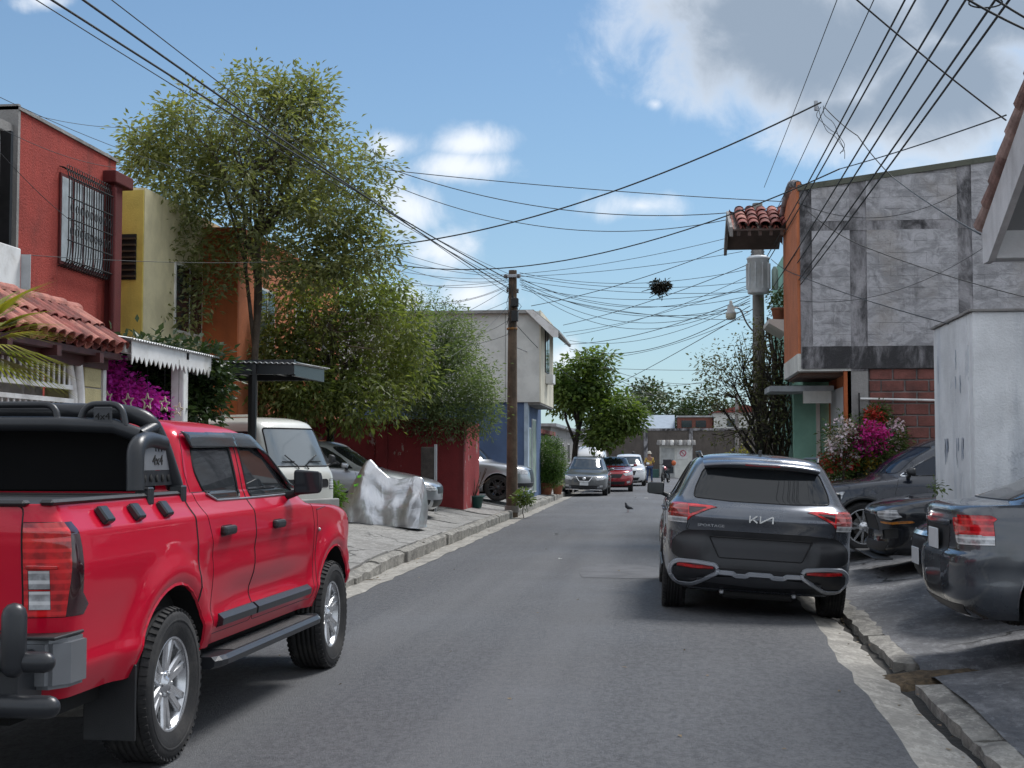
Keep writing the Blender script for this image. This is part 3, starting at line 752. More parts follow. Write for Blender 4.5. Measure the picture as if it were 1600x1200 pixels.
def pickup_red():
    T = empty('pickup_truck', (-3.395, 6.87, 0), -.0224, 'red double cab pickup truck with black roll bar parked at left', 'pickup truck')
    RED = paint('red_paint', (.56, .001, .026), .10, .008, .3, .55, .25)
    lv = [(.50, .855, -1.17, 3.90, .22, 5, .7, 3.0), (.58, .885, -1.19, 4.02, .22, 5, .7, 3.0), (.64, .90, -1.20, 4.05, .22, 5, .7, 3.0), (.70, .893, -1.20, 4.07, .22, 5, .7, 3.2), (.80, .897, -1.205, 4.08, .22, 5, .7, 3.2), (.95, .912, -1.21, 4.08, .22, 5, .7, 3.2),
          (1.06, .917, -1.22, 4.04, .22, 5, .7, 3.2), (1.12, .912, -1.225, 3.97, .22, 5, .7, 3.2), (1.175, .906, -1.23, 3.75, .22, 5, .75, 3), (1.20, .903, -1.23, 3.3, .22, 5, .7, 3), (1.222, .897, -1.23, 2.78, .2, 5, .40, 3.2), (1.245, .880, -1.23, 2.66, .2, 5, .32, 3.6), (1.275, .858, -1.228, 2.58, .2, 5, .26, 4), (1.305, .840, -1.225, 2.52, .2, 5, .24, 4),
          (1.335, .829, -1.222, 2.46, .18, 5, .24, 4), (1.345, .822, -1.21, 2.44, .16, 5, .24, 4), (1.348, .820, .30, 2.435, .16, 5, .24, 4), (1.36, .818, .335, 2.41, .16, 5, .24, 4), (1.48, .793, .36, 2.18, .16, 5, .24, 4), (1.60, .762, .39, 1.95, .16, 5, .24, 4),
          (1.67, .735, .42, 1.79, .16, 5, .24, 3.8), (1.715, .69, .46, 1.64, .2, 4.5, .26, 3.4), (1.745, .60, .52, 1.47, .2, 4, .3, 3), (1.765, .36, .62, 1.30, .2, 3.5, .3, 3), (1.77, .03, .8, 1.2, .1, 3, .1, 3)]
    def hook(G):
        G = flare(G, (0, 3.13), .42, .535, .040, .075)
        y, z = G[..., 1], G[..., 2]; mid = np.exp(-((y-1.55)/.72)**4)
        G[..., 0] -= .030*mid*np.exp(-((z-.74)/.075)**2)*(G[..., 0] > .5)          # scooped lower doors
        G[..., 0] -= .012*np.exp(-((z-1.00)/.06)**2)*(G[..., 0] > .5)*(np.abs(y-1.5) < 1.0)     # hollow below the shoulder
        return G
    bm = shell(lv, 3, 14, 74, 16, hook=hook, barrel=.012)
    arch(bm, 0, .42, .475, T, lip=(.010, RED), liner=.3); arch(bm, 3.13, .42, .475, T, lip=(.010, RED), liner=.3)
    # tonneau cover on the bed
    pr = lambda f: f.normal.z > .8 and f.calc_center_median().y < .32 and f.calc_center_median().z > 1.2
    pull(bm, [f for f in bm.faces if pr(f)], 'bed_cover', BLK, T)
    # tail lamps wrap the rear corners
    for s in (1, -1):
        zz = [(.86, -1.4), (.86, -1.02), (.90, -.985), (.955, -1.045), (1.15, -1.055), (1.262, -1.08), (1.262, -1.4)]
        pr = lambda f: f.calc_center_median().x*s > .5 and f.calc_center_median().y < -.9
        cut(bm, 'y', [(s*.706, .80), (s*.706, 1.34)], False, lambda f: pr(f) and f.normal.y < -.3)
        poly = [(y, z) for z, y in zz]; cut(bm, 'x', poly, True, pr)
        fs = [f for f in faces_in(bm, 'x', poly, pr) if abs(f.calc_center_median().x) > .706]
        # bands: smoked outer edge, red, clear windows
        cut(bm, 'x', [(-1.4, 1.075), (-1, 1.075)], False, pr); cut(bm, 'y', [(s*.725, .89), (s*.725, 1.06), (s*.815, 1.06), (s*.815, .89)], True, lambda f: pr(f) and f.normal.y < -.3)
        cut(bm, 'y', [(s*.70, .972), (s*.83, .972)], False, lambda f: pr(f) and f.normal.y < -.3); cut(bm, 'y', [(s*.70, .978), (s*.83, .978)], False, lambda f: pr(f) and f.normal.y < -.3)
        cut(bm, 'x', [(-1.135, .8), (-1.135, 1.3)], False, pr)
        fs = [f for f in faces_in(bm, 'x', poly, pr) if abs(f.calc_center_median().x) > .706]
        dark = []; clear = []; red = []
        for f in fs:
            c = f.calc_center_median()
            if c.y > -1.135: dark.append(f)
            elif .725 < abs(c.x) < .815 and (.89 < c.z < .972 or .978 < c.z < 1.06) and c.y < -1.15: clear.append(f)
            else: red.append(f)
        o = pull(bm, red, 'tail_lamp', LRED, T, .004, .004)
        if clear: pull(bm, clear, 'reversing_lens', LCLR, o, .004, .002)
        if dark: pull(bm, dark, 'lamp_edge', LDRK, o, .003, .003)
        b = MB(); b.use(LRED)
        b.box(s*.72, s*.865, -1.219, -1.200, 1.066, 1.082, .003); b.build('lamp_rib', None, o)
    # tailgate
    tg = round_poly([(-.70, .80), (.70, .80), (.70, 1.335), (-.70, 1.335)], .03)
    cut(bm, 'y', tg, True, lambda f: f.normal.y < -.3 and f.calc_center_median().y < -1); tail = pull(bm, faces_in(bm, 'y', tg, lambda f: f.normal.y < -.3 and f.calc_center_median().y < -1), 'tailgate', RED, T, .0035)
    g = MB(); g.box(-.16, .16, -1.245, -1.215, 1.18, 1.27, .01); g.build('tailgate_handle', BLK, tail)
    # glass, doors
    gr = round_poly([(1.235, 1.300), (.80, 1.302), (.66, 1.345), (.565, 1.47), (.60, 1.612), (1.225, 1.625)], .05)
    gf = round_poly([(1.405, 1.302), (2.34, 1.302), (2.10, 1.48), (1.90, 1.585), (1.72, 1.625), (1.385, 1.63)], .035)
    dr = round_poly([(1.315, .56), (1.315, 1.675), (.50, 1.675), (.435, 1.45), (.50, 1.24), (.585, 1.02), (.60, .80), (.56, .66), (.60, .56)], .05)
    dfp = round_poly([(1.325, .56), (1.325, 1.675), (1.76, 1.665), (2.02, 1.565), (2.48, 1.262), (2.60, 1.20), (2.615, .80), (2.57, .56)], .04)
    for s in (1, -1):
        sp = side_pred(s)
        ga = None
        cut(bm, 'x', gr, True, sp); g1 = faces_in(bm, 'x', gr, sp)
        cut(bm, 'x', gf, True, sp); g1 = faces_in(bm, 'x', gr, sp); g2 = faces_in(bm, 'x', gf, sp)
        vis = [(.56, 1.585), (1.30, 1.594), (1.72, 1.590), (1.92, 1.535), (2.25, 1.345), (2.36, 1.315), (2.42, 1.330), (2.10, 1.535), (1.84, 1.655), (1.5, 1.672), (.50, 1.668)]
        cut(bm, 'x', vis, True, sp); cut(bm, 'x', [(1.30, 1.5), (1.30, 1.7)], False, sp)
        g1 = faces_in(bm, 'x', gr, sp); g2 = faces_in(bm, 'x', gf, sp)
        vf = faces_in(bm, 'x', vis, sp)
        SM = glassmat('smoked_visor', (.045, .05, .055), .12, .6)
        keep_copy([f for f in vf if f.calc_center_median().y > 1.30], 'wind_deflector', SM, T, .030); keep_copy([f for f in vf if f.calc_center_median().y <= 1.30], 'wind_deflector', SM, T, .032)
        w1 = pull(bm, g1, 'window', glassmat('cab_glass', (.028, .032, .036), .03, .85), T, .007, -.004); w2 = pull(bm, g2, 'window', glassmat('cab_glass'), T, .007, -.004)
        for poly, ws in ((dr, w1), (dfp, w2)):
            cut(bm, 'x', poly, True, sp); d = pull(bm, faces_in(bm, 'x', poly, sp), 'door', RED, T, .0024)
            hy, hz = ((.80, 1.128) if poly is dr else (1.76, 1.118)); xx = .915
            q = MB(); q.prism(round_poly([(hy-.115, hz-.045), (hy+.075, hz-.04), (hy+.085, hz+.03), (hy-.105, hz+.03)], .03), s*(xx-.03), s*(xx-.002), 'x'); q.build('handle_recess', pm('dark_red_recess', (.09, .004, .01), .3), d)
            q = MB(); q.box(s*(xx-.01), s*(xx+.032), hy-.11, hy+.085, hz-.026, hz+.026, .016); q.build('door_handle', BLK, d)
            y0, y1 = (.70, 1.30) if poly is dr else (1.335, 2.50)
            q = MB(); q.add([(s*x, y, z) for y in (y0, y1) for x, z in ((.865, .58), (.925, .60), (.930, .638), (.90, .665), (.87, .665))], [(0, 1, 6, 5), (1, 2, 7, 6), (2, 3, 8, 7), (3, 4, 9, 8), (4, 0, 5, 9), (4, 3, 2, 1, 0), (5, 6, 7, 8, 9)]); q.build('door_moulding', SATB, d)
        q = MB(); q.tube([(s*.836, .66, 1.338), (s*.848, .80, 1.297), (s*.849, 1.3, 1.293), (s*.845, 2.36, 1.294)], .007, 6); q.build('belt_trim', STEEL, T)
        # bed side gap behind the cab
        seam(bm, 'x', [(.325, .52), (.325, 1.10), (.322, 1.345)], sp, T, .006)
        seam(bm, 'x', [(2.62, .56), (2.70, 1.17), (2.95, 1.185)], sp, T, .003)
        seam(bm, 'x', [(3.6, .80), (3.9, .82)], sp, T, .003)
    # windscreen and cab rear glass
    ws = round_poly([(-.74, 1.262), (.74, 1.262), (.63, 1.67), (-.63, 1.67)], .06)
    cut(bm, 'y', ws, True, lambda f: f.normal.y > .25 and f.calc_center_median().z > 1.24); pull(bm, faces_in(bm, 'y', ws, lambda f: f.normal.y > .25 and f.calc_center_median().z > 1.24), 'windscreen', GLASS, T, .008)
    rg = round_poly([(-.62, 1.39), (.62, 1.39), (.56, 1.64), (-.56, 1.64)], .05)
    cut(bm, 'y', rg, True, lambda f: f.normal.y < -.5 and f.calc_center_median().y > 0); pull(bm, faces_in(bm, 'y', rg, lambda f: f.normal.y < -.5 and f.calc_center_median().y > 0), 'rear_window', GLASS, T, .008)
    hd = [(-.72, 2.70), (-.80, 3.3), (-.78, 3.78), (.78, 3.78), (.80, 3.3), (.72, 2.70)]
    cut(bm, 'z', hd, True, lambda f: f.normal.z > .6 and f.calc_center_median().y > 2.5); pull(bm, faces_in(bm, 'z', hd, lambda f: f.normal.z > .6 and f.calc_center_median().y > 2.5), 'bonnet', RED, T, .003)
    gl = round_poly([(-.62, .66), (.62, .66), (.66, 1.02), (-.66, 1.02)], .06); fp = lambda f: f.normal.y > .3 and f.calc_center_median().y > 3.3
    cut(bm, 'y', gl, True, fp); pull(bm, faces_in(bm, 'y', gl, fp), 'grille', BLK, T, .008)
    for s in (1, -1):
        hl = round_poly([(s*.64, .95), (s*.86, .98), (s*.88, 1.08), (s*.66, 1.06)], .02); fq = lambda f: f.normal.y > .2 and f.calc_center_median().y > 3.2 and f.calc_center_median().x*s > 0
        cut(bm, 'y', hl, True, fq); pull(bm, faces_in(bm, 'y', hl, fq), 'headlamp', LCLR, T, .004)
    finish(bm, 'body', RED, T)
    for s in (1, -1):
        mirror_part(T, s*.86, 2.14, 1.30, s, SATB, 1.0, .20, .185, .12)
        q = MB(); q.lathe([(.012, 0), (.014, .01), (0, .016)], 10, 'x', Matrix.Translation((s*.915, 2.72, 1.03))); q.build('side_repeater', LCLR, T)
    # running boards
    for s in (1, -1):
        q = MB(); sec = [(.80, .385), (.955, .385), (.985, .40), (.99, .43), (.965, .452), (.80, .452)]
        ys = [.50, .56, .62, 2.50, 2.56, 2.62]; sc = [.80, .93, 1, 1, .93, .80]
        v = [(s*(.80+(x-.80)*k), y, z) for y, k in zip(ys, sc) for x, z in sec]; n = 6
        q.add(v, [(i*n+k, i*n+(k+1) % n, (i+1)*n+(k+1) % n, (i+1)*n+k) for i in range(5) for k in range(n)]+[tuple(range(n))[::-1], tuple(range(5*n, 6*n))])
        st = q.build('running_board', SATB, T)
        q = MB(); q.box(s*.83, s*.955, .80, 2.45, .4525, .456, .001)
        q.build('step_tread', pm('ribbed_tread', (.05, .05, .05), .6, bump=.8, bs=60, obj=True), st)
        for y in (.75, 1.5, 2.3): q = MB(); q.box(s*.55, s*.82, y-.03, y+.03, .36, .40, .005); q.build('bracket', UNDER, st)
    put = make_wheel(.388, .265, .236, 'six', ALLOY)
    for s in (1, -1):
        put(T, s*.795, 0, .388, s); put(T, s*.795, 3.13, .388, s)
        q = MB(); q.box(s*.66, s*.92, -.50, -.485, .20, .56, .004); q.build('mud_flap', BLK, T)
    # rear bumper with steel guard
    q = MB(); pl = [(-.92, -1.02), (-.915, -1.18), (-.86, -1.27), (-.5, -1.31), (.5, -1.31), (.86, -1.27), (.915, -1.18), (.92, -1.02), (.86, -1.02), (-.86, -1.02)]
    q.prism(pl, .565, .775, 'z'); bm2 = bmesh.new(); me = q.mesh('bumper'); bm2.from_mesh(me); bmesh.ops.bevel(bm2, geom=[e for e in bm2.edges if e.calc_face_angle(0) > .6], offset=.018, segments=2, affect='EDGES'); bm2.to_mesh(me); bm2.free(); me.materials.append(pm('grey_bumper', (.20, .21, .225), .36, .4, var=.1, obj=True)); bp = link('bumper', me, T)
    q = MB(); q.box(-.62, .62, -1.335, -1.30, .60, .785, .012); q.box(-.90, .90, -1.30, -1.02, .778, .792, .004); q.build('step_pad', BLK, bp)
    q = MB()
    def cap(a, b, r):
        a, b = Vector(a), Vector(b); d = (b-a).normalized(); q.tube([a-d*r*.98, a-d*r*.85, a-d*r*.5, a, b, b+d*r*.5, b+d*r*.85, b+d*r*.98], [r*.12, r*.52, r*.86, r, r, r*.86, r*.52, r*.12], 14)
    for s in (1, -1):
        cap((s*.62, -1.44, .71), (s*.925, -1.44, .71), .043); cap((s*.45, -1.44, .53), (s*.945, -1.44, .53), .047); cap((s*.80, -1.46, .70), (s*.80, -1.46, .90), .052)
        q.box(s*.70, s*.80, -1.43, -1.2, .50, .74, .01)
    q.box(-.6, .6, -1.46, -1.33, .49, .74, .03); q.build('rear_guard', SATB, T)
    # sport bar
    B = MB()
    for s in (1, -1):
        B.tube(fillet([(s*.775, .335, 1.385), (s*.755, .20, 1.60), (s*.72, .115, 1.735), (s*.60, .09, 1.775), (s*.0, .09, 1.785)], .12), .047, 12)
        B.tube(fillet([(s*.785, -.215, 1.375), (s*.775, -.20, 1.60), (s*.765, -.04, 1.635), (s*.765, .17, 1.615)], .09), .045, 12)
        B.tube([(s*.72, -.02, 1.655), (s*.60, -.05, 1.70), (s*.3, -.06, 1.712), (0, -.06, 1.714)], .040, 12)
        B.tube([(s*.74, .13, 1.70), (s*.72, -.02, 1.655)], .034, 10)
    bar = B.build('roll_bar', SATB, T)
    for a, b in ((.66, .40), (.30, -.30), (-.40, -.66)):
        q = MB(); q.tube(fillet([(a, -.05, 1.70), (a-.035, -.03, 1.815), (b+.035, -.03, 1.815), (b, -.05, 1.70)], .06), .018, 8); q.build('guard_loop', SATB, bar)
    GP = pm('grey_plate', (.24, .25, .27), .42, .3, var=.1, obj=True); GP2 = pm('dark_plate', (.035, .037, .042), .42, .4, var=.1, obj=True)
    for s in (1, -1):
        q = MB(); q.prism([(-.165, 1.475), (.262, 1.475), (.155, 1.622), (-.165, 1.622)], s*.778, s*.786, 'x'); pl = q.build('side_plate', GP, bar)
        q = MB(); q.prism([(-.165, 1.395), (.298, 1.395), (.262, 1.473), (-.165, 1.473)], s*.778, s*.786, 'x'); q.build('lower_plate', GP2, bar)
        for k in range(5):
            q = MB(); q.lathe([(0, 0), (.020, 0), (.020, .002), (0, .002)], 14, 'x', Matrix.Translation((s*.787 if s > 0 else -.789, -.10+k*.078, 1.433))); q.build('plate_hole', UNDER, pl)
        for k in range(3):
            q = MB(); y = .035+k*.038; q.prism([(y, 1.572), (y+.013, 1.572), (y+.007, 1.605), (y-.004, 1.605)], s*.786, s*.788, 'x'); q.build('plate_slot', UNDER, pl)
        t = link('lettering', text_mesh('lettering', '4x4', .075, UNDER, .0012, 1.25), pl, (s*.788, .065, 1.525)); t.rotation_euler = (math.pi/2, 0, s*math.pi/2)
    q = MB(); q.box(.50, .60, -.085, -.078, 1.70, 1.80, .004); pp = q.build('badge_plate', pm('badge_plate_grey', (.05, .052, .057), .45, .4), bar)
    t = link('lettering', text_mesh('lettering', '4x4', .05, UNDER, .001, 1.1), pp, (.55, -.0865, 1.75)); t.rotation_euler = (math.pi/2, 0, 0)
    q = MB(); q.box(-.73, .73, .165, .185, 1.36, 1.70, .01); q.build('headboard', pm('headboard_black', (.004, .004, .0045), .75, var=.2, spec=.15, obj=True), bar)
    for s in (1, -1):
        q = MB(); q.prism([(-.06, 1.585), (-.035, 1.585), (.07, 1.70), (.045, 1.70)], s*.70, s*.706, 'x'); q.build('gusset', STEEL, bar)
        for y in (-.14, .31):
            q = MB(); q.box(s*.765, s*.842, y-.035, y+.035, 1.30, 1.392, .008); q.build('clamp', SATB, bar)
        for y in (-.76, -.40, -.04):
            q = MB(); M = Matrix.Translation((s*.868, y, 1.276)) @ Matrix.Rotation(s*-.65, 4, 'Y'); q.box(-.016, .022, -.045, .045, -.042, .045, .008, M); q.build('cargo_cleat', SATB, T)
        q = MB(); q.box(s*.765, s*.833, -1.20, .30, 1.336, 1.362, .012); q.build('bed_rail_cap', BLK, T)
    q = MB(); q.box(-.72, .72, -1.235, -1.17, 1.332, 1.360, .012); q.build('tailgate_cap', BLK, T)
    q = MB(); q.box(-.74, .74, -1.0, 3.9, .40, .50); q.tube([(-.8, 0, .39), (.8, 0, .39)], .055, 8); q.tube([(-.8, 3.13, .39), (.8, 3.13, .39)], .05, 8); q.box(-.5, .5, -.9, 3.6, .34, .42); q.build('chassis', UNDER, T)
    q = MB(); q.box(-.78, .78, -1.1, 3.8, .5, 1.15); q.build('inner_shell', UNDER, T)
pickup_red()
# ================================================================== GREY SUV IN THE LANE
def grey_suv():
    T = empty('sport_utility_vehicle', (.905, 13.62, -.065), 0, 'dark grey SUV seen from behind with its right wheels in the gutter', 'SUV')
    T.rotation_euler = (R_(-.2), R_(3.4), R_(.6))
    C = paint('graphite_paint', (.105, .118, .142), .6, .08, .26)
    lv = [(.27, .76, .16, 4.42, .35, 4, .7, 3), (.34, .84, .07, 4.5, .40, 4, .7, 3), (.45, .90, .015, 4.58, .45, 3.8, .7, 3), (.60, .922, .0, 4.60, .5, 3.6, .7, 3), (.72, .926, .01, 4.6, .5, 3.6, .7, 3), (.80, .924, .045, 4.6, .5, 3.6, .7, 3), (.88, .925, .035, 4.56, .5, 3.6, .75, 3), (.97, .930, .015, 4.45, .5, 3.6, .8, 3),
          (1.04, .926, .02, 4.2, .5, 3.6, .8, 3), (1.09, .912, .055, 3.75, .5, 3.6, .8, 3), (1.125, .885, .10, 3.35, .5, 3.4, .6, 3), (1.16, .855, .14, 3.22, .5, 3.4, .55, 3), (1.25, .805, .205, 3.02, .5, 3.6, .5, 3), (1.36, .752, .285, 2.80, .5, 3.8, .5, 3), (1.46, .700, .36, 2.58, .5, 3.8, .45, 3),
          (1.53, .655, .40, 2.40, .5, 3.6, .4, 3), (1.575, .60, .43, 2.25, .5, 3.4, .4, 3), (1.61, .48, .55, 2.08, .4, 3, .4, 3), (1.632, .25, .75, 1.9, .3, 3, .3, 3), (1.64, .02, .95, 1.8, .1, 3, .1, 3)]
    def hook(G):
        G = flare(G, (.93, 3.70), .36, .43, .028, .07)
        x, y, z = G[..., 0], G[..., 1], G[..., 2]
        r = np.exp(-((y-.1)/.3)**2)
        pl = (np.abs(x) < .52)*np.exp(-((z-.68)/.11)**4)*r; G[..., 1] += .030*pl            # number plate recess
        G[..., 1] -= .018*np.exp(-((z-.985)/.035)**2)*(y < .5)
        return G
    bm = shell(lv, 3, 26, 50, 14, hook=hook, barrel=.03)
    arch(bm, .93, .36, .395, T, lip=(.012, BLK), liner=.28); arch(bm, 3.70, .36, .395, T, lip=(.012, BLK), liner=.28)
    rp = lambda f: f.normal.y < -.12 and f.calc_center_median().y < 1.1
    def grab(poly, name, mat, seal=.004, push=0., par=T, pred=rp):
        cut(bm, 'y', poly, True, pred); return pull(bm, faces_in(bm, 'y', poly, pred), name, mat, par, seal, push)
    glass = round_poly([(-.665, 1.168), (-.3, 1.150), (.3, 1.150), (.665, 1.168), (.655, 1.26), (.575, 1.455), (.50, 1.485), (-.50, 1.485), (-.575, 1.455), (-.655, 1.26)], .04)
    grab(glass, 'rear_window', GLASS, .007, -.003)
    for s in (1, -1):
        # tail lamps: clear corner block and red arrow reaching over the hatch
        red = round_poly([(s*.905, 1.115), (s*.50, 1.098), (s*.435, 1.085), (s*.52, 1.063), (s*.68, .985), (s*.715, .945), (s*.725, .925), (s*.94, .925), (s*.94, 1.115)], .008, 2)
        sp = lambda f: rp(f) and f.calc_center_median().x*s > .2
        lamp = None
        inner = round_poly([(s*.66, 1.075), (s*.535, 1.078), (s*.70, 1.005), (s*.71, 1.075)], .006, 2)
        clear = [(s*.722, .918), (s*.95, .918), (s*.95, .972), (s*.722, .972)]
        for p in (red, inner, clear): cut(bm, 'y', p, True, sp)
        cut(bm, 'y', [(s*.72, .9), (s*.72, 1.12)], False, sp)
        side_ok = lambda f: sp(f) and f.calc_center_median().y < .34
        ci = faces_in(bm, 'y', inner, side_ok); cc = faces_in(bm, 'y', clear, side_ok); ci_ = set(ci)|set(cc); rr = [f for f in faces_in(bm, 'y', red, side_ok) if f not in ci_]
        r1 = [f for f in rr if abs(f.calc_center_median().x) < .72]; r2 = [f for f in rr if abs(f.calc_center_median().x) >= .72]
        lamp = pull(bm, r1, 'tail_lamp', LRED, T, .005, .004)
        pull(bm, r2, 'corner_lens', lampmat('rose_lens', (.32, .035, .03), .1, .7), lamp, .003, .004)
        if ci: pull(bm, ci, 'lamp_inner', LDRK, lamp, .003, .002)
        if cc: pull(bm, cc, 'reversing_lens', LCLR, lamp, .003, .003)
    BK = pm('bumper_black', (.016, .017, .020), .38, var=.2, vs=5, bump=.08, bs=150, obj=True)
    low = round_poly([(-.74, .845), (-.45, .86), (.45, .86), (.74, .845), (.86, .74), (.86, .60), (.62, .525), (.40, .50), (-.40, .50), (-.62, .525), (-.86, .60), (-.86, .74)], .05)
    rec = round_poly([(-.50, .80), (.50, .80), (.40, .60), (-.40, .60)], .02)
    grab(rec, 'plate_recess', pm('recess_black', (.022, .023, .027), .45, var=.1, obj=True), .006, -.010)
    grab(low, 'bumper_panel', BK, .003)
    # hatch outline
    for s in (1, -1):
        seam(bm, 'y', [(s*.70, .90), (s*.735, .80), (s*.72, .845)], lambda f: rp(f), T, .003)
        seam(bm, 'y', [(s*.714, .925), (s*.73, .86), (s*.66, .845)], lambda f: rp(f), T, .003)
    # lower lip: dark valance + silver skid frame as raised tubes and plates
    val = [(-.80, .50), (.80, .50), (.80, .29), (-.80, .29)]
    grab(val, 'valance', BK, 0)
    zs = np.array([l[0] for l in lv]); tq = np.linspace(0, len(lv)-1, 200); zq = pchip(np.arange(len(lv)), zs, tq)
    cq = [pchip(np.arange(len(lv)), [l[i] for l in lv], tq) for i in range(8)]
    def ry(x, z):          # rear surface y at (x, z)
        k = int(np.argmin(np.abs(zq-z))); w, yr, a, n = cq[1][k], cq[2][k], cq[4][k], cq[5][k]
        return yr+a-a*max(0., 1-(min(abs(x), w*.999)/w)**n)**(1/n)
    SK = pm('skid_silver', (.44, .47, .52), .34, .6, var=.08, obj=True)
    def strip(pts, wid, name, mat, par, th=.022, off=.018):
        q = MB(); n = len(pts)
        v = []
        for i, (x, z) in enumerate(pts):
            a = Vector(pts[max(i-1, 0)]); b = Vector(pts[min(i+1, n-1)]); d = (b-a).normalized(); nn = Vector((-d.y, d.x))
            for sg, o in ((1, 0), (.6, th), (-.6, th), (-1, 0)):
                px, pz = x+nn.x*wid/2*sg, z+nn.y*wid/2*sg; v.append((px, ry(px, pz)-off-o+.012, pz))
        q.add(v, [(4*i+k, 4*i+(k+1) % 4, 4*(i+1)+(k+1) % 4, 4*(i+1)+k) for i in range(n-1) for k in range(4)]+[(3, 2, 1, 0), tuple(4*(n-1)+k for k in range(4))]); return q.build(name, mat, par)
    def dens(pts, m=6):
        out = []
        for a, b in zip(pts, pts[1:]):
            for i in range(m): out.append((a[0]+(b[0]-a[0])*i/m, a[1]+(b[1]-a[1])*i/m))
        return out+[pts[-1]]
    skid = strip(dens(round_poly([(-.40, .455), (-.26, .452), (-.23, .43), (-.13, .43), (-.10, .452), (.10, .452), (.13, .43), (.23, .43), (.26, .452), (.40, .455), (.40, .46), (-.40, .46)], .01)[:-4], 3), .052, 'skid_plate', SK, T)
    for s in (1, -1):
        fr = round_poly([(s*.40, .452), (s*.64, .315), (s*.80, .315), (s*.865, .40), (s*.865, .49), (s*.80, .545), (s*.62, .545), (s*.42, .525)], .05, 4)
        strip(dens(fr, 2), .044, 'lamp_surround', SK, T, .026)
        q = strip(dens([(s*.45, .50), (s*.62, .495), (s*.80, .508)]), .036, 'reflector', LRED, T, .012, .012)
        q = MB(); v = [(x, ry(x, z)-.008, z) for x, z in ((s*.46, .48), (s*.64, .35), (s*.80, .35), (s*.84, .41), (s*.84, .48))]; q.add(v, [(0, 1, 2, 3, 4)]); q.build('lamp_grille', BK, T, fix=False)
        q = MB(); q.box(s*.33, s*.37, .12, .3, .24, .28, .008); q.build('tow_eye', STEEL, T)
    q = MB(); n = 18; vs = []
    for i in range(n+1):
        x = -.60+1.2*i/n; zt = .425-.03*(abs(x)/.6)**2; vs += [(x, ry(x, .42)-.02, zt), (x, ry(x, .34)-.012, .335+.02*(abs(x)/.6)), (x, ry(x, .30)+.05, .285)]
    q.add(vs, [(3*i+k, 3*i+k+1, 3*(i+1)+k+1, 3*(i+1)+k) for i in range(n) for k in range(2)], True); q.build('diffuser', pm('diffuser_grey', (.10, .105, .115), .4, .5, var=.1, obj=True), T)
    # glass at the sides, windscreen
    for s in (1, -1):
        sp = side_pred(s)
        for poly in ([(.62, 1.19), (1.12, 1.17), (1.10, 1.47), (.92, 1.46), (.70, 1.30)], [(1.16, 1.165), (2.02, 1.15), (2.02, 1.52), (1.5, 1.525), (1.15, 1.48)], [(2.08, 1.15), (3.0, 1.14), (2.75, 1.32), (2.42, 1.49), (2.08, 1.52)]):
            p = round_poly(poly, .03); cut(bm, 'x', p, True, sp); pull(bm, faces_in(bm, 'x', p, sp), 'window', GLASS, T, .006, -.003)
        for line in ([(1.14, 1.165), (1.30, .80), (1.30, .40)], [(2.05, 1.15), (2.06, .36)], [(3.02, 1.12), (3.12, .9), (3.10, .36)]): seam(bm, 'x', line, sp, T, .003)
        strip_q = MB(); strip_q.tube([(s*.90, 1.25, 1.0), (s*.945, 1.28, 1.0), (s*.945, 1.46, 1.0), (s*.90, 1.49, 1.0)], .012, 6); strip_q.tube([(s*.90, 2.15, 1.0), (s*.945, 2.18, 1.0), (s*.945, 2.36, 1.0), (s*.90, 2.39, 1.0)], .012, 6); strip_q.build('door_handle', C, T)
        mirror_part(T, s*.87, 2.85, 1.12, s, SATB, 1.05, .20, .16, .12)
        q = MB(); q.tube(fillet([(s*.585, .70, 1.575), (s*.60, .80, 1.625), (s*.605, 2.0, 1.625), (s*.57, 2.15, 1.58)], .06), .014, 6); q.build('roof_rail', SATB, T)
        q = MB(); sil = [(.86, .27), (.93, .30), (.935, .40), (.91, .42)]; q.add([(s*x, y, z) for y in (1.36, 3.26) for x, z in sil], [(0, 1, 5, 4), (1, 2, 6, 5), (2, 3, 7, 6)]); q.build('sill_cladding', BK, T)
    fpz = lambda f: f.normal.y > .2 and f.calc_center_median().z > 1.14
    wsp = round_poly([(-.76, 1.175), (.76, 1.175), (.60, 1.52), (-.60, 1.52)], .05); cut(bm, 'y', wsp, True, fpz); pull(bm, faces_in(bm, 'y', wsp, fpz), 'windscreen', GLASS, T, .007)
    finish(bm, 'body', C, T)
    # spoiler over the rear window
    q = MB(); us = np.linspace(-1, 1, 25); sec = [(.62, 1.592, 1), (.36, 1.560, 1), (.275, 1.535, .985), (.262, 1.522, .98), (.275, 1.508, .975), (.37, 1.485, .95)]
    v = []
    for u in us:
        for y, z, k in sec: v.append((u*.585*k*(1 if y > .3 else 1.0), y+.10*abs(u)**3, z-.035*abs(u)**3))
    q.add(v, [(6*i+k, 6*i+k+1, 6*(i+1)+k+1, 6*(i+1)+k) for i in range(24) for k in range(5)], True); spo = q.build('spoiler', C, T)
    q = MB(); v = []
    for i in range(13):
        x = -.17+.34*i/12; v += [(x, .264, 1.527), (x, .270, 1.510)]
    q.add(v, [(2*i, 2*i+1, 2*i+3, 2*i+2) for i in range(12)]); q.build('brake_light', LRED, spo, fix=False)
    q = MB(); q.prism([(.64, 1.60), (.80, 1.622), (.70, 1.675), (.665, 1.672)], -.014, .014, 'x'); q.build('roof_antenna', BLK, T)
    # emblem strokes and model lettering on the hatch
    q = MB(); y0 = -.006
    def stroke(a, b, w=.013):
        a, b = Vector(a), Vector(b); d = (b-a).normalized(); n = Vector((-d.y, d.x))*w/2
        q.prism([(a+n).to_tuple(), (a-n).to_tuple(), (b-n).to_tuple(), (b+n).to_tuple()], y0-.012, y0+.004, 'y')
    cx, cz = 0, .992; k = 1.12
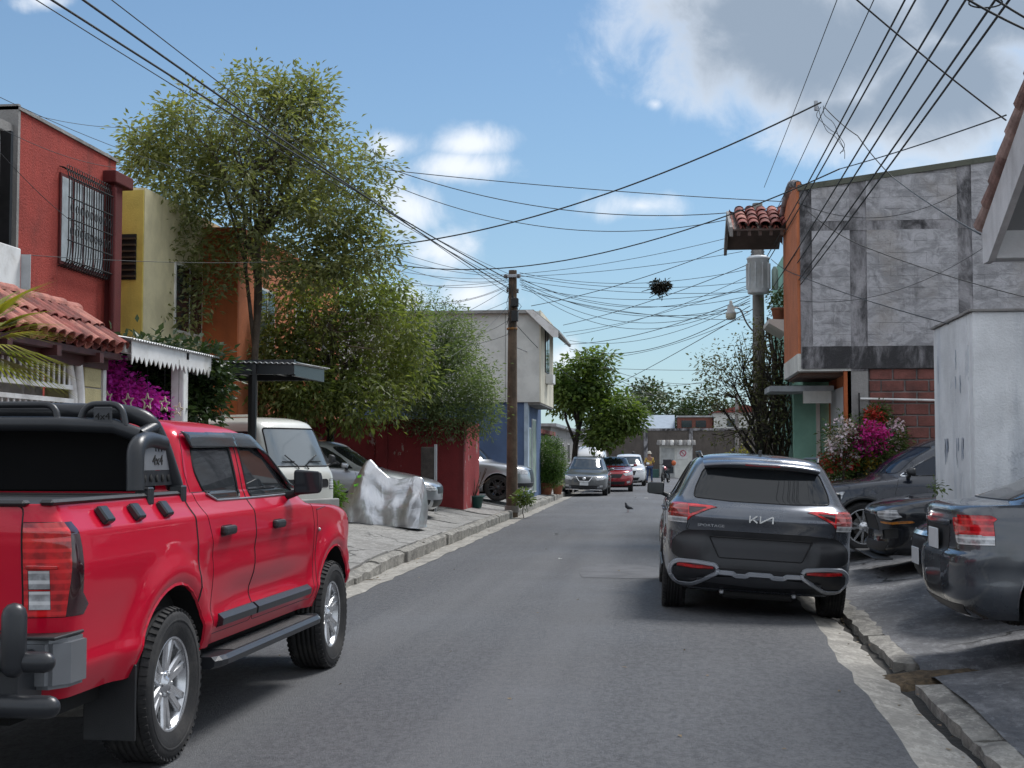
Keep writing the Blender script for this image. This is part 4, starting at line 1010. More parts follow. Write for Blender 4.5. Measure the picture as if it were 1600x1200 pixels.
    for a, b in (((-.108, .030), (-.108, -.030)), ((-.102, -.012), (-.046, .030)), ((-.086, .002), (-.042, -.030)), ((-.018, .030), (-.018, -.031)), ((-.020, -.028), (.088, .029)), ((.090, .030), (.090, -.030))):
        stroke((cx+a[0]*k, cz+a[1]*k), (cx+b[0]*k, cz+b[1]*k))
    q.build('emblem', pm('emblem_silver', (.8, .81, .82), .2, .6), T)
    t = link('model_lettering', text_mesh('model_lettering', 'SPORTAGE', .036, STEEL, .001, 1.5), T, (-.49, -.0, .905)); t.rotation_euler = (math.pi/2, 0, 0); t.location.y = ry(.49, .905)-.012
    put = make_wheel(.355, .235, .235, 'five', ALLOYD)
    for s in (1, -1): put(T, s*.80, .93, .355, s); put(T, s*.80, 3.70, .355, s)
    q = MB(); q.box(-.70, .70, .25, 4.3, .26, .40); q.box(-.74, .74, .3, 4.2, .40, 1.0); q.tube([(-.8, .93, .33), (.8, .93, .33)], .05, 8); q.box(-.35, .35, .14, .5, .20, .27, .03); q.build('underbody', UNDER, T)
grey_suv()
# ================================================================== OTHER PARKED CARS
SEDAN = dict(L=4.4, lv=lambda L, H, W: [(.20, W*.88, -L/2+.14, L/2-.16), (.28, W*.95, -L/2+.04, L/2-.05), (.42, W*.99, -L/2, L/2), (.60, W, -L/2, L/2), (.70, W, -L/2+.01, L/2-.04), (.76, W*.995, -L/2+.02, L/2-.14), (.82, W*.985, -L/2+.03, L/2-.38), (.89, W*.97, -L/2+.035, L/2-.75), (.94, W*.945, -L/2+.05, L/2-1.10),
        (.985, W*.905, -L/2+.09, L/2-1.28), (1.01, W*.885, -L/2+.14, L/2-1.33), (1.03, W*.87, -L/2+.52, L/2-1.37), (1.06, W*.855, -L/2+.66, L/2-1.43), (H*.80, W*.79, -L/2+.92, L/2-1.66), (H*.90, W*.71, -L/2+1.20, L/2-1.92), (H*.955, W*.65, -L/2+1.38, L/2-2.08), (H*.98, W*.56, -L/2+1.50, L/2-2.22), (H*.995, W*.33, -L/2+1.68, L/2-2.36), (H, .02, -L/2+2, L/2-2.5)],
    win=[[(-1.42, .985), (-.62, .97), (-.62, 1.36), (-.95, 1.335), (-1.30, 1.15)], [(-.55, .97), (.58, .955), (.30, 1.16), (-.02, 1.33), (-.20, 1.375), (-.55, 1.375)]],
    ws=[(-.66, .985), (.66, .985), (.53, 1.375), (-.53, 1.375)], rw=[(-.62, 1.055), (.62, 1.055), (.52, 1.37), (-.52, 1.37)], ax=(-1.35, 1.30), wr=.315, ar=.36, seams=[[(-.585, .96), (-.58, .30)], [(.62, .94), (.70, .75), (.68, .30)], [(-1.48, .97), (-1.20, .72), (-.98, .55), (-.95, .32)]])
SUVD = dict(L=4.55, lv=lambda L, H, W: [(.26, W*.88, -L/2+.14, L/2-.18), (.34, W*.96, -L/2+.04, L/2-.06), (.50, W, -L/2, L/2), (.70, W, -L/2, L/2-.01), (.84, W*.995, -L/2+.02, L/2-.05), (.92, W*.985, -L/2+.03, L/2-.16), (.99, W*.97, -L/2+.05, L/2-.50), (1.04, W*.95, -L/2+.07, L/2-.90), (1.08, W*.92, -L/2+.10, L/2-1.08),
        (1.14, W*.89, -L/2+.14, L/2-1.20), (H*.78, W*.82, -L/2+.26, L/2-1.42), (H*.90, W*.735, -L/2+.42, L/2-1.78), (H*.955, W*.68, -L/2+.52, L/2-2.0), (H*.98, W*.58, -L/2+.62, L/2-2.15), (H*.995, W*.34, -L/2+.8, L/2-2.3), (H, .02, -L/2+1.3, L/2-2.5)],
    win=[[(-1.75, 1.17), (-.62, 1.125), (-.62, 1.54), (-1.35, 1.52), (-1.6, 1.36)], [(-.55, 1.12), (.82, 1.095), (.55, 1.27), (.14, 1.47), (-.10, 1.545), (-.55, 1.545)]],
    ws=[(-.70, 1.13), (.70, 1.13), (.57, 1.52), (-.57, 1.52)], rw=[(-.66, 1.16), (.66, 1.16), (.55, 1.5), (-.55, 1.5)], ax=(-1.38, 1.35), wr=.36, ar=.405, seams=[[(-.585, 1.11), (-.58, .36)], [(.84, 1.08), (.90, .85), (.86, .36)]])
COUPE = dict(L=4.75, lv=lambda L, H, W: [(.16, W*.90, -L/2+.12, L/2-.06), (.24, W*.96, -L/2+.04, L/2-.02), (.40, W*.99, -L/2, L/2-.05), (.55, W, -L/2, L/2-.03), (.68, W, -L/2+.01, L/2-.0), (.76, W*.995, -L/2+.02, L/2-.06), (.82, W*.985, -L/2+.03, L/2-.22), (.88, W*.97, -L/2+.05, L/2-.55), (.93, W*.95, -L/2+.08, L/2-1.15),
        (.97, W*.92, -L/2+.12, L/2-1.55), (1.0, W*.88, -L/2+.4, L/2-1.66), (1.15, W*.80, -L/2+1.0, L/2-2.0), (H*.93, W*.68, -L/2+1.5, L/2-2.4), (H*.98, W*.5, -L/2+1.7, L/2-2.6), (H, .02, -L/2+2, L/2-2.8)],
    win=[[(-1.0, 1.0), (.55, .97), (-.05, 1.24), (-.6, 1.27)]], ws=[(-.68, 1.0), (.68, 1.0), (.52, 1.28), (-.52, 1.28)], rw=[(-.6, 1.02), (.6, 1.02), (.5, 1.25), (-.5, 1.25)], ax=(-1.35, 1.40), wr=.345, ar=.385, seams=[[(.62, .96), (.66, .3)]])
def car(name, label, D, loc, rz, col, W=.875, H=1.47, front=(), rear=(), sub=2, res=(12, 34, 14), style='ten', rim=None, glass=None, df=.75, ef=2.8, dr=.5, er=3.2, handles=True, group=None, tilt=(0, 0), cat='car', mirrors=True, rimr=.66, side=(), mcol=None, chrome=False):
    L = D['L']; T = empty(name, loc, rz, label, cat, group); T.rotation_euler = (tilt[0], tilt[1], rz)
    gl = glass or GLASS; lv = [l+(dr, er, df, ef) for l in D['lv'](L, H, W)]; a0, a1 = D['ax']; zc = D['wr']
    def hook(G):
        G = flare(G, (a0, a1), zc, D['ar']+.04, .018, .06)
        z = G[..., 2]; G[..., 0] -= .014*np.exp(-((z-.52)/.06)**2)*(G[..., 0] > .5); return G
    bm = shell(lv, sub, res[0], res[1], res[2], hook=hook, barrel=.035)
    for a in (a0, a1): arch(bm, a, zc, D['ar'], T, lip=(.006, col), liner=.25)
    hz = H/1.47 if D is SEDAN else (H/1.68 if D is SUVD else 1)
    for s in (1, -1):
        sp = side_pred(s)
        for poly in D['win']:
            p = round_poly(poly, .035); cut(bm, 'x', p, True, sp); pull(bm, faces_in(bm, 'x', p, sp), 'window', gl, T, .010 if chrome else .006, -.003, sealmat=CHR if chrome else None)
        for ln in D['seams']: seam(bm, 'x', ln, sp, T, .003)
        for poly, nm, mt in side: p = round_poly(poly, .01); cut(bm, 'x', p, True, sp); pull(bm, faces_in(bm, 'x', p, sp), nm, mt, T, .003, .003)
        if mirrors: mirror_part(T, s*W*.96, (D['win'][-1][1][0]-.12), D['win'][-1][1][1]+.01, s, mcol or col, 1., .17, .13, .12)
        if handles:
            for y in (D['win'][0][1][0]-.22 if len(D['win']) > 1 else 0, D['win'][-1][0][0]+.12):
                if len(D['win']) < 2: continue
                q = MB(); z = D['win'][0][1][1]-.13; q.tube(fillet([(s*(W-.03), y-.09, z), (s*(W+.028), y-.075, z), (s*(W+.028), y+.075, z), (s*(W-.03), y+.09, z)], .03), .012, 6); q.build('door_handle', CHR if chrome else col, T)
    for poly, pr, nm in ((D['ws'], lambda f: f.normal.y > .15 and f.calc_center_median().z > D['ws'][0][1]-.02, 'windscreen'), (D['rw'], lambda f: f.normal.y < -.15 and f.calc_center_median().z > D['rw'][0][1]-.02, 'rear_window')):
        p = round_poly(poly, .05); cut(bm, 'y', p, True, pr); pull(bm, faces_in(bm, 'y', p, pr), nm, gl, T, .006, -.003)
    def feats(lst, pr):
        for it in lst:
            poly, nm, mt = it[:3]; par = T
            for s in ((1, -1) if it[3:] and it[3] else (1,)):
                p = round_poly([(s*q[0],)+tuple(q[1:]) for q in poly], .012, 2); ps = (lambda f: pr(f) and f.calc_center_median().x*s > 0) if it[3:] and it[3] else pr
                cut(bm, 'y', p, True, ps); pull(bm, faces_in(bm, 'y', p, ps), nm, mt, T, .004, it[4] if len(it) > 4 else 0.)
    feats(front, lambda f: f.normal.y > .12 and f.calc_center_median().y > L/2-.75)
    feats(rear, lambda f: f.normal.y < -.12 and f.calc_center_median().y < -L/2+.75)
    finish(bm, 'body', col, T)
    put = make_wheel(D['wr'], .20, D['wr']*rimr, style, rim or ALLOY, 32)
    for s in (1, -1): put(T, s*(W-.115), a0, D['wr'], s); put(T, s*(W-.115), a1, D['wr'], s)
    q = MB(); q.box(-W*.8, W*.8, -L/2+.25, L/2-.3, .2, .42); q.box(-W*.78, W*.78, -L/2+.3, L/2-.5, .42, .80); q.build('underbody', UNDER, T)
    return T
def plate(T, y, z, s=1, w=.33, h=.155, text=None, x=0):
    q = MB(); q.box(x-w/2, x+w/2, y-.006, y+.006, z-h/2, z+h/2, .003); o = q.build('number_plate', pm('plate_white', (.62, .64, .66), .4, var=.05), T)
    if text:
        t = link('lettering', text_mesh('lettering', text, .085, pm('plate_ink', (.02, .025, .06), .5), .001, .8), o, (x, y+s*.008, z)); t.rotation_euler = (math.pi/2, 0, math.pi if s > 0 else 0)
CHARC = paint('charcoal_paint', (.060, .070, .086), .5, .16, .25); BLACKP = paint('black_paint', (.012, .014, .019), .3, .10, .22); NIGHT = paint('blue_black_paint', (.012, .017, .030), .3, .05, .26)
SILV = paint('silver_paint', (.42, .44, .47), .75, .10, .3); GUN = paint('gunmetal_paint', (.13, .135, .14), .6, .15, .3); REDC = paint('wine_red_paint', (.30, .008, .018), .3, .08, .25); WHT = paint('white_paint', (.68, .69, .70), .0, .10, .3); SILB = paint('pale_silver_paint', (.46, .48, .51), .7, .08, .3)
# --- dark sedan backed up to the kerb, lower right (faces away from the street)
D1 = dict(SEDAN, L=4.3, lv=lambda L, H, W: [(.20, W*.88, -L/2+.14, L/2-.16), (.27, W*.95, -L/2+.05, L/2-.05), (.40, W*.99, -L/2+.005, L/2), (.58, W, -L/2, L/2), (.66, W, -L/2+.012, L/2-.03), (.69, W, -L/2+.045, L/2-.05), (.76, W*.995, -L/2+.05, L/2-.14), (.82, W*.985, -L/2+.05, L/2-.38), (.89, W*.975, -L/2+.045, L/2-.75), (.95, W*.955, -L/2+.045, L/2-1.10),
        (.99, W*.925, -L/2+.055, L/2-1.28), (1.015, W*.90, -L/2+.085, L/2-1.33), (1.03, W*.88, -L/2+.30, L/2-1.37), (1.05, W*.865, -L/2+.40, L/2-1.43), (H*.80, W*.79, -L/2+.70, L/2-1.66), (H*.90, W*.71, -L/2+1.02, L/2-1.92), (H*.955, W*.65, -L/2+1.25, L/2-2.08), (H*.98, W*.56, -L/2+1.42, L/2-2.22), (H*.995, W*.33, -L/2+1.62, L/2-2.36), (H, .02, -L/2+2, L/2-2.5)],
    win=[[(-1.62, 1.02), (-.62, .97), (-.62, 1.36), (-1.0, 1.335), (-1.35, 1.18)]]+SEDAN['win'][1:])
T = car('parked_sedan', 'dark grey sedan at right edge, trunk and red tail lamp towards the street', D1, (4.22, 11.0, .17), -math.pi/2, CHARC, .85, 1.46,
    rear=[([(.54, .80), (.86, .805), (.86, .74), (.60, .735), (.56, .75)], 'reversing_lens', LCLR, True, .004), ([(.50, .925), (.66, .935), (.86, .945), (.86, .805), (.54, .80), (.52, .83)], 'tail_lamp', LRED, True, .004), ([(-.42, .86), (.42, .86), (.36, .64), (-.36, .64)], 'plate_recess', BLK), ([(-.46, .905), (.46, .905), (.46, .875), (-.46, .875)], 'chrome_bar', CHR, False, .012), ([(-.66, .30), (.66, .30), (.6, .22), (-.6, .22)], 'lower_valance', BLK)],
    side=[([(-2.2, .805), (-1.94, .81), (-1.96, .745), (-2.2, .74)], 'reversing_lens', LCLR), ([(-2.2, .95), (-1.88, .95), (-1.84, .925), (-1.91, .87), (-1.94, .81), (-2.2, .805)], 'tail_lamp', LRED)], style='ten', sub=3, res=(24, 40, 12), dr=.36, er=3.8)
plate(T, -2.135, .75, -1)
# --- nose-out grey car between it and the wall
FRONT_S = [([(.40, .66), (.78, .74), (.80, .62), (.62, .575), (.42, .58)], 'headlamp', LCLR, True, .003), ([(-.36, .66), (.36, .66), (.30, .53), (-.30, .53)], 'grille', BLK), ([(-.50, .40), (.50, .40), (.42, .26), (-.42, .26)], 'lower_intake', BLK), ([(.58, .40), (.74, .42), (.72, .31), (.58, .30)], 'fog_lamp', BLK, True)]
T = car('parked_sedan', 'dark dusty car nosing out behind the dark grey sedan, chrome grille bar', dict(SEDAN, L=4.5), (4.64, 13.45, .14), math.pi/2, NIGHT, .875, 1.48, front=FRONT_S+[([(-.5, .70), (.5, .70), (.5, .665), (-.5, .665)], 'chrome_bar', CHR, False, .012), ([(-.5, .61), (.5, .61), (.5, .59), (-.5, .59)], 'chrome_bar', CHR, False, .012)])
plate(T, 2.262, .47, 1)
# --- low black coupe with slanted lamp, beyond the white wall
T = car('parked_coupe', 'low black sports coupe nose with amber headlamp beside white wall', COUPE, (5.05, 18.55, .14), math.pi/2, BLACKP, .95, 1.36,
    front=[([(-.46, .66), (.46, .66), (.50, .46), (-.50, .46)], 'grille', BLK, False, -.01), ([(-.74, .32), (.74, .32), (.66, .20), (-.66, .20)], 'lower_intake', BLK), ([(.56, .70), (.66, .715), (.86, .73), (.90, .64), (.80, .60), (.58, .625)], 'headlamp', LCLR, True, .003), ([(.60, .585), (.80, .575), (.92, .60), (.92, .57), (.80, .545), (.60, .56)], 'indicator', LAMB, True, .004), ([(.60, .47), (.84, .50), (.84, .38), (.62, .36)], 'side_intake', BLK, True, -.01)], df=.55, ef=3.2, sub=3, mirrors=False)
q = MB(); q.box(-.92, .92, 2.2, 2.42, .115, .135, .006); q.build('splitter', BLK, T)
# --- tall black crossover with chrome window line
T = car('parked_crossover', 'black crossover with chrome window trim nosing out from behind white wall', SUVD, (4.25, 21.35, .16), math.pi/2, NIGHT, .92, 1.70, front=[([(.50, .80), (.90, .87), (.92, .76), (.60, .70)], 'headlamp', LCLR, True, .003), ([(-.44, .80), (.44, .80), (.34, .56), (-.34, .56)], 'grille', BLK), ([(-.6, .44), (.6, .44), (.5, .32), (-.5, .32)], 'lower_intake', BLK)], sub=3, glass=glassmat('blue_tint_glass', (.008, .016, .032), .03, .4), chrome=True, mcol=SATB, rimr=.70)
for s in (1, -1):
    q = MB()
    q.tube([(s*.93, 1.35+.42*math.cos(a), .36+.42*math.sin(a)) for a in np.linspace(-.3, 3.44, 18)], .026, 6); q.build('arch_cladding', BLK, T)
# --- silver sedan behind the covered motorbike
T = car('parked_sedan', 'silver sedan nosing towards the road behind the foil-covered motorbike', dict(SEDAN, L=4.5), (-6.72, 27.6, .365), -math.pi/2, SILB, .875, 1.49, front=FRONT_S, tilt=(-.045, 0))
# --- silver pickup by the pole
T = car('parked_pickup', 'silver pickup nose between the utility pole and maroon wall', dict(SUVD, L=4.9, ax=(-1.5, 1.55)), (-6.0, 38.0, .32), -math.pi/2, SILV, .93, 1.78, front=[([(.48, .82), (.90, .88), (.92, .74), (.60, .72)], 'headlamp', LCLR, True, .003), ([(-.46, .84), (.46, .84), (.40, .50), (-.40, .50)], 'grille', BLK), ([(-.85, .48), (.85, .48), (.8, .36), (-.8, .36)], 'bumper_lower', BLK)], style='six', rim=ALLOYD)
# --- the row facing us on the left, down the street
NIS = [([(.42, .66), (.80, .78), (.84, .70), (.70, .61), (.48, .585)], 'headlamp', LCLR, True, .004), ([(-.30, .70), (.30, .70), (.20, .56), (-.20, .56)], 'grille', BLK), ([(-.52, .38), (.52, .38), (.48, .26), (-.48, .26)], 'lower_intake', BLK), ([(.58, .40), (.72, .41), (.72, .33), (.6, .32)], 'fog_lamp', LCLR, True)]
T = car('parked_sedan', 'dark grey sedan facing us with a V-shaped chrome grille, two wheels on the kerb', dict(SEDAN, L=4.55), (-3.0, 55.0, .03), math.pi, GUN, .89, 1.50, front=NIS, glass=GLASSL, tilt=(0, -.03))
q = MB()
for s in (1, -1): q.tube([(s*.33, 2.235, .73), (s*.19, 2.29, .54), (0, 2.30, .53)], .022, 6)
q.build('grille_chevron', CHR, T); plate(T, 2.292, .46, 1)
q = MB(); q.lathe([(0, .02), (.055, .015), (.06, 0)], 16, 'y', Matrix.Translation((0, 2.275, .64))); q.build('badge', CHR, T)
q = MB(); q.box(-.7, .7, 2.10, 2.29, .205, .235, .006); q.build('front_lip', CHR, T)
T = car('parked_hatchback', 'small red car facing us behind the dark grey sedan', dict(SUVD, L=4.0, ax=(-1.15, 1.2)), (-2.15, 61.2, -.02), math.pi+.03, REDC, .85, 1.52, front=[([(.40, .80), (.80, .90), (.82, .76), (.52, .70)], 'headlamp', LCLR, True, .004), ([(-.40, .78), (.40, .78), (.30, .62), (-.30, .62)], 'grille', BLK), ([(-.5, .46), (.5, .46), (.45, .34), (-.45, .34)], 'lower_intake', BLK), ([(.56, .48), (.72, .5), (.72, .4), (.58, .38)], 'fog_lamp', LCLR, True)])
FW = [([(.42, .82), (.84, .90), (.86, .78), (.55, .72)], 'headlamp', LCLR, True, .004), ([(-.42, .80), (.42, .80), (.34, .58), (-.34, .58)], 'grille', BLK), ([(-.6, .46), (.6, .46), (.5, .32), (-.5, .32)], 'lower_intake', BLK)]
car('parked_crossover', 'white crossover facing us just beyond the small red car', SUVD, (-1.75, 72.5, -.02), math.pi, WHT, .90, 1.66, front=FW, glass=GLASSL)
car('parked_van', 'tall white van roof showing above the dark grey and red cars', dict(SUVD, L=4.7), (-3.5, 68.0, .0), math.pi, WHT, .92, 2.02, front=FW, glass=GLASSL)
car('parked_car', 'small white car farthest down the street beside the motorbike rider', dict(SEDAN, L=4.3), (-2.3, 80.5, -.02), math.pi, WHT, .86, 1.5, front=FRONT_S, glass=GLASSL)
# ================================================================== BUILDINGS
def stucco(name, col, dirt=(.05, .045, .04), amt=.35, bump=.5, bs=45, peel=None, peel_amt=.0, var=.14, rough=.85):
    if name in MATS: return MATS[name]
    m, t, b = newmat(name); p = t.pos()
    k = t.ramp(t.noise(1.4, 7, .65, p), .3, .7, 1-var, 1+var)
    vm = t.nd('ShaderNodeVectorMath', operation='SCALE'); t.put(vm.inputs[0], tuple(col)); t.L.new(k, vm.inputs['Scale']); c = vm.outputs[0]
    st = t.ramp(t.noise(2.2, 7, .65, t.pos(1, 1, .14)), .5, .75)                 # rain streaks
    c = t.mix(t.M('MULTIPLY', st, amt), c, dirt)
    c = t.mix(t.M('MULTIPLY', t.ramp(t.noise(.6, 8, .7, p), .55, .75), amt*.8), c, tuple(x*.7 for x in dirt))
    h = t.M('ADD', t.noise(bs, 5, .65, p), t.M('MULTIPLY', t.noise(6, 4, .6, p), .5))
    if peel is not None:
        pk = t.ramp(t.noise(2.6, 8, .7, t.pos(1, 1, .55)), .60, .635); c = t.mix(t.M('MULTIPLY', pk, peel_amt), c, peel); h = t.M('SUBTRACT', h, pk)
    t.put(b.inputs['Base Color'], c); b.inputs['Roughness'].default_value = rough; t.put(b.inputs['Normal'], t.bump(h, bump, .02)); MATS[name] = m; return m
REDST = stucco('red_stucco', (.33, .043, .030), (.08, .018, .014), .75, .9, 30)
DKRED = stucco('dark_red_stucco', (.10, .012, .012), (.03, .01, .01), .4)
YEL = stucco('yellow_stucco', (.55, .43, .10), (.12, .10, .05), .35); PALEY = stucco('pale_yellow_stucco', (.62, .56, .36), (.20, .18, .12), .4)
ORA = stucco('orange_stucco', (.52, .17, .075), (.14, .06, .035), .3); ORAD = stucco('orange_shade_trim_stucco', (.42, .11, .035), (.10, .04, .02), .3)
MAR = stucco('maroon_wall_paint', (.21, .026, .03), (.05, .012, .012), .5, .5, 45, (.38, .33, .31), .75)
BLUE = stucco('blue_wall_paint', (.075, .12, .22), (.035, .05, .08), .3); OFFW = stucco('offwhite_wall_paint', (.66, .66, .62), (.20, .19, .17), .45)
GREYW = stucco('grey_siding_paint', (.60, .61, .58), (.16, .165, .16), .35, .15); CREAM = stucco('cream_wall_paint', (.66, .62, .50), (.22, .20, .15), .3)
MINT = stucco('mint_wall_paint', (.24, .46, .36), (.10, .16, .12), .3); KHAKI = stucco('khaki_block_paint', (.42, .37, .20), (.14, .12, .07), .35)
WHITEW = stucco('whitewash', (.74, .76, .78), (.26, .30, .36), .5, .5, 40, (.45, .48, .54), .3)
CONC = stucco('bare_concrete', (.27, .26, .25), (.035, .034, .033), .75, .7, 25); CONCD = None
def m_mould(name='mouldy_concrete', lo=.36, hi=.62):
    m, t, b = newmat(name); n = t.noise(1.7, 8, .7, t.pos(1.3, 1.3, .55), .5)
    c = t.mix(t.ramp(n, lo, hi), (.040, .039, .042), (.36, .35, .365)); c = t.mix(t.M('MULTIPLY', t.ramp(t.noise(9, 6, .7), .5, .7), .5), c, (.10, .098, .10))
    t.put(b.inputs['Base Color'], c); b.inputs['Roughness'].default_value = .92; t.put(b.inputs['Normal'], t.bump(t.M('ADD', n, t.noise(30, 5, .7)), .6, .02)); return m
CONCD = m_mould()
WPAINT = pm('white_metal_paint', (.72, .72, .71), .45, var=.08, dirt=(.30, .26, .20), dirt_amt=.35, dscale=4)
IRON = pm('black_iron', (.014, .013, .014), .5, .3, var=.3, vs=8)
DARK = pm('dark_interior', (.012, .012, .013), .9, var=.3)
WGLASS = glassmat('house_glass', (.03, .04, .045), .05, .6)
TILE = pm('clay_tile', (.23, .062, .048), .85, var=.35, vs=5, bump=.5, bs=35, dirt=(.055, .026, .026), dirt_amt=.85, dscale=3.2); TILEP = pm('clay_tile_pale', (.38, .14, .105), .8, var=.3, vs=6, bump=.5, bs=35, dirt=(.12, .06, .05), dirt_amt=.5, dscale=4)
ZINC = pm('zinc_sheet', (.42, .43, .44), .45, .5, var=.2, vs=3, dirt=(.16, .12, .09), dirt_amt=.4, dscale=2.5)
def blk(x0, x1, y0, y1, z0, z1, name, mat, parent, bev=0.):
    q = MB(); c = Vector(((x0+x1)/2, (y0+y1)/2, min(z0, z1))); q.box(x0-c.x, x1-c.x, y0-c.y, y1-c.y, z0-c.z, z1-c.z, bev); o = q.build(name, mat); o.location = c
    return hang(o, parent)
def hang(o, parent):
    """parents o while keeping its world place (parents carry no rotation)"""
    if parent is not None:
        w = Vector((0, 0, 0)); p = parent
        while p is not None: w += p.location; p = p.parent
        o.location = o.location-w; o.parent = parent
    return o
def bars(parent, pts_list, r, mat, name='bar', n=6, stuff=False):
    for pts in pts_list:
        c = Vector(pts[0]); q = MB(); q.tube([Vector(p)-c for p in pts], r, n); o = q.build(name, mat); o.location = c; hang(o, parent)
def half_tile(L, r0, r1, th=.012, n=8, cover=True):
    v = []; f = []
    for i, (y, r) in enumerate(((0, r0), (L, r1))):
        for k in range(n+1):
            a = math.pi*k/n; cs, sn = math.cos(a), math.sin(a)*(1 if cover else -1)
            v += [(r*cs, y, r*sn*.8), ((r-th)*cs, y, (r-th)*sn*.8)]
    m = 2*(n+1)
    for k in range(n):
        f += [(2*k, 2*k+2, m+2*k+2, m+2*k), (2*k+1, m+2*k+1, m+2*k+3, 2*k+3), (2*k, 2*k+1, 2*k+3, 2*k+2), (m+2*k, m+2*k+2, m+2*k+3, m+2*k+1)]
    q = MB(); q.add(v, f, False); return q
def tile_roof(parent, origin, along, up, ncol, nrow, pitch=.2, step=.36, seed=1, jit=.02, mats=None):
    """barrel tiles one by one: along = unit vector of the eave, up = unit vector up the slope"""
    al, upv = Vector(along).normalized(), Vector(up).normalized(); nn = al.cross(upv).normalized()
    if nn.z < 0: nn = -nn
    rn = random.Random(seed); x = upv.cross(nn); MA, MBB = mats or (TILE, TILEP)
    meshes = {(c, m): half_tile(step+.06, pitch*(.50 if c else .47), pitch*(.42 if c else .40), cover=c).mesh('roof_tile', m) for c in (True, False) for m in (MA, MBB)}
    for i in range(ncol):
        for j in range(nrow):
            for c in (False, True):
                p = Vector(origin)+al*pitch*(i+(.5 if c else 0))+upv*(j*step+rn.uniform(-jit, jit))+nn*((.035 if c else .03)+j*.004+rn.uniform(0, .006))
                Mx = Matrix((x, upv, nn)).transposed().to_4x4() @ Matrix.Rotation(rn.uniform(-.04, .04), 4, 'Z') @ Matrix.Rotation(-.035, 4, 'X')
                o = link('roof_tile', meshes[(c, MBB if rn.random() < .3 else MA)]); o.matrix_world = Matrix.Translation(p) @ Mx; hang(o, parent)
def corrug(parent, p0, ex, ey, w, h, mat, name='roof_sheet', pitch=.076, amp=.011):
    ex, ey = Vector(ex).normalized(), Vector(ey).normalized(); n = ex.cross(ey); m = int(w/pitch*6); q = MB()
    v = []
    for i in range(m+1):
        s = w*i/m; d = n*amp*math.sin(2*math.pi*s/pitch)
        for k in (0, 1): v += [ex*s+ey*h*k+d, ex*s+ey*h*k+d-n*.004]
    q.add(v, [(4*i+a, 4*i+b, 4*(i+1)+b, 4*(i+1)+a) for i in range(m) for a, b in ((0, 2), (3, 1), (1, 0), (2, 3))], True); o = q.build(name, mat, fix=False); o.location = p0; return hang(o, parent)
def window(parent, x, y0, y1, z0, z1, face=1, frame=WPAINT, glass=WGLASS, mull=1, fr=.05):
    """window in a wall that faces +x (face=1) or -x"""
    f = blk(x-.02*face, x+.03*face, y0-fr, y1+fr, z0-fr, z1+fr, 'window', frame, parent)
    blk(x+.012*face, x+.036*face, y0, y1, z0, z1, 'pane', glass, f)
    for k in range(mull):
        yy = y0+(y1-y0)*(k+1)/(mull+1); blk(x+.03*face, x+.046*face, yy-.02, yy+.02, z0, z1, 'mullion', frame, f)
    return f

# ---------------------------------------------------------- left: red house
def red_house():
    T = empty('red_house', (-9, 20.9, .3), label='red two-storey house with iron window grille', cat='house')
    blk(-16, -9, 19.1, 22.55, .2, 6.42, 'wall', REDST, T); blk(-16, -8.985, 19.03, 19.1, .2, 6.50, 'party_wall', CONC, T); blk(-16, -8.97, 19.03, 22.58, 6.42, 6.47, 'coping', CONC, T)
    y0, y1, z0, z1 = 20.45, 21.98, 4.48, 5.76
    w = window(T, -9, y0, y1, z0, z1, 1, DKRED, pm('curtained_glass', (.58, .64, .67), .2, var=.2, vs=3), 3)
    g = empty('window_grille', (-8.72, 21.4, 4.4)); hang(g, T)
    for k in range(19):
        y = y0-.06+(y1-y0+.12)*k/18; pts = fillet([(-8.99, y, z1+.14), (-8.88, y, z1+.12), (-8.83, y, z1-.02), (-8.83, y, z0+.18), (-8.86, y, z0-.06), (-8.99, y, z0-.09)], .1)
        q = MB(); q.tube(pts, .009, 5); o = q.build('bar', IRON); hang(o, g)
    for z in (z0, z0+.30, z0+.63, z0+.95, z1-.02): bars(g, [[(-8.83, y0-.08, z), (-8.83, y1+.08, z)]], .011, IRON)
    for z in (z0+.45, z0+.80):                    # scroll rings between the bars
        for k in range(9):
            y = y0+.05+(y1-y0-.1)*k/8; bars(g, [[(-8.83, y+.05*math.cos(a), z+.07*math.sin(a)) for a in np.linspace(0, 6.28, 11)]], .006, IRON, 'scroll', 4)
    for z in (z1+.12, z0-.05):
        for k in range(18): y = y0-.06+(y1-y0+.12)*(k+.5)/18; bars(g, [[(-8.87, y+.05*math.cos(a), z+.05*math.sin(a)) for a in np.linspace(0, 6.28, 9)]], .006, IRON, 'scroll', 4)
    blk(-9.2, -8.86, 22.15, 22.50, .2, 5.98, 'pillar', DKRED, T); blk(-9.25, -8.78, 22.02, 22.78, 5.98, 6.18, 'pillar_cap', DKRED, T, .02)
    bars(T, [[(-8.84, 22.08, 5.9), (-8.84, 22.08, .4)]], .05, DKRED, 'downpipe', 8)
    T.location.y += -0.75
red_house()
def grey_house():
    T = empty('concrete_house', (-9.3, 17, .3), label='grey concrete house with louvred window at left edge', cat='house')
    blk(-15, -9.15, 13.5, 19.0, .2, 6.05, 'wall', CONC, T); blk(-15, -9.05, 13.4, 19.02, 6.05, 6.2, 'coping', CONC, T)
    w = blk(-9.16, -9.12, 17.3, 18.62, 4.35, 5.75, 'window', DARK, T)
    for k in range(11): blk(-9.13, -9.05, 17.3, 18.62, 4.38+k*.125, 4.40+k*.125+.05, 'slat', pm('louvre_grey', (.10, .10, .105), .5), w)
    blk(-9.0, -8.85, 18.55, 18.62, 3.2, 6.0, 'cable_duct', IRON, T)
    T.location.y += -0.75
grey_house()
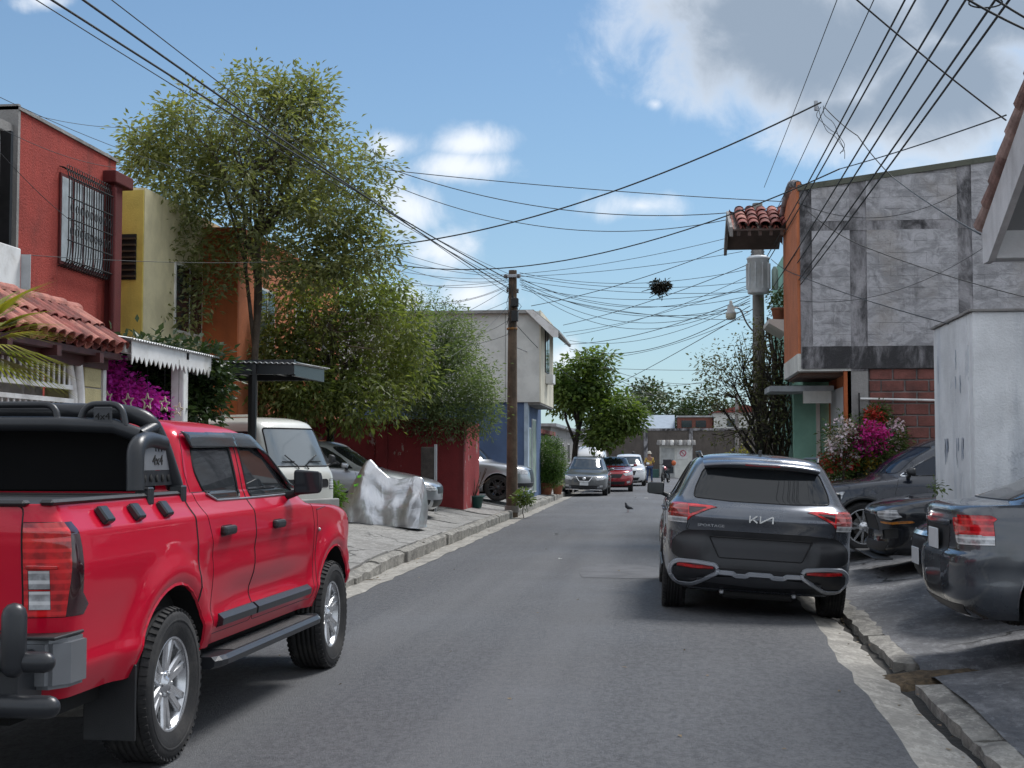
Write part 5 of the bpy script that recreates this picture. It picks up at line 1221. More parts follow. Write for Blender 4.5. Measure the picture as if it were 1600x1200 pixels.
blk(-8.2, -7.7, 14.4, 15.8, 3.42, 4.05, 'balcony_panel', WPAINT, None, .01); tag(bpy.context.scene.objects['balcony_panel'], 'white balcony panel in front of the red house, left edge', 'balcony')
_b = bpy.context.scene.objects['balcony_panel']
for k in range(3): blk(-8.1+.2*k, -7.98+.2*k, 15.802, 15.815, 3.5, 3.98, 'panel_groove', pm('groove_grey', (.4, .41, .42), .6), _b)
blk(-8.15, -7.75, 14.6, 15.7, .3, 3.42, 'column', OFFW, _b)
def yellow_house():
    T = empty('yellow_house', (-9.4, 25.5, .3), label='pale yellow house with shaded balcony behind the tall tree', cat='house')
    blk(-16, -10.2, 22.8, 28.2, .2, 6.1, 'wall', YEL, T); blk(-10.2, -9.0, 23.85, 28.2, .2, 6.25, 'front_wall', PALEY, T); blk(-10.2, -9.01, 23.80, 23.85, .2, 6.2, 'side_wall', YEL, T)
    blk(-9.85, -9.12, 23.77, 23.80, 4.62, 5.42, 'balcony_opening', DARK, T)
    for k in range(7): blk(-9.85, -9.12, 23.72, 23.77, 4.66+k*.11, 4.69+k*.11, 'slat', pm('brown_slat', (.05, .035, .02), .6), T)
    blk(-9.02, -8.90, 23.85, 28.2, 3.05, 3.2, 'string_course', PALEY, T); window(T, -9.0, 25.4, 26.8, 3.9, 5.1, 1, WPAINT, WGLASS, 1)
    window(T, -9.0, 24.4, 25.0, 1.2, 2.5, 1)
    T.location.y += -0.75
yellow_house()
def orange_house():
    T = empty('orange_house', (-8.5, 30, .3), label='orange stucco house half hidden by trees on the left', cat='house')
    blk(-15, -8.3, 27.0, 35.5, .2, 5.95, 'wall', ORA, T); blk(-9.2, -8.29, 26.9, 27.0, .2, 5.97, 'side_wall', ORAD, T); blk(-15, -8.2, 26.85, 35.6, 5.95, 6.05, 'coping', ORAD, T)  # side_wall takes the deeper orange, which paints in that face's shade
    for y in (28.3, 31.2, 33.6): window(T, -8.3, y, y+1.1, 3.7, 5.0, 1, WPAINT, WGLASS, 1); window(T, -8.3, y, y+1.1, 1.0, 2.3, 1, WPAINT, WGLASS, 1)
    blk(-8.3, -7.5, 30.2, 33.5, 2.9, 3.05, 'canopy', ORAD, T)
    T.location.y += -0.7
orange_house()
# ---------------------------------------------------------- left: gate with little tiled roof
def gate():
    T = empty('tiled_gate', (-6, 12, .36), label='white barred gate under a little clay-tiled roof, left edge', cat='gate')
    wood = pm('dark_red_timber', (.055, .014, .013), .6, var=.3, vs=8)
    hr = .43; up = Vector((-.60, 0, hr)).normalized()
    tile_roof(T, (-5.72, 10.6, 2.66), (0, 1, 0), (-.60, 0, hr), 20, 2, .2, .34, 3); tile_roof(T, (-6.92, 10.6, 2.66), (0, 1, 0), (.60, 0, hr), 20, 2, .2, .34, 4)
    rn = random.Random(9)
    for k in range(11):
        q = half_tile(.42, .105, .10); o = q.build('ridge_tile', TILEP); o.location = (-6.32, 10.5+k*.37, 3.11+rn.uniform(0, .02)); o.rotation_euler = (.04, 0, 0); hang(o, T)
    q = MB(); q.prism([(-5.78, 2.62), (-6.32, 3.04), (-6.86, 2.62)], 10.5, 14.55, 'y'); q.build('roof_core', wood); hang(bpy.context.scene.objects['roof_core'], T)
    blk(-6.0, -5.86, 10.4, 14.45, 2.46, 2.62, 'beam', wood, T); blk(-5.86, -5.74, 10.4, 14.5, 2.57, 2.63, 'eave_board', wood, T)
    for y in (10.9, 11.9, 12.9, 13.9): blk(-6.0, -5.70, y-.05, y+.05, 2.50, 2.60, 'rafter_end', wood, T)
    g = empty('barred_gate', (-5.93, 12.2, .36)); hang(g, T)
    for z in (2.235, 2.10, .5): blk(-5.955, -5.905, 10.4, 13.72, z-.022, z+.022, 'rail', WPAINT, g)
    for k in range(28):
        y = 10.45+k*.118; bars(g, [[(-5.93, y, 2.24), (-5.93, y, 2.47)]], .014, WPAINT); bars(g, [[(-5.93, y, .42), (-5.93, y, 2.10)]], .014, WPAINT)
    bars(g, [fillet([(-5.93, 13.62, 2.47), (-5.93, 13.75, 2.2), (-5.93, 13.74, 1.7), (-5.93, 13.55, 1.2), (-5.93, 13.4, .5)], .3)], .045, WPAINT, 'curved_stile', 8); bars(g, [fillet([(-5.9, 13.78, 2.47), (-5.9, 13.86, 2.1), (-5.9, 13.84, 1.6), (-5.9, 13.66, 1.1), (-5.9, 13.5, .5)], .3)], .05, WPAINT, 'curved_stile', 8)
    cl = pm('grey_curtain', (.33, .31, .29), .85, var=.2, vs=6)
    q = MB(); q.sheet(lambda y, z: (-6.35+.05*math.sin(y*17)+.03*math.sin(y*41), y, z), np.arange(10.2, 13.9, .03), [.3, 1.4, 2.55]); o = q.build('curtain', cl); hang(o, T)
    p = empty('block_pillar', (-6.1, 14.1, .3)); hang(p, T)
    for j in range(7): blk(-6.32, -5.885+.004*(j % 2), 13.92, 14.33, .25+j*.335, .25+j*.335+.322, 'block', KHAKI, p, .006)
    blk(-6.3, -5.895, 13.93, 14.32, .2, 2.56, 'mortar_core', CONC, p)
    blk(-5.99, -5.90, 14.42, 14.50, .2, 2.56, 'post', WPAINT, T)
    blk(-6.6, -6.5, 9.0, 13.9, .2, 2.4, 'back_wall', CREAM, T)
    T.location.y += -0.38
gate()
def awning():
    T = empty('awning', (-5.8, 15.8, .36), label='white awning with pointed lace trim above the magenta bougainvillea', cat='awning')
    corrug(T, (-5.62, 14.45, 2.80), (0, 1, 0), (-1, 0, .16), 2.95, 2.4, ZINC)
    tr = empty('lace_trim', (-5.68, 15.8, 2.6)); hang(tr, T)
    y = 14.62
    q = MB(); pts = [(14.55, 2.79)]; pts = [(14.55, 2.79), (17.15, 2.79)]; k = 0; y = 17.15
    while y > 14.56: pts.append((y, 2.63)); pts.append((y-.07, 2.555 if k % 3 else 2.53)); y -= .14; k += 1
    pts.append((14.55, 2.63)); q.prism(pts, -5.672, -5.66, 'x'); o = q.build('trim_board', WPAINT); hang(o, T)
    q = MB(); pts = [(-8.0, 2.82+.05), (-5.66, 2.79)]; x = -5.66
    while x > -7.9: pts.append((x, 2.62)); pts.append((x-.07, 2.55)); x -= .14
    pts.append((-8.0, 2.63)); q.prism(pts, 17.15, 17.162, 'y'); o = q.build('trim_board', WPAINT); hang(o, T)
    blk(-5.84, -5.68, 16.22, 16.38, .3, 2.70, 'post', WPAINT, T, .01); blk(-8, -5.66, 16.26, 16.34, 2.70, 2.78, 'beam', WPAINT, T); blk(-5.80, -5.72, 14.5, 17.1, 2.66, 2.76, 'beam', WPAINT, T)
    T.location.y += -0.33
awning()
def carport():
    T = empty('carport', (-5.6, 19.2, .36), label='small black steel carport roof with corrugated sheet above the white van', cat='carport')
    corrug(T, (-7.1, 20.2, 2.90), (1, 0, -.03), (0, -1, -.02), 2.2, 1.8, ZINC)
    blk(-7.1, -4.98, 18.48, 18.54, 2.66, 2.86, 'fascia', SATB, T); blk(-5.04, -4.98, 18.54, 20.15, 2.64, 2.84, 'fascia', SATB, T); blk(-7.1, -5.04, 20.1, 20.15, 2.66, 2.86, 'fascia', SATB, T)
    for x in (-6.6, -6.05, -5.5): blk(x-.03, x+.03, 18.54, 20.1, 2.72, 2.82, 'rafter', SATB, T)
    blk(-5.55, -5.50, 18.42, 18.48, .33, 2.80, 'post', BLK, T); blk(-6.06, -6.0, 19.9, 19.96, .33, 2.8, 'post', BLK, T)
    T.location.y += -0.2
carport()
def maroon_wall():
    T = empty('garden_wall', (-4.8, 33, .36), label='maroon garden wall with flaking paint under the hanging foliage', cat='wall')
    blk(-9.5, -4.65, 32.1, 32.28, .2, 2.34, 'wall', MAR, T, .01); blk(-4.83, -4.652, 32.28, 34.9, .2, 2.36, 'end_wall', stucco('maroon_flaked_lit', (.30, .028, .03), (.08, .02, .02), .35, .5, 45, (.5, .45, .43), .85), T, .01)  # end_wall red is brightened: street-side light painted into the flaking coat
    blk(-9.5, -4.60, 32.05, 32.33, 2.34, 2.42, 'coping', MAR, T, .01)
    for x in (-6.6, -8.4): blk(x-.14, x+.14, 32.04, 32.1, .2, 2.34, 'pier', MAR, T)
    G = blk(-5.28, -4.98, 29.9, 29.96, .33, 1.74, 'gate_panel', pm('weathered_gate', (.06, .05, .045), .7, var=.4, vs=6, bump=.4), None, .005); tag(G, 'narrow weathered grey gate panel in front of the maroon wall', 'gate')
    blk(-4.98, -4.93, 29.88, 29.98, .33, 1.80, 'gate_post', STEEL, G)
maroon_wall()
def blue_house():
    T = empty('blue_house', (-4.2, 44, .36), label='house with grey panelled upper storey above a blue wall', cat='house')
    blk(-14, -4.22, 42.1, 48, .2, 3.2, 'ground_floor', BLUE, T); blk(-4.22, -4.10, 42.08, 42.5, .2, 3.2, 'corner_post', pm('pale_blue_paint', (.36, .44, .52), .7), T)
    blk(-14, -3.74, 42.06, 46.9, 3.2, 6.0, 'upper_floor', GREYW, T); blk(-3.74, -3.70, 42.02, 46.92, 3.18, 6.02, 'street_face', CREAM, T); blk(-4.2, -3.72, 42.1, 46.9, 3.12, 3.2, 'soffit', CONC, T)
    for k in range(9): x = -3.74-k*1.06; blk(x-1.04, x, 42.02, 42.06, 3.19, 5.98, 'siding_panel', GREYW, T, .006)
    w = window(T, -3.70, 43.6, 44.9, 4.25, 5.55, 1, pm('dark_frame', (.03, .03, .032), .5), WGLASS, 1)
    blk(-3.70, -3.45, 43.7, 44.6, 3.85, 4.15, 'air_conditioner', WPAINT, T, .02)
    q = MB(); q.prism([(-14, 6.02), (-3.9, 6.02), (-3.10, 5.36), (-3.10, 5.30), (-3.16, 5.27), (-3.92, 5.92), (-14, 5.96)], 41.8, 47.1, 'y'); o = q.build('roof', pm('roof_sheet_grey', (.33, .33, .32), .7, var=.2, dirt=(.12, .10, .08), dirt_amt=.5)); hang(o, T)
    q = MB(); q.prism([(-4.15, 6.0), (-3.92, 6.0), (-3.14, 5.36), (-3.14, 5.16), (-3.30, 5.16)], 41.76, 41.80, 'y'); o = q.build('barge_board', WPAINT); hang(o, T)
    for (y, z0, z1) in ((42.9, .5, 2.4), (44.6, .4, 2.7)): window(T, -4.22, y, y+1.2, z0, z1, 1, WPAINT, pm('shop_poster_glass', (.25, .33, .28), .3, var=.5, vs=2), 1)
blue_house()
def far_left():
    T = empty('brown_gate_house', (-5.6, 60, .3), label='brown-gated house with a red tile eave behind the round tree', cat='house')
    blk(-12, -5.3, 56, 66, .1, 2.5, 'wall', pm('brown_gate_metal', (.09, .06, .045), .7, var=.3, vs=3), T); blk(-12, -5.1, 55.9, 66, 2.5, 2.68, 'eave', TILE, T); blk(-12, -7, 57, 66, 2.68, 4.6, 'upper_wall', OFFW, T)
    for k in range(4): blk(-5.30, -5.27, 56.3+k*2.4, 58.3+k*2.4, .2, 2.3, 'gate_leaf', pm('dark_gate', (.04, .03, .03), .6), T)
    p = blk(-4.65, -4.35, 51.2, 51.5, .1, 2.15, 'gate_pillar', CREAM, None, .01); tag(p, 'cream gate pillar behind the clipped round bush', 'pillar')
    T = empty('grey_terrace_house', (-6, 80, .3), label='low grey house beyond the brown-gated house, behind parked cars', cat='house'); blk(-14, -5.5, 68, 100, .0, 3.0, 'wall', CONC, T); blk(-14, -5.2, 67.8, 100, 3.0, 3.15, 'roof', ZINC, T)
    for k in range(6): window(T, -5.5, 70+k*5, 71.6+k*5, 1, 2.2, 1)
far_left()
# ---------------------------------------------------------- end of the street
def street_end():
    T = empty('end_wall', (0, 105, 0), label='dark stained boundary wall closing the far end of the street', cat='wall')
    blk(-16, 14, 105, 105.3, -.2, 3.45, 'wall', stucco('dark_boundary_wall', (.10, .085, .075), (.03, .025, .022), .8, .6, 12), T); blk(-16, 14, 104.93, 105.36, 3.45, 3.62, 'coping', CONCD, T)
    for k in range(9): blk(-15+k*3.4, -14.7+k*3.4, 104.9, 105, -.2, 3.45, 'pier', CONCD, T)
    B = empty('metal_roof_house', (0, 112, 0), label='house with pale blue metal roof behind the end wall', cat='house'); blk(-3.5, 1.1, 109, 116, 0, 3.6, 'wall', OFFW, B)
    q = MB(); q.prism([(108.5, 3.55), (112.5, 4.85), (116.5, 3.55)], -3.6, 1.0, 'x'); o = q.build('roof', pm('pale_blue_metal', (.24, .29, .35), .6, .2, var=.1)); hang(o, B)
    B = empty('brick_house', (3, 112, 0), label='rusty brick-coloured house behind the end wall', cat='house'); blk(1.2, 3.9, 108.5, 116, 0, 4.55, 'wall', stucco('rust_wall', (.20, .075, .055), (.06, .04, .035), .7), B); blk(1.1, 4.0, 108.4, 116, 4.55, 4.68, 'roof', ZINC, B)
    for x in (1.5, 2.6): blk(x, x+.8, 108.46, 108.5, 3.75, 4.3, 'window', WGLASS, B)
    B = empty('white_house', (6, 112, 0), label='small white house with a window behind the end wall', cat='house'); blk(4.0, 8.6, 108, 115, 0, 4.9, 'wall', OFFW, B); blk(5.0, 5.9, 107.95, 108, 3.8, 4.4, 'window', WGLASS, B)
    q = MB(); q.prism([(3.8, 4.9), (6.3, 5.5), (8.8, 4.9)], 107.7, 115, 'y'); o = q.build('roof', TILE); hang(o, B)
    B = empty('guard_booth', (1.1, 99, 0), label='white guard booth with scalloped awning at the street end', cat='booth')
    blk(-.2, 2.1, 98.5, 100.2, -.05, 2.35, 'wall', OFFW, B); d = blk(-.08, .85, 98.44, 98.5, .0, 2.1, 'door', pm('booth_door', (.42, .43, .42), .5), B); blk(.75, .80, 98.40, 98.44, 1.0, 1.1, 'handle', IRON, d); blk(.0, .78, 98.42, 98.44, .3, 1.0, 'lower_glass', WGLASS, d)
    s = blk(1.05, 1.85, 98.46, 98.5, 1.30, 2.1, 'notice', WPAINT, B); q = MB(); q.tube([(1.45+.2*math.cos(a), 98.45, 1.72+.2*math.sin(a)) for a in np.linspace(0, 6.28, 17)], .03, 6); q.tube([(1.32, 98.45, 1.85), (1.58, 98.45, 1.59)], .025, 6); o = q.build('prohibition_ring', pm('sign_red', (.5, .05, .12), .5)); hang(o, s)
    blk(-.4, 2.3, 98.2, 100.4, 2.35, 2.5, 'roof', ZINC, B)
    for k in range(9): q = MB(); x = -.35+k*.30; q.lathe([(.15, 0), (.15, .02), (.13, .35), (0, .36)], 10, 'z', Matrix.Translation((x+.13, 97.95, 2.30))); o = q.build('awning_scallop', pm('awning_pale', (.55, .54, .52), .7, var=.3, vs=2) if k % 2 else CONC); hang(o, B)
    blk(-.7, -.25, 98.3, 98.9, -.05, .6, 'bin', pm('green_bin', (.03, .09, .08), .5), None, .03); tag(bpy.context.scene.objects['bin'], 'dark green bin beside the guard booth', 'bin')
    P_ = MB(); P_.tube([(4.9, 92, -.2), (4.9, 92, 5.6)], [.15, .11], 10); tag(P_.build('far_utility_pole', pm('grey_pole', (.22, .20, .19), .8)), 'thin grey utility pole near the far wall on the right', 'pole')
street_end()
# ---------------------------------------------------------- right: grey block house
def m_plaster():
    m, t, b = newmat('smeared_block_plaster'); p = t.pos()
    n = t.noise(3.4, 8, .72, t.pos(1, 1, 1.6), .8)
    c = t.mix(t.ramp(n, .38, .62), (.29, .288, .30), (.49, .483, .505))
    c = t.mix(t.M('MULTIPLY', t.ramp(t.noise(1.1, 6, .6, p), .5, .68), .6), c, (.33, .30, .275))
    c = t.mix(t.M('MULTIPLY', t.ramp(t.noise(1.8, 8, .7, t.pos(1, 1, .35)), .57, .72), .7), c, (.085, .082, .084))
    t.put(b.inputs['Base Color'], c); b.inputs['Roughness'].default_value = .9
    t.put(b.inputs['Normal'], t.bump(t.M('ADD', n, t.M('MULTIPLY', t.noise(40, 4, .7, p), .4)), .8, .035)); return m
def block_house():
    T = empty('block_house', (4, 24, .3), label='grey block-built house with orange street front and overhanging upper floor', cat='house')
    PL = m_plaster(); Y = 24.0; x0 = 2.38; zt = lambda x: 6.22+(x-2.38)*.135
    core = MB(); core.prism([(x0+.02, 3.06), (9, 3.06), (9, zt(9)-.05), (x0+.02, zt(x0)-.05)], Y+.035, Y+3.0, 'y'); hang(core.build('wall_core', CONC), T)
    rb = pm('red_block', (.20, .075, .062), .9, var=.3, vs=2.5, bump=.6, bs=30, dirt=(.06, .035, .033), dirt_amt=.6, dscale=2.2); rn = random.Random(21)
    mesh_a = []; 
    for v in range(4):
        q = MB(); q.box(-.1995, .1995, -.03, .05, -.0992, .0992, .0025); mesh_a.append(q.mesh('block', PL))
    def course(xa, xb, za, zb, meshes, name, off):
        nr = int(round((zb-za)/.2)); 
        for r in range(nr):
            z = za+(r+.5)*(zb-za)/nr; x = xa-(.2 if r % 2 else 0)
            while x < xb-.02:
                a, b_ = max(x, xa), min(x+.4, xb)
                if b_-a > .015:
                    o = link(name, rn.choice(meshes)); o.location = ((a+b_)/2, Y+off+rn.uniform(-.0035, .0035), z); o.scale = ((b_-a)/.4, 1, (zb-za)/nr/.2); o.rotation_euler = (rn.uniform(-.012, .012), 0, rn.uniform(-.012, .012)); hang(o, T)
                x += .4
    course(2.58, 3.22, 3.42, 5.42, mesh_a, 'block', 0); course(3.50, 5.02, 3.42, 5.42, mesh_a, 'block', 0); course(5.26, 6.75, 3.42, 5.42, mesh_a, 'block', 0)
    course(2.58, 3.22, 5.58, 6.18, mesh_a, 'block', 0); course(3.50, 5.02, 5.58, 6.38, mesh_a, 'block', 0); course(5.26, 6.75, 5.58, 6.58, mesh_a, 'block', 0)
    blk(x0, 2.58, Y-.02, Y+.3, 3.06, 6.2, 'column', CONCD, T); blk(3.22, 3.50, Y-.01, Y+.2, 3.0, 6.30, 'column', CONCD, T); blk(5.02, 5.26, Y-.015, Y+.2, 3.0, 6.55, 'column', CONCD, T)
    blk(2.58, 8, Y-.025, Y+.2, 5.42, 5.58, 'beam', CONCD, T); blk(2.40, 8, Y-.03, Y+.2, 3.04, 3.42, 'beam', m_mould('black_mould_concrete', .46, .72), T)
    q = MB(); q.prism([(x0-.03, zt(x0)-.10), (9, zt(9)-.10), (9, zt(9)), (x0-.03, zt(x0)+.0)], Y-.05, Y+.3, 'y'); hang(q.build('parapet_coping', stucco('mossy_coping', (.11, .115, .09), (.03, .035, .025), .8)), T)
    q = MB(); q.prism([(2.58, 6.16), (8, 6.16), (8, zt(8)-.08), (2.58, zt(2.58)-.1)], Y+.005, Y+.2, 'y'); hang(q.build('gable_plaster', PL), T)
    # red block ground floor, set back from the street
    q = []
    for v in range(2): k = MB(); k.box(-.186, .186, -.03, .05, -.088, .088, .008); q.append(k.mesh('red_block', rb))
    course(3.52, 6.0, .84, 3.04, q, 'red_block', .06); blk(3.42, 9, Y+.055, Y+.25, .2, 3.04, 'mortar_bed', pm('mortar', (.20, .185, .18), .95, var=.3, vs=6, bump=.5), T); blk(3.22, 3.50, Y+.0, Y+.3, .2, 3.04, 'column', CONC, T)
    bars(T, [[(3.36, Y-.06, 2.52), (6.5, Y-.06, 2.44)]], .022, WPAINT, 'conduit', 6); bars(T, [[(3.34, Y-.05, 1.0), (3.34, Y-.05, 2.62)]], .014, IRON, 'vent_pipe', 6)
    # orange street front
    blk(x0-.05, x0+.02, Y, 26.7, 3.30, 6.28, 'street_front', ORA, T); q = MB(); q.prism([(x0-.06, 3.0), (3.3, 3.0), (3.3, 3.06), (x0+.02, 3.30), (x0-.06, 3.30)], Y-.005, 26.7, 'y'); hang(q.build('overhang', OFFW), T)
    q = MB(); q.tube(fillet([(x0-.02, Y+.02, 6.24), (x0-.06, Y+.8, 6.42), (x0-.06, Y+1.8, 6.35), (x0-.06, 26.7, 6.1)], .3), .07, 8); hang(q.build('curved_parapet', CONCD), T)
    blk(3.16, 3.24, Y+.02, 26.7, .2, 3.0, 'shop_front', ORA, T); blk(3.13, 3.16, Y+.35, 26.2, .2, 2.75, 'white_door', pm('pale_door', (.55, .57, .6), .5, var=.1), T); blk(3.10, 3.22, Y+.02, Y+.14, .2, 3.0, 'corner_trim', ORAD, T); blk(2.4, 3.2, 24.4, 26.6, 2.95, 3.0, 'porch_ceiling', pm('brown_ceiling', (.16, .10, .075), .8), T)
    blk(2.50, 3.2, 26.75, 26.9, .2, 2.9, 'mint_wall', MINT, T); blk(2.92, 2.99, 26.70, 26.75, .2, 2.7, 'drain_pipe', OFFW, T)
    blk(1.95, 3.1, 25.4, 26.7, 2.72, 2.82, 'canopy', pm('canopy_grey', (.35, .38, .40), .7, var=.3), T); blk(2.55, 3.05, 25.38, 25.46, 2.5, 2.72, 'light_box', OFFW, T)
    # second bay: recessed balcony with curtain, planter and posts
    blk(2.70, 3.2, 26.9, 34, .2, 6.0, 'rear_bay', MINT, T); blk(2.66, 2.70, 27.0, 30.2, 3.3, 5.9, 'balcony_wall', CONC, T)
    w = window(T, 2.66, 27.2, 28.9, 4.1, 5.6, -1, WPAINT, pm('net_curtain', (.52, .53, .55), .8, var=.25, vs=7), 2)
    p = MB(); p.prism([(2.05, 4.10), (2.38, 3.90), (2.38, 4.16), (2.05, 4.18)], 26.75, 28.2, 'y'); hang(p.build('planter_shelf', OFFW), T)
    blk(2.2, 3.1, 30.2, 33.9, 2.9, 3.1, 'balcony_slab', OFFW, T)
    # little gabled tile hood over the balcony
    H = empty('tile_hood', (2, 27.2, 6.0)); hang(H, T); wb = pm('brown_board', (.09, .06, .05), .7, var=.3)
    tile_roof(H, (1.42, 26.0, 5.83), (1, 0, 0), (0, 1.2, .50), 5, 4, .21, .33, 7); tile_roof(H, (1.42, 28.4, 5.83), (1, 0, 0), (0, -1.2, .50), 5, 4, .21, .33, 8)
    q = MB(); q.prism([(25.98, 5.80), (27.2, 6.31), (28.42, 5.80), (28.42, 5.77), (27.2, 6.27), (25.98, 5.77)], 1.34, 2.40, 'x'); hang(q.build('hood_deck', wb), H); q = MB(); q.prism([(25.95, 5.84), (27.2, 6.36), (28.45, 5.84), (28.45, 5.66), (27.2, 6.20), (25.95, 5.66)], 1.28, 1.34, 'x'); hang(q.build('barge_board', CONC), H)
    for k in range(5): blk(1.42+k*.2, 1.48+k*.2, 26.0, 26.06, 5.68, 5.8, 'rafter_end', wb, H)
block_house()
def white_wall():
    T = empty('white_wall', (3.44, 16, .15), label='tall whitewashed wall with faded blue scrawls between parked cars', cat='wall')
    blk(3.32, 9, 15.2, 15.4, 0, 3.10, 'front_wall', WHITEW, T, .012); 
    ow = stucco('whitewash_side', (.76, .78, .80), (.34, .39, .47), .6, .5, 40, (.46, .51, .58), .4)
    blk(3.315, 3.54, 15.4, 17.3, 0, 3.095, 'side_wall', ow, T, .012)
    blk(3.28, 9, 15.17, 15.45, 3.10, 3.125, 'coping', CONC, T); blk(3.285, 3.58, 15.45, 17.32, 3.095, 3.12, 'coping', CONC, T)
    blk(4.3, 4.37, 15.185, 15.2, .2, 3.1, 'pilaster', WHITEW, T)
    # faded vertical brush scrawls on the street side
    rn = random.Random(3); ink = pm('faded_blue_paint', (.30, .35, .44), .8, var=.3, vs=9)
    for k in range(16):
        y = 15.6+rn.random()*1.5; z = rn.choice([2.75, 2.45, 1.75]); h = rn.uniform(.12, .34); w = rn.uniform(.02, .045)
        q = MB(); n = 6; v = []
        for i in range(n+1):
            dy = rn.uniform(-.012, .012); ww = w*(.4+.6*math.sin(math.pi*(i+.5)/(n+1))); v += [(3.312, y+dy-ww/2, z-h*i/n), (3.312, y+dy+ww/2, z-h*i/n)]
        q.add(v, [(2*i, 2*i+1, 2*i+3, 2*i+2) for i in range(n)]); hang(q.build('brush_mark', ink, fix=False), T)
white_wall()
def eave_corner():
    T = empty('porch_roof', (3.2, 11.5, 3.5), label='white-boarded tiled porch roof corner at upper right', cat='roof')
    X = 2.86; a = Vector((X, 12.62, 3.62)); b = Vector((X, 9.6, 3.62+3.02*.48)); d = (b-a).normalized()
    WB = stucco('white_barge_paint', (.60, .60, .61), (.26, .25, .25), .5, .2)
    q = MB(); q.prism([(12.62, 3.57), (9.6, 5.02), (9.6, 4.62), (12.42, 3.26), (12.62, 3.26)], X, X+.06, 'x'); hang(q.build('barge_board', WB), T)
    q = MB(); q.prism([(12.40, 3.56), (9.6, 4.90), (9.6, 4.84), (12.40, 3.50)], X+.06, 7.5, 'x'); hang(q.build('soffit', pm('grey_soffit', (.30, .30, .31), .8, var=.1)), T)
    blk(X+.06, 7.5, 12.36, 12.60, 3.275, 3.53, 'eave_beam', WB, T, .006); blk(X+.055, 7.5, 12.61, 12.66, 3.3, 3.62, 'fascia', WB, T)
    tile_roof(T, (X+.055, 12.70, 3.60), (1, 0, 0), (0, -1, .48), 6, 9, .24, .33, 12, mats=(pm('dusty_tile', (.30, .19, .165), .9, var=.3, vs=5, bump=.4, dirt=(.10, .06, .055), dirt_amt=.7, dscale=4), pm('dusty_tile_pale', (.38, .27, .24), .9, var=.3, vs=5, bump=.4, dirt=(.14, .08, .07), dirt_amt=.6, dscale=4)))
    blk(6.8, 7.0, 12.3, 12.5, .2, 3.3, 'post', WB, T)
eave_corner()
# ================================================================== TREES AND PLANTS
BARK = pm('bark', (.075, .058, .045), .95, var=.4, vs=5, bump=.9, bs=22); BARKD = pm('dark_bark', (.04, .032, .026), .95, var=.4, vs=5, bump=.9, bs=22); TWIG = pm('dry_twig', (.13, .10, .075), .95, var=.3)
def leaf_mesh(name, C, size, mat, aspect=.42, droop=.25, seed=1, fold=.12, outward=None, curl=.0):
    """one folded leaf blade (4 triangles) per centre"""
    r = np.random.default_rng(seed); n = len(C); C = np.asarray(C, float)
    d = r.normal(size=(n, 3)); d[:, 2] = d[:, 2]*.6-droop
    if outward is not None: d += outward
    d /= np.linalg.norm(d, axis=1, keepdims=True)+1e-9
    up = np.tile(np.array([[0, 0, 1.]]), (n, 1))+r.normal(size=(n, 3))*.5
    s = np.cross(d, up); s /= np.linalg.norm(s, axis=1, keepdims=True)+1e-9; nrm = np.cross(s, d)
    L = (size*r.uniform(.65, 1.25, n))[:, None]; Wd = L*aspect/2
    v = np.stack([C, C+d*L*.45+s*Wd+nrm*L*fold, C+d*L-np.array([0, 0, 1])*L*curl, C+d*L*.45-s*Wd+nrm*L*fold, C+d*L*.5], 1).reshape(-1, 3)
    k = np.arange(n)[:, None]*5; f = np.concatenate([k+np.array([[0, 1, 4]]), k+np.array([[1, 2, 4]]), k+np.array([[2, 3, 4]]), k+np.array([[3, 0, 4]])], 1).reshape(-1, 3)
    me = bpy.data.meshes.new(name); me.vertices.add(len(v)); me.vertices.foreach_set('co', v.ravel()); me.loops.add(f.size); me.loops.foreach_set('vertex_index', f.ravel().astype(np.int32))
    me.polygons.add(len(f)); me.polygons.foreach_set('loop_start', np.arange(0, f.size, 3, dtype=np.int32)); me.polygons.foreach_set('loop_total', np.full(len(f), 3, np.int32)); me.update(calc_edges=True); me.materials.append(mat); return me
def crown_tips(blobs, n, seed, shell_bias=.55):
    """branch tips spread through a union of ellipsoids (cx,cy,cz,rx,ry,rz,weight)"""
    r = np.random.default_rng(seed); w = np.array([b[6] for b in blobs], float); w /= w.sum(); out = []
    for b, k in zip(blobs, r.multinomial(n, w)):
        d = r.normal(size=(k, 3)); d /= np.linalg.norm(d, axis=1, keepdims=True); q = r.random((k, 1))**(1/3*(1-shell_bias)+.08)
        out.append(np.array(b[:3])+d*q*np.array(b[3:6]))
    return np.concatenate(out)
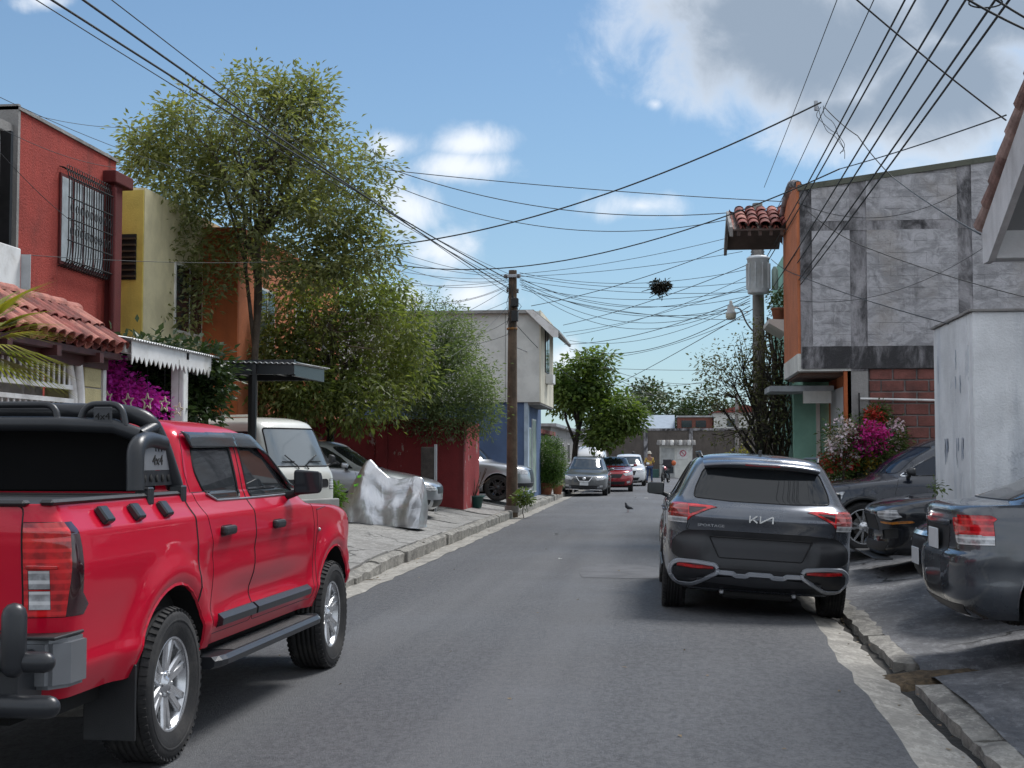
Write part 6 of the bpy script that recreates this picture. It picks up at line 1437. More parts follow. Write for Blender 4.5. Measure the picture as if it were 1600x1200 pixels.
def branches(T, base, fork, tips, r0, mat, seed, rt=.006, name='trunk', mid_n=7, wiggle=.12, base2=None):
    rn = random.Random(seed); q = MB(); base, fork = Vector(base), Vector(fork); pts = [base]
    for i in range(1, 6):
        t = i/5; pts.append(base.lerp(fork, t)+Vector((rn.gauss(0, .03), rn.gauss(0, .03), 0))*(1 if i < 5 else 0))
    q.tube(pts, [r0*1.25]+[r0*(1-.4*i/5) for i in range(1, 6)], 9)
    tips = [Vector(t) for t in tips]; n = max(3, min(mid_n, len(tips)//4)); cents = rn.sample(tips, n)
    groups = {i: [] for i in range(n)}
    for t in tips: groups[min(range(n), key=lambda i: (cents[i]-t).length)].append(t)
    for i, g in groups.items():
        if not g: continue
        m = sum(g, Vector())/len(g); hub = fork.lerp(m, .62)+Vector((rn.gauss(0, wiggle), rn.gauss(0, wiggle), rn.gauss(0, wiggle*.5))); st = pts[rn.choice([3, 4, 5, 5, 5])]
        k = st.lerp(hub, .5)+Vector((rn.gauss(0, wiggle), rn.gauss(0, wiggle), -.05)); q.tube([st, k, hub], [r0*.48, r0*.36, r0*.24], 7)
        for t in g:
            k = hub.lerp(t, .5)+Vector((rn.gauss(0, wiggle*.8), rn.gauss(0, wiggle*.8), rn.gauss(0, wiggle*.6))); q.tube([hub, k, t], [r0*.13, r0*.08, rt], 4, caps=False)
    o = q.build(name, mat, fix=False); o.location = -Vector(T.location); o.parent = T; return o
def leaves_at(T, tips, per, spread, size, mat, seed, name='crown', **k):
    r = np.random.default_rng(seed); tips = np.asarray(tips, float); C = np.repeat(tips, per, 0)+r.normal(size=(len(tips)*per, 3))*spread
    me = leaf_mesh(name, C-np.array(T.location)[None], size, mat, seed=seed, **k); o = link(name, me, T); o['kind'] = 'stuff'; return o
def pxblob(px, py, Y, rx, rz, w=1., ry=None):
    c = P(px, py, Y); s = Y/FPX; return (c.x, c.y, c.z, rx*s, (ry if ry else rx)*s, rz*s, w)
def gz(x, y): return S(x, y) if x < -3.7 else A(x, y)
# --- tall airy tree
L1 = leafmat('olive_leaf', (.092, .115, .058), (.27, .275, .125), .42)
b = P(397, 600, 25.6); T = empty('tall_tree', (b.x, b.y, .36), label='tall airy tree with small olive leaves in front of the yellow house', cat='tree')
bl = [pxblob(400, 200, 25.6, 150, 80, 2.2), pxblob(285, 245, 25.2, 95, 80, 1.5), pxblob(510, 290, 25.9, 110, 95, 1.9), pxblob(400, 320, 25.6, 180, 80, 2.6), pxblob(255, 400, 25.0, 65, 85, .75), pxblob(285, 470, 25.0, 75, 60, .55), pxblob(560, 390, 25.8, 65, 55, 1.1), pxblob(450, 150, 25.8, 75, 42, .8), pxblob(235, 230, 25.2, 45, 35, .5), pxblob(470, 410, 25.4, 90, 45, .8), pxblob(330, 400, 25.2, 60, 50, .4)]
tips = crown_tips(bl, 900, 3, .3); branches(T, (b.x, b.y, .3), P(402, 375, 25.6), tips[:130], .088, BARK, 3, .005, mid_n=16, wiggle=.22); leaves_at(T, tips, 30, .145, .135, L1, 4, aspect=.42, droop=.3)
# --- dense tree with drooping leaves and dead twigs
L2 = leafmat('mango_leaf', (.085, .125, .042), (.235, .255, .085), .46)
b = P(520, 600, 28.4); T = empty('leafy_tree', (b.x, b.y, .36), label='dense yellowish-green tree with bare twigs behind the white van', cat='tree')
bl = [pxblob(500, 560, 28, 90, 90, 1.7), pxblob(590, 530, 28.4, 75, 105, 1.8), pxblob(470, 620, 27.4, 90, 40, 1.0), pxblob(560, 625, 27.6, 75, 45, 1.0), pxblob(545, 455, 28.6, 95, 55, 1.3), pxblob(470, 500, 27.6, 60, 65, 1.0), pxblob(440, 560, 27.4, 50, 55, .7), pxblob(420, 610, 27.6, 60, 40, .7), pxblob(640, 560, 28.8, 45, 70, .6)]
tips = crown_tips(bl, 720, 8, .35); branches(T, (b.x, b.y, .3), P(515, 560, 28.4), tips[:120], .10, BARKD, 5, .005, mid_n=10); leaves_at(T, tips, 23, .15, .15, L2, 6, aspect=.36, droop=.7)
tw = crown_tips([pxblob(560, 520, 27.4, 75, 75, 1), pxblob(480, 520, 27.2, 45, 45, .5)], 110, 12); o = branches(T, P(505, 600, 27.8), P(520, 520, 27.6), tw, .035, TWIG, 9, .004, 'dead_twigs', 9, .2)
# --- feathery tree hanging over the maroon wall
L3 = leafmat('feather_leaf', (.078, .12, .062), (.19, .24, .12), .44)
b = P(690, 600, 33.6); T = empty('feathery_tree', (b.x, b.y, .36), label='bushy fine-leaved green tree overhanging the maroon wall', cat='tree')
bl = [pxblob(660, 545, 32.8, 75, 90, 1.6), pxblob(700, 600, 32.3, 75, 70, 1.8), pxblob(640, 620, 31.8, 60, 50, 1.1), pxblob(738, 630, 32.2, 46, 48, 1.1), pxblob(700, 530, 32.6, 50, 50, .8), pxblob(620, 500, 33, 45, 55, .7), pxblob(690, 655, 31.8, 50, 25, .5)]
tips = crown_tips(bl, 700, 14, .45); branches(T, (b.x, b.y, .3), P(670, 610, 33), tips[:110], .10, BARKD, 6, .005, mid_n=10); leaves_at(T, tips, 34, .15, .10, L3, 15, aspect=.34, droop=.3)
# --- broad-leaved round tree
L4 = leafmat('almond_leaf', (.046, .095, .024), (.155, .205, .05), .36)
b = P(893, 740, 62); T = empty('round_tree', (b.x, b.y, .15), label='round broad-leaved tree beyond the blue house', cat='tree')
bl = [pxblob(905, 590, 62, 40, 30, 1.2), pxblob(895, 622, 62, 46, 26, 1.1), pxblob(960, 645, 61.6, 40, 26, 1.2), pxblob(930, 566, 62, 26, 18, .6), pxblob(945, 678, 61.4, 28, 18, .6), pxblob(878, 600, 61.5, 20, 26, .5), pxblob(985, 655, 61.6, 18, 16, .35), pxblob(935, 610, 62, 26, 26, .6)]
tips = crown_tips(bl, 420, 20, .5); branches(T, (b.x, b.y, .1), P(905, 650, 62), tips[:60], .16, BARKD, 7, .008, mid_n=7); leaves_at(T, tips, 22, .20, .26, L4, 21, aspect=.5, droop=.45)
# --- sparse tree and vine on the right
L5 = leafmat('sparse_leaf', (.07, .085, .045), (.18, .165, .085), .35)
b = P(1190, 720, 28.6); T = empty('sparse_tree', (b.x, b.y, .2), label='sparse small-leaved tree with thin arching branches left of the block house', cat='tree')
bl = [pxblob(1140, 600, 28.4, 48, 55, 1.3), pxblob(1180, 560, 28.4, 40, 55, 1.2), pxblob(1150, 670, 28, 45, 30, .7), pxblob(1200, 640, 28.3, 40, 60, 1.1), pxblob(1110, 575, 28.4, 25, 30, .4)]
tips = crown_tips(bl, 230, 25, .3); branches(T, (b.x, b.y, .1), P(1185, 660, 28.5), tips[:150], .075, BARKD, 8, .005, mid_n=12, wiggle=.1); leaves_at(T, tips, 9, .13, .085, L5, 26, aspect=.5)
T = empty('vine_mass', (P(1210, 700, 29.6).x, 29.6, .2), label='dark tangle of dry vines climbing the transformer pole', cat='vine')
rn = random.Random(31); q = MB()
for k in range(46):
    x = P(1208+rn.gauss(0, 14), 700, 29.6).x; pts = [(x, 29.4+rn.gauss(0, .15), .1)]
    for z in np.linspace(.7, rn.uniform(2.2, 4.6), 7): pts.append((x+rn.gauss(0, .07), 29.4+rn.gauss(0, .12), z))
    q.tube(pts, rn.uniform(.008, .022), 4, caps=False)
o = q.build('stems', BARK, fix=False); o.location = -Vector(T.location); o.parent = T; o['kind'] = 'stuff'
tips = crown_tips([pxblob(1205, 560, 29.5, 26, 70, 1), pxblob(1212, 650, 29.5, 22, 60, 1)], 160, 33, .2); leaves_at(T, tips, 16, .13, .085, leafmat('dry_vine_leaf', (.05, .05, .03), (.14, .11, .065), .25), 34, 'foliage')
# --- trees behind the end wall
for i, (px, py, Y, rx, rz, lab) in enumerate(((1095, 645, 122, 48, 34, 'rounded dark green tree behind the end wall'), (1030, 640, 128, 55, 30, 'low spreading tree behind the pale blue metal roof'), (1010, 610, 135, 26, 14, 'thin flat-topped tree rising behind the street end'), (965, 655, 118, 50, 34, 'leafy tree at the left end of the boundary wall'), (1140, 660, 120, 30, 24, 'brownish tree behind the small white house'))):
    c = P(px, py, Y); T = empty('distant_tree', (c.x, Y, 0), label=lab, cat='tree', group='trees beyond the street end')
    tips = crown_tips([pxblob(px, py, Y, rx, rz, 1), pxblob(px-rx*.5, py+rz*.5, Y, rx*.6, rz*.7, .6), pxblob(px+rx*.5, py+rz*.4, Y-1, rx*.6, rz*.7, .6)], 170 if i != 2 else 60, 40+i, .5)
    branches(T, (c.x, Y, 0), (c.x, Y, c.z-.5), tips[:20], .2, BARKD, 50+i, .03, mid_n=4); leaves_at(T, tips, 13, .4, .42, leafmat('distant_leaf', (.025, .05, .022), (.075, .10, .04), .2), 60+i, aspect=.6)
c = P(1120, 730, 92); T = empty('yellow_bush', (c.x, 92, 0), label='small yellow-green bush at the foot of the end wall', cat='bush'); tips = crown_tips([pxblob(1170, 712, 92, 22, 14, 1), pxblob(1150, 720, 92, 14, 10, 1)], 60, 71); leaves_at(T, tips, 14, .2, .22, leafmat('yellow_leaf', (.10, .11, .02), (.26, .22, .04), .3), 72, 'foliage'); branches(T, (c.x, 92, 0), (c.x+1, 92, .5), tips[:12], .05, BARKD, 73, name='stem')
# --- clipped bush in a pot, other pots
def pot(T, x, y, z, r, h, mat, name='pot'):
    q = MB(); q.lathe([(0, 0), (r*.70, 0), (r*.92, h*.84), (r*1.06, h*.86), (r*1.06, h), (r*.90, h), (r*.88, h*.9), (0, h*.88)], 18, 'z', Matrix.Translation((x-T.location.x, y-T.location.y, z-T.location.z))); return q.build(name, mat, T)
CLAY = pm('terracotta', (.36, .13, .07), .8, var=.25, vs=6, dirt=(.2, .15, .12), dirt_amt=.4)
b = P(852, 760, 48.3); z = S(b.x, b.y); T = empty('clipped_bush', (b.x, b.y, z), label='dome-shaped clipped green bush in a terracotta pot beyond the pole', cat='bush')
pot(T, b.x, b.y, z, .30, .42, CLAY); tips = crown_tips([pxblob(852, 720, 48.3, 32, 36, 1.6), pxblob(850, 742, 48.3, 28, 20, .6)], 620, 80, .8); branches(T, (b.x, b.y, z+.35), (b.x, b.y, z+.7), tips[:50], .05, BARK, 81, name='stem', mid_n=8); leaves_at(T, tips, 30, .075, .075, leafmat('cypress_leaf', (.030, .085, .015), (.12, .20, .035), .25), 82, 'foliage', aspect=.4)
b = P(871, 765, 49.5); z = S(b.x, b.y); T = empty('potted_plant', (b.x, b.y, z), label='small terracotta pot right of the clipped bush', cat='pot'); pot(T, b.x, b.y, z, .2, .34, CLAY); leaves_at(T, crown_tips([(b.x, b.y, z+.5, .18, .18, .22, 1)], 16, 83), 14, .06, .1, L4, 84, 'foliage')
b = P(742, 782, 33.8); z = S(b.x, b.y); T = empty('potted_plant', (b.x, b.y, z), label='green plastic pot with a dry plant by the maroon wall end', cat='pot'); pot(T, b.x, b.y, z, .23, .30, pm('green_plastic', (.018, .085, .075), .45)); q = MB(); rn = random.Random(5)
for k in range(14): a = rn.uniform(0, 6.28); q.tube([(0, 0, .25), (.1*math.cos(a), .1*math.sin(a), .5), (rn.uniform(.15, .4)*math.cos(a), .3*math.sin(a), rn.uniform(.6, 1.0))], .008, 4)
q.build('stem', TWIG, T, fix=False)
def bush(name, label, px, py, Y, rx, rz, n, per, size, mat, seed, group=None, cat='plant', sp=.06, stem=True, z=None, **k):
    c = P(px, py, Y); z = gz(c.x, Y) if z is None else z; T = empty(name, (c.x, Y, z), label=label, cat=cat, group=group); tips = crown_tips([pxblob(px, py, Y, rx, rz, 1)], n, seed)
    if stem: branches(T, (c.x, Y, z), (c.x, Y, max(z+.08, c.z-rz*Y/FPX*.6)), tips[:max(6, n//4)], .012, BARK, seed, .004, 'stem')
    leaves_at(T, tips, per, sp, size, mat, seed+1, 'foliage', **k); return T
bush('flowering_plant', 'leafy white-flowered plant at the foot of the utility pole', 818, 779, 34.5, 12, 8, 40, 18, .09, L4, 90)
T = bpy.context.scene.objects['flowering_plant']
bush('weed', 'green weeds beside the foil-covered motorbike', 518, 776, 22.6, 14, 12, 40, 16, .10, leafmat('grass_leaf', (.05, .12, .02), (.14, .24, .04), .3), 92)
# --- bougainvillea behind the awning
MAGB = leafmat('magenta_bract', (.52, .02, .48), (.78, .07, .72), .3, rough=.6); DG = leafmat('dark_glossy_leaf', (.020, .040, .018), (.055, .085, .030), .2, rough=.35)
c = P(220, 620, 15.7); T = empty('bougainvillea', (c.x, 15.7, .36), label='magenta bougainvillea behind hanging stars under the white awning', cat='shrub')
fl = [pxblob(168, 600, 15.2, 22, 45, 1), pxblob(190, 608, 15.3, 28, 25, .9), pxblob(215, 625, 15.5, 30, 25, 1), pxblob(240, 635, 15.7, 22, 18, .7), pxblob(165, 560, 15.2, 14, 18, .3), pxblob(180, 640, 15.3, 30, 20, .8)]
gr_ = [pxblob(200, 580, 16.4, 55, 45, 1.2), pxblob(250, 590, 16.8, 40, 50, 1.2), pxblob(315, 590, 17.2, 38, 45, 1.0), pxblob(230, 640, 16.4, 60, 30, .8), pxblob(290, 640, 17, 40, 30, .7)]
t1 = crown_tips(fl, 125, 95, .4); t2 = crown_tips(gr_, 300, 96, .4); branches(T, (c.x, 16.2, .3), P(220, 640, 16.2), np.concatenate([t1[:50], t2[:60]]), .06, BARK, 97, .004, 'stem', 9)
leaves_at(T, t1, 24, .045, .06, MAGB, 98, 'bloom', aspect=.85, fold=.2); leaves_at(T, t2, 24, .12, .12, DG, 99, 'foliage', aspect=.5)
STAR = pm('pale_star_wood', (.62, .54, .42), .7, var=.15)
for i, (px, py, s) in enumerate(((168, 622, .085), (200, 628, .10), (230, 628, .10), (257, 632, .09), (279, 640, .08))):
    c = P(px, py, 14.9+.12*i); o = []; q = MB(); n = 10
    ptsO = [(s*(1 if k % 2 == 0 else .42)*math.sin(k*math.pi/5), s*(1 if k % 2 == 0 else .42)*math.cos(k*math.pi/5)) for k in range(10)]
    for a, b_ in zip(ptsO, ptsO[1:]+ptsO[:1]): q.tube([(a[0], 0, a[1]), (b_[0], 0, b_[1])], .008, 5)
    T = empty('star_ornament', c, label=['leftmost', 'second', 'third', 'fourth', 'rightmost'][i]+' of the five pale star ornaments hanging before the bougainvillea', cat='ornament', group='hanging stars'); q.build('star', STAR, T, rot=(0, .1*(i-2), -.5)); w = MB(); w.tube([(0, 0, s), (0, 0, 2.66-c.z)], .0025, 4); w.build('string', IRON, T)
# --- palm fronds reaching in from the left edge
PALM = leafmat('palm_leaf', (.07, .12, .018), (.30, .28, .045), .3)
c = P(-60, 560, 9.6); T = empty('palm', (c.x, 9.6, .1), label='yellow-green palm fronds poking in at the left edge', cat='palm'); rn = random.Random(41); q = MB(); v = []; f = []
q.tube([(0, 0, 0), (.02, 0, 1.0), (0, .02, c.z+.1)], [.09, .075, .06], 9); q.build('trunk', BARK, T)
for k in range(17):
    az = rn.uniform(-1.5, 1.4); el = rn.uniform(-.35, 1.0); Lf = rn.uniform(.45, .72); g = MB(); d = Vector((math.cos(az)*math.cos(el), math.sin(az)*math.cos(el), math.sin(el))); o0 = Vector((0, 0, c.z))
    for j in range(13):
        aa = (j-6)*.13; sd = d.cross(Vector((0, 0, 1))).normalized(); dd = (d*math.cos(aa)+sd*math.sin(aa)).normalized(); st = o0+d*.28; L = Lf*(1-.05*abs(j-6)); w = dd.cross(Vector((0, 0, 1))).normalized()*.013
        p1 = st+dd*L*.5; p2 = st+dd*L+Vector((0, 0, -.16*L)); g.add([st-w*.4, st+w*.4, p1+w, p1-w, p2], [(0, 1, 2, 3), (3, 2, 4)])
    g.tube([o0, o0+d*.28], .008, 4); g.build('frond', PALM, T, fix=False)
# --- flowers on the right, in front of the block house
cols = [('pink_petal', (.50, .02, .22), (.62, .06, .38)), ('white_petal', (.62, .42, .56), (.70, .64, .69)), ('red_petal', (.50, .03, .04), (.60, .10, .08)), ('yellow_petal', (.62, .34, .04), (.70, .50, .10))]
FM = [leafmat(n, a, b_, .25, rough=.6) for n, a, b_ in cols]; GL = leafmat('garden_leaf', (.035, .07, .018), (.10, .14, .035), .25)
for i, (px, py, rx, rz, mi, lab) in enumerate(((1315, 690, 26, 38, 1, 'white and pale pink flowering bush left of the magenta blooms'), (1358, 686, 30, 22, 0, 'bright magenta flowering bush in front of the red blocks'), (1312, 722, 28, 14, 2, 'red flowers low beside the grey SUV'), (1345, 718, 24, 18, 3, 'yellow flowers below the magenta bush'), (1392, 678, 18, 24, 1, 'small white flowers right of the magenta bush'), (1368, 652, 12, 10, 2, 'few red blooms above the magenta bush'))):
    Y = 23.0+.12*i; c = P(px, py, Y); T = empty('flowering_bush', (c.x, Y, A(c.x, Y)), label=lab, cat='flowers', group='flowers before the block house'); tp = crown_tips([pxblob(px, py, Y, rx, rz, 1)], 70, 110+i, .4)
    tl = crown_tips([pxblob(px, py+10, Y+.1, rx*1.1, rz*1.2, 1)], 60, 130+i); branches(T, (c.x, Y, A(c.x, Y)), (c.x, Y, c.z-rz*Y/FPX*.8), np.concatenate([tp[:20], tl[:12]]), .014, BARK, 140+i, .004, 'stem')
    leaves_at(T, tp[:(30 if i in (0, 4) else 48) if i != 1 else 70], 16, .035, .06, FM[mi], 120+i, 'bloom', aspect=.9, fold=.25); leaves_at(T, tl, 16, .07, .08, GL, 150+i, 'foliage')
bush('hanging_plant', 'round green plant in front of the red blocks above the flowers', 1370, 648, 23.7, 14, 10, 40, 16, .07, GL, 170)
c = P(1216, 490, 27.0); T = empty('potted_plant', (c.x, 27.0, 4.17), label='terracotta pot with plant on the balcony planter shelf', cat='pot'); pot(T, c.x, 27.0, 4.17, .14, .24, CLAY); leaves_at(T, crown_tips([(c.x, 27.0, 4.55, .16, .16, .2, 1)], 20, 172), 12, .05, .09, GL, 173, 'foliage')
T = empty('wall_weed', P(1463, 765, 15.0), label='tiny weed sprouting at the foot of the white wall', cat='plant'); 
leaves_at(T, crown_tips([pxblob(1466, 762, 15.0, 10, 9, 1)], 10, 175), 5, .03, .06, GL, 176, 'foliage')
# ================================================================== POLES AND WIRES
WOODP = pm('weathered_pole', (.12, .085, .06), .9, var=.35, vs=4, bump=.6, bs=20); CONP = pm('concrete_pole', (.24, .225, .21), .9, var=.25, vs=3, bump=.4); CABLE = pm('cable_black', (.028, .032, .033), .6, var=.2); CABG = pm('cable_grey', (.05, .055, .06), .6, var=.2)
PL = Vector((-3.93, 35.0, 6.2)); PR = Vector((2.27, 30.3, 0))
def poles():
    b = P(800, 790, 35.0); x = b.x; z0 = S(x, 35)
    T = empty('utility_pole', (x, 35, z0), label='weathered wooden utility pole on the left pavement with tangled wires', cat='pole')
    q = MB(); q.tube([(0, 0, -.3), (0, 0, 1.2), (.01, 0, 4.0), (.02, 0, 6.15)], [.155, .14, .12, .105], 14); q.build('shaft', WOODP, T)
    q = MB(); q.tube([(0, 0, -.05), (0, 0, .12)], .19, 12); q.build('base_collar', CONP, T)
    q = MB(); q.box(-.2, .24, -.16, -.10, 5.95, 6.03, .01); q.build('crossarm', STEEL, T)
    for i, (dx, z) in enumerate(((-.14, 5.98), (.18, 5.98), (-.10, 5.62), (.16, 5.60), (.14, 5.2))):
        q = MB(); q.lathe([(0, -.06), (.035, -.055), (.02, -.02), (.045, 0), (.02, .02), (.04, .045), (0, .06)], 10, 'z', Matrix.Translation((dx, -.16, z))); q.build('insulator', pm('insulator_grey', (.12, .12, .12), .4), T)
    for z, w, h in ((5.3, .17, .22), (4.95, .15, .28)): q = MB(); q.box(-w/2+.08, w/2+.10, -.26, -.10, z-h/2, z+h/2, .015); q.build('junction_box', BLK, T)
    q = MB(); q.tube([(.13*math.cos(a), .13*math.sin(a), 4.62+.012*a/6.28) for a in np.linspace(0, 18.8, 40)], .014, 5); q.build('strap', pm('orange_strap', (.35, .16, .04), .6), T)
    rn = random.Random(6)
    for k in range(6): q = MB(); q.tube([(rn.uniform(-.1, .1), -.13, rn.uniform(5.3, 5.9)), (rn.uniform(-.35, .3), -.25, rn.uniform(4.9, 5.4)), (rn.uniform(-.12, .12), -.13, rn.uniform(4.4, 4.9))], .008, 4); q.build('wire_loop', CABLE, T)
    # transformer pole on the right
    b = P(1187, 700, 30.3); x = b.x; T = empty('transformer_pole', (x, 30.3, .15), label='concrete pole with pale transformer behind the tile hood', cat='pole')
    zt = P(1187, 318, 30.3).z-.15
    q = MB(); q.tube([(0, 0, -.2), (0, 0, zt)], [.16, .11], 12); q.build('shaft', CONP, T)
    tz = P(1187, 462, 30.3).z-.15; th = 58*30.3/FPX; tr = 17*30.3/FPX*.98
    q = MB(); q.lathe([(0, 0), (tr*.95, 0), (tr, .03), (tr, th*.9), (tr*1.06, th*.91), (tr*1.06, th*.95), (tr*.8, th), (0, th*1.02)], 20, 'z', Matrix.Translation((-.02, -.36, tz))); can = q.build('transformer', pm('transformer_grey', (.62, .66, .68), .45, var=.1, dirt=(.2, .15, .1), dirt_amt=.3), T)
    for k in range(10): a = 2*math.pi*k/10; q = MB(); q.box(tr*.98, tr*1.12, -.008, .008, .1, th*.8, 0, Matrix.Translation((-.02, -.36, tz)) @ Matrix.Rotation(a, 4, 'Z')); q.build('cooling_fin', pm('transformer_grey', 0), can)
    for dx in (-.12, .10): q = MB(); q.lathe([(.02, 0), (.045, .03), (.02, .06), (.045, .09), (.02, .12), (.04, .15), (.012, .2)], 10, 'z', Matrix.Translation((dx-.02, -.36, tz+th))); q.build('bushing', pm('insulator_grey', 0), can)
    q = MB(); q.lathe([(.07, 0), (.075, .05), (.07, .42), (.03, .5)], 12, 'z', Matrix.Translation((.34, -.25, tz+.1))); q.build('fuse_cylinder', pm('pale_green_cylinder', (.35, .45, .40), .4), T)
    q = MB(); q.box(-.5, .5, -.14, -.08, zt-.5, zt-.42, .01); q.build('crossarm', STEEL, T)
    # street lamp on its arm
    lp = P(1142, 488, 30.0); L = empty('street_lamp', (x, 30.3, tz-.6), label='small street lamp on a curved arm left of the transformer', cat='street lamp')
    q = MB(); a = Vector((lp.x, lp.y, lp.z))-Vector(L.location); q.tube(fillet([(0, 0, -.15), (-.25, -.08, .10), a+Vector((.2, .05, .10)), a+Vector((0, 0, .10))], .2), .018, 6); q.build('arm', STEEL, L)
    M = Matrix.Translation(a); q = MB(); q.lathe([(0, .26), (.03, .25), (.035, .18), (.075, .13), (.085, .02), (.115, -.0), (.115, -.03)], 16, 'z', M); q.build('lamp_head', pm('lamp_grey', (.45, .46, .45), .5), L); q = MB(); q.lathe([(.112, -.03), (.11, -.12), (.08, -.15), (0, -.155)], 16, 'z', M); q.build('diffuser', pm('lamp_glass', (.55, .52, .42), .3), L)
poles()
def wire(pts, r=.011, sag=0., label='', group=None, mat=None, n=26, name='cable'):
    r *= .78
    """cable hung through its support points (parabolic sag in each span)"""
    pts = [Vector(p) for p in pts]; out = []
    for a, b in zip(pts, pts[1:]):
        for i in range(n):
            t = i/n; p = a.lerp(b, t); p.z -= sag*4*t*(1-t); out.append(p)
    out.append(pts[-1]); c = pts[0]; q = MB(); q.tube([p-c for p in out], r, 5, False); o = q.build(name, mat or CABLE, fix=False); o.location = c; return tag(o, label, 'cable', group)
# along the right side, towards the pole behind us
for i, (X, Z) in enumerate(((2.15, 7.55), (2.12, 6.55), (2.20, 6.02), (2.27, 5.92), (2.27, 5.72), (2.28, 5.52), (2.30, 5.22), (2.36, 5.14))):
    wire([(2.24+.02*i, 30.2, Z-.15-(.5 if i > 3 else 0)), (X+.05, -9, Z+.15)], (.008 if i < 2 else .013), .22, ['first','second','third','fourth','fifth','sixth','seventh','last'][i]+' from the left of the cables that leave the transformer pole over the top edge', 'cables along the right side')
# along the left side
for i, (pt, X, Z) in enumerate((((-3.95, 35, 6.1), -7.6, 6.45), ((-3.95, 35, 6.0), -7.9, 6.55), ((-3.9, 35, 5.85), -6.7, 6.4), ((-3.9, 35, 5.7), -6.3, 6.6))):
    wire([pt, (X, -7, Z)], .017 if i in (0, 2) else .008, .3, ['heavy cable running over the tall tree to the upper left', 'thin wire beside the heavy cable at upper left', 'second heavy cable crossing the tall tree crown', 'thin wire above the second heavy cable at upper left'][i])
def span(px0, py0, Y0, px1, py1, Y1, r, sag, label, group=None, **k): return wire([P(px0, py0, Y0), P(px1, py1, Y1)], r, sag, label, group, **k)
X_ = 'cables crossing the street'
span(380, 238, 27, 1245, 316, 27, .011, .12, 'topmost thin cable crossing from the tall tree to the block house', X_)
span(560, 245, 29, 1228, 322, 28, .012, .62, 'second cable crossing from the tall tree, sagging over the street', X_)
span(560, 265, 29, 1160, 338, 29.5, .011, .75, 'third cable crossing from the tall tree to the tile hood', X_)
span(560, 388, 27, 1283, 160, 20, .017, .42, 'heavy cable rising from the leafy tree to the upper right', X_)
wire([P(560, 402, 30), P(1312, 264, 20)], .014, .75, 'long sagging cable rising right past the block house roof', X_)
span(1312, 264, 20, 1572, 180, 12.4, .010, .02, 'wire from the cable bundle to the porch roof', None)
for i, (x0, y0, x1, y1, s) in enumerate(((812, 428, 1160, 366, .12), (812, 432, 1160, 393, .1), (830, 478, 1160, 376, .15), (880, 508, 1172, 412, .12), (880, 520, 1172, 445, .15), (890, 545, 1172, 478, .5), (882, 538, 1172, 462, .25), (812, 436, 1172, 462, .45), (812, 440, 1172, 470, .75), (812, 445, 1172, 452, .3), (815, 448, 1172, 486, .35), (812, 438, 1172, 456, .15), (905, 560, 1172, 490, .28), (815, 452, 1172, 500, .2), (812, 430, 1172, 440, .22), (812, 434, 1172, 448, .6), (815, 440, 1172, 474, .55), (815, 444, 1172, 466, .9), (885, 525, 1172, 430, .2), (890, 532, 1172, 470, .4), (812, 426, 1172, 420, .3))):
    span(x0, y0, 35 if x0 < 840 else 41, x1, y1, 30.3, .011 if i in (2, 3, 6, 5) else .008, s, 'one of the sagging service wires between the wooden pole and the transformer pole', 'service wires between the poles')
for i, (x0, y0, x1, y1, s) in enumerate(((590, 380, 795, 430, .15), (605, 420, 795, 434, .1), (560, 440, 795, 438, .12), (640, 470, 795, 444, .2), (690, 505, 790, 452, .05), (700, 560, 792, 480, .1), (600, 400, 795, 432, .1), (600, 405, 795, 436, .25), (610, 432, 795, 440, .2), (560, 470, 795, 447, .3), (640, 505, 795, 470, .15), (650, 515, 795, 500, .3), (620, 540, 800, 520, .2), (560, 300, 795, 428, .1))):
    span(x0, y0, 30, x1, y1, 35, .008, s, 'one of the thin wires reaching the wooden pole from the left trees', 'wires left of the wooden pole', mat=CABG if i % 2 else CABLE)
for i, (x0, y0, x1, y1, s) in enumerate(((800, 500, 905, 598, .15), (800, 540, 860, 560, .05), (940, 575, 1150, 578, .05), (940, 572, 1150, 590, .5), (945, 600, 1150, 585, .3), (955, 605, 1178, 482, .05), (985, 618, 1150, 600, .1), (960, 590, 1040, 625, .05))):
    span(x0, y0, 60 if x0 > 900 else 35, x1, y1, 62 if x1 < 1160 else 31, .013, s, 'one of the distant wires low over the far street', 'distant wires')
# drops on the left and right houses
for i, (a, b, s, lab) in enumerate((((0, 152, 17), (470, 300, 27), .25, 'upper wire crossing in front of the red house parapet'), ((0, 200, 17), (250, 262, 24), .2, 'lower wire crossing the red house wall'), ((25, 172, 19), (225, 198, 25), .1, 'wire from the red house corner to the tall tree'), ((0, 238, 17), (190, 395, 22), .15, 'wire slanting across the red house window'), ((0, 395, 16.5), (540, 402, 27), .12, 'wire low across the red house and tree trunk'))): span(*a, *b, .006, s, lab)
wire([P(1289, 168, 21), P(1340, 212, 20.5), P(1394, 276, 20), P(1532, 366, 12.4)], .010, .03, 'drop cable curving from the bundle down to the porch roof')
wire([P(1262, 330, 23.6), P(1347, 384, 22.8), P(1610, 466, 20)], .010, .05, 'cable sloping down across the grey block wall')
wire([P(1205, 405, 29), P(1247, 430, 23.7), P(1482, 506, 16)], .009, .04, 'lower cable sloping across the grey block wall to the white wall')
span(1245, 316, 24, 1500, 300, 23.4, .007, .35, 'thin slack wire along the top of the block wall'); span(1250, 470, 23.8, 1540, 385, 22.8, .006, .3, 'thin slack wire across the middle of the block wall')
span(1330, -8, 11, 1572, 188, 12.4, .010, .02, 'wire descending at upper right to the porch roof'); span(1480, -20, 9, 1640, 62, 10, .011, .02, 'upper of two wires at the top right corner'); span(1500, -40, 9, 1640, 48, 10, .011, .02, 'lower of two wires at the top right corner')
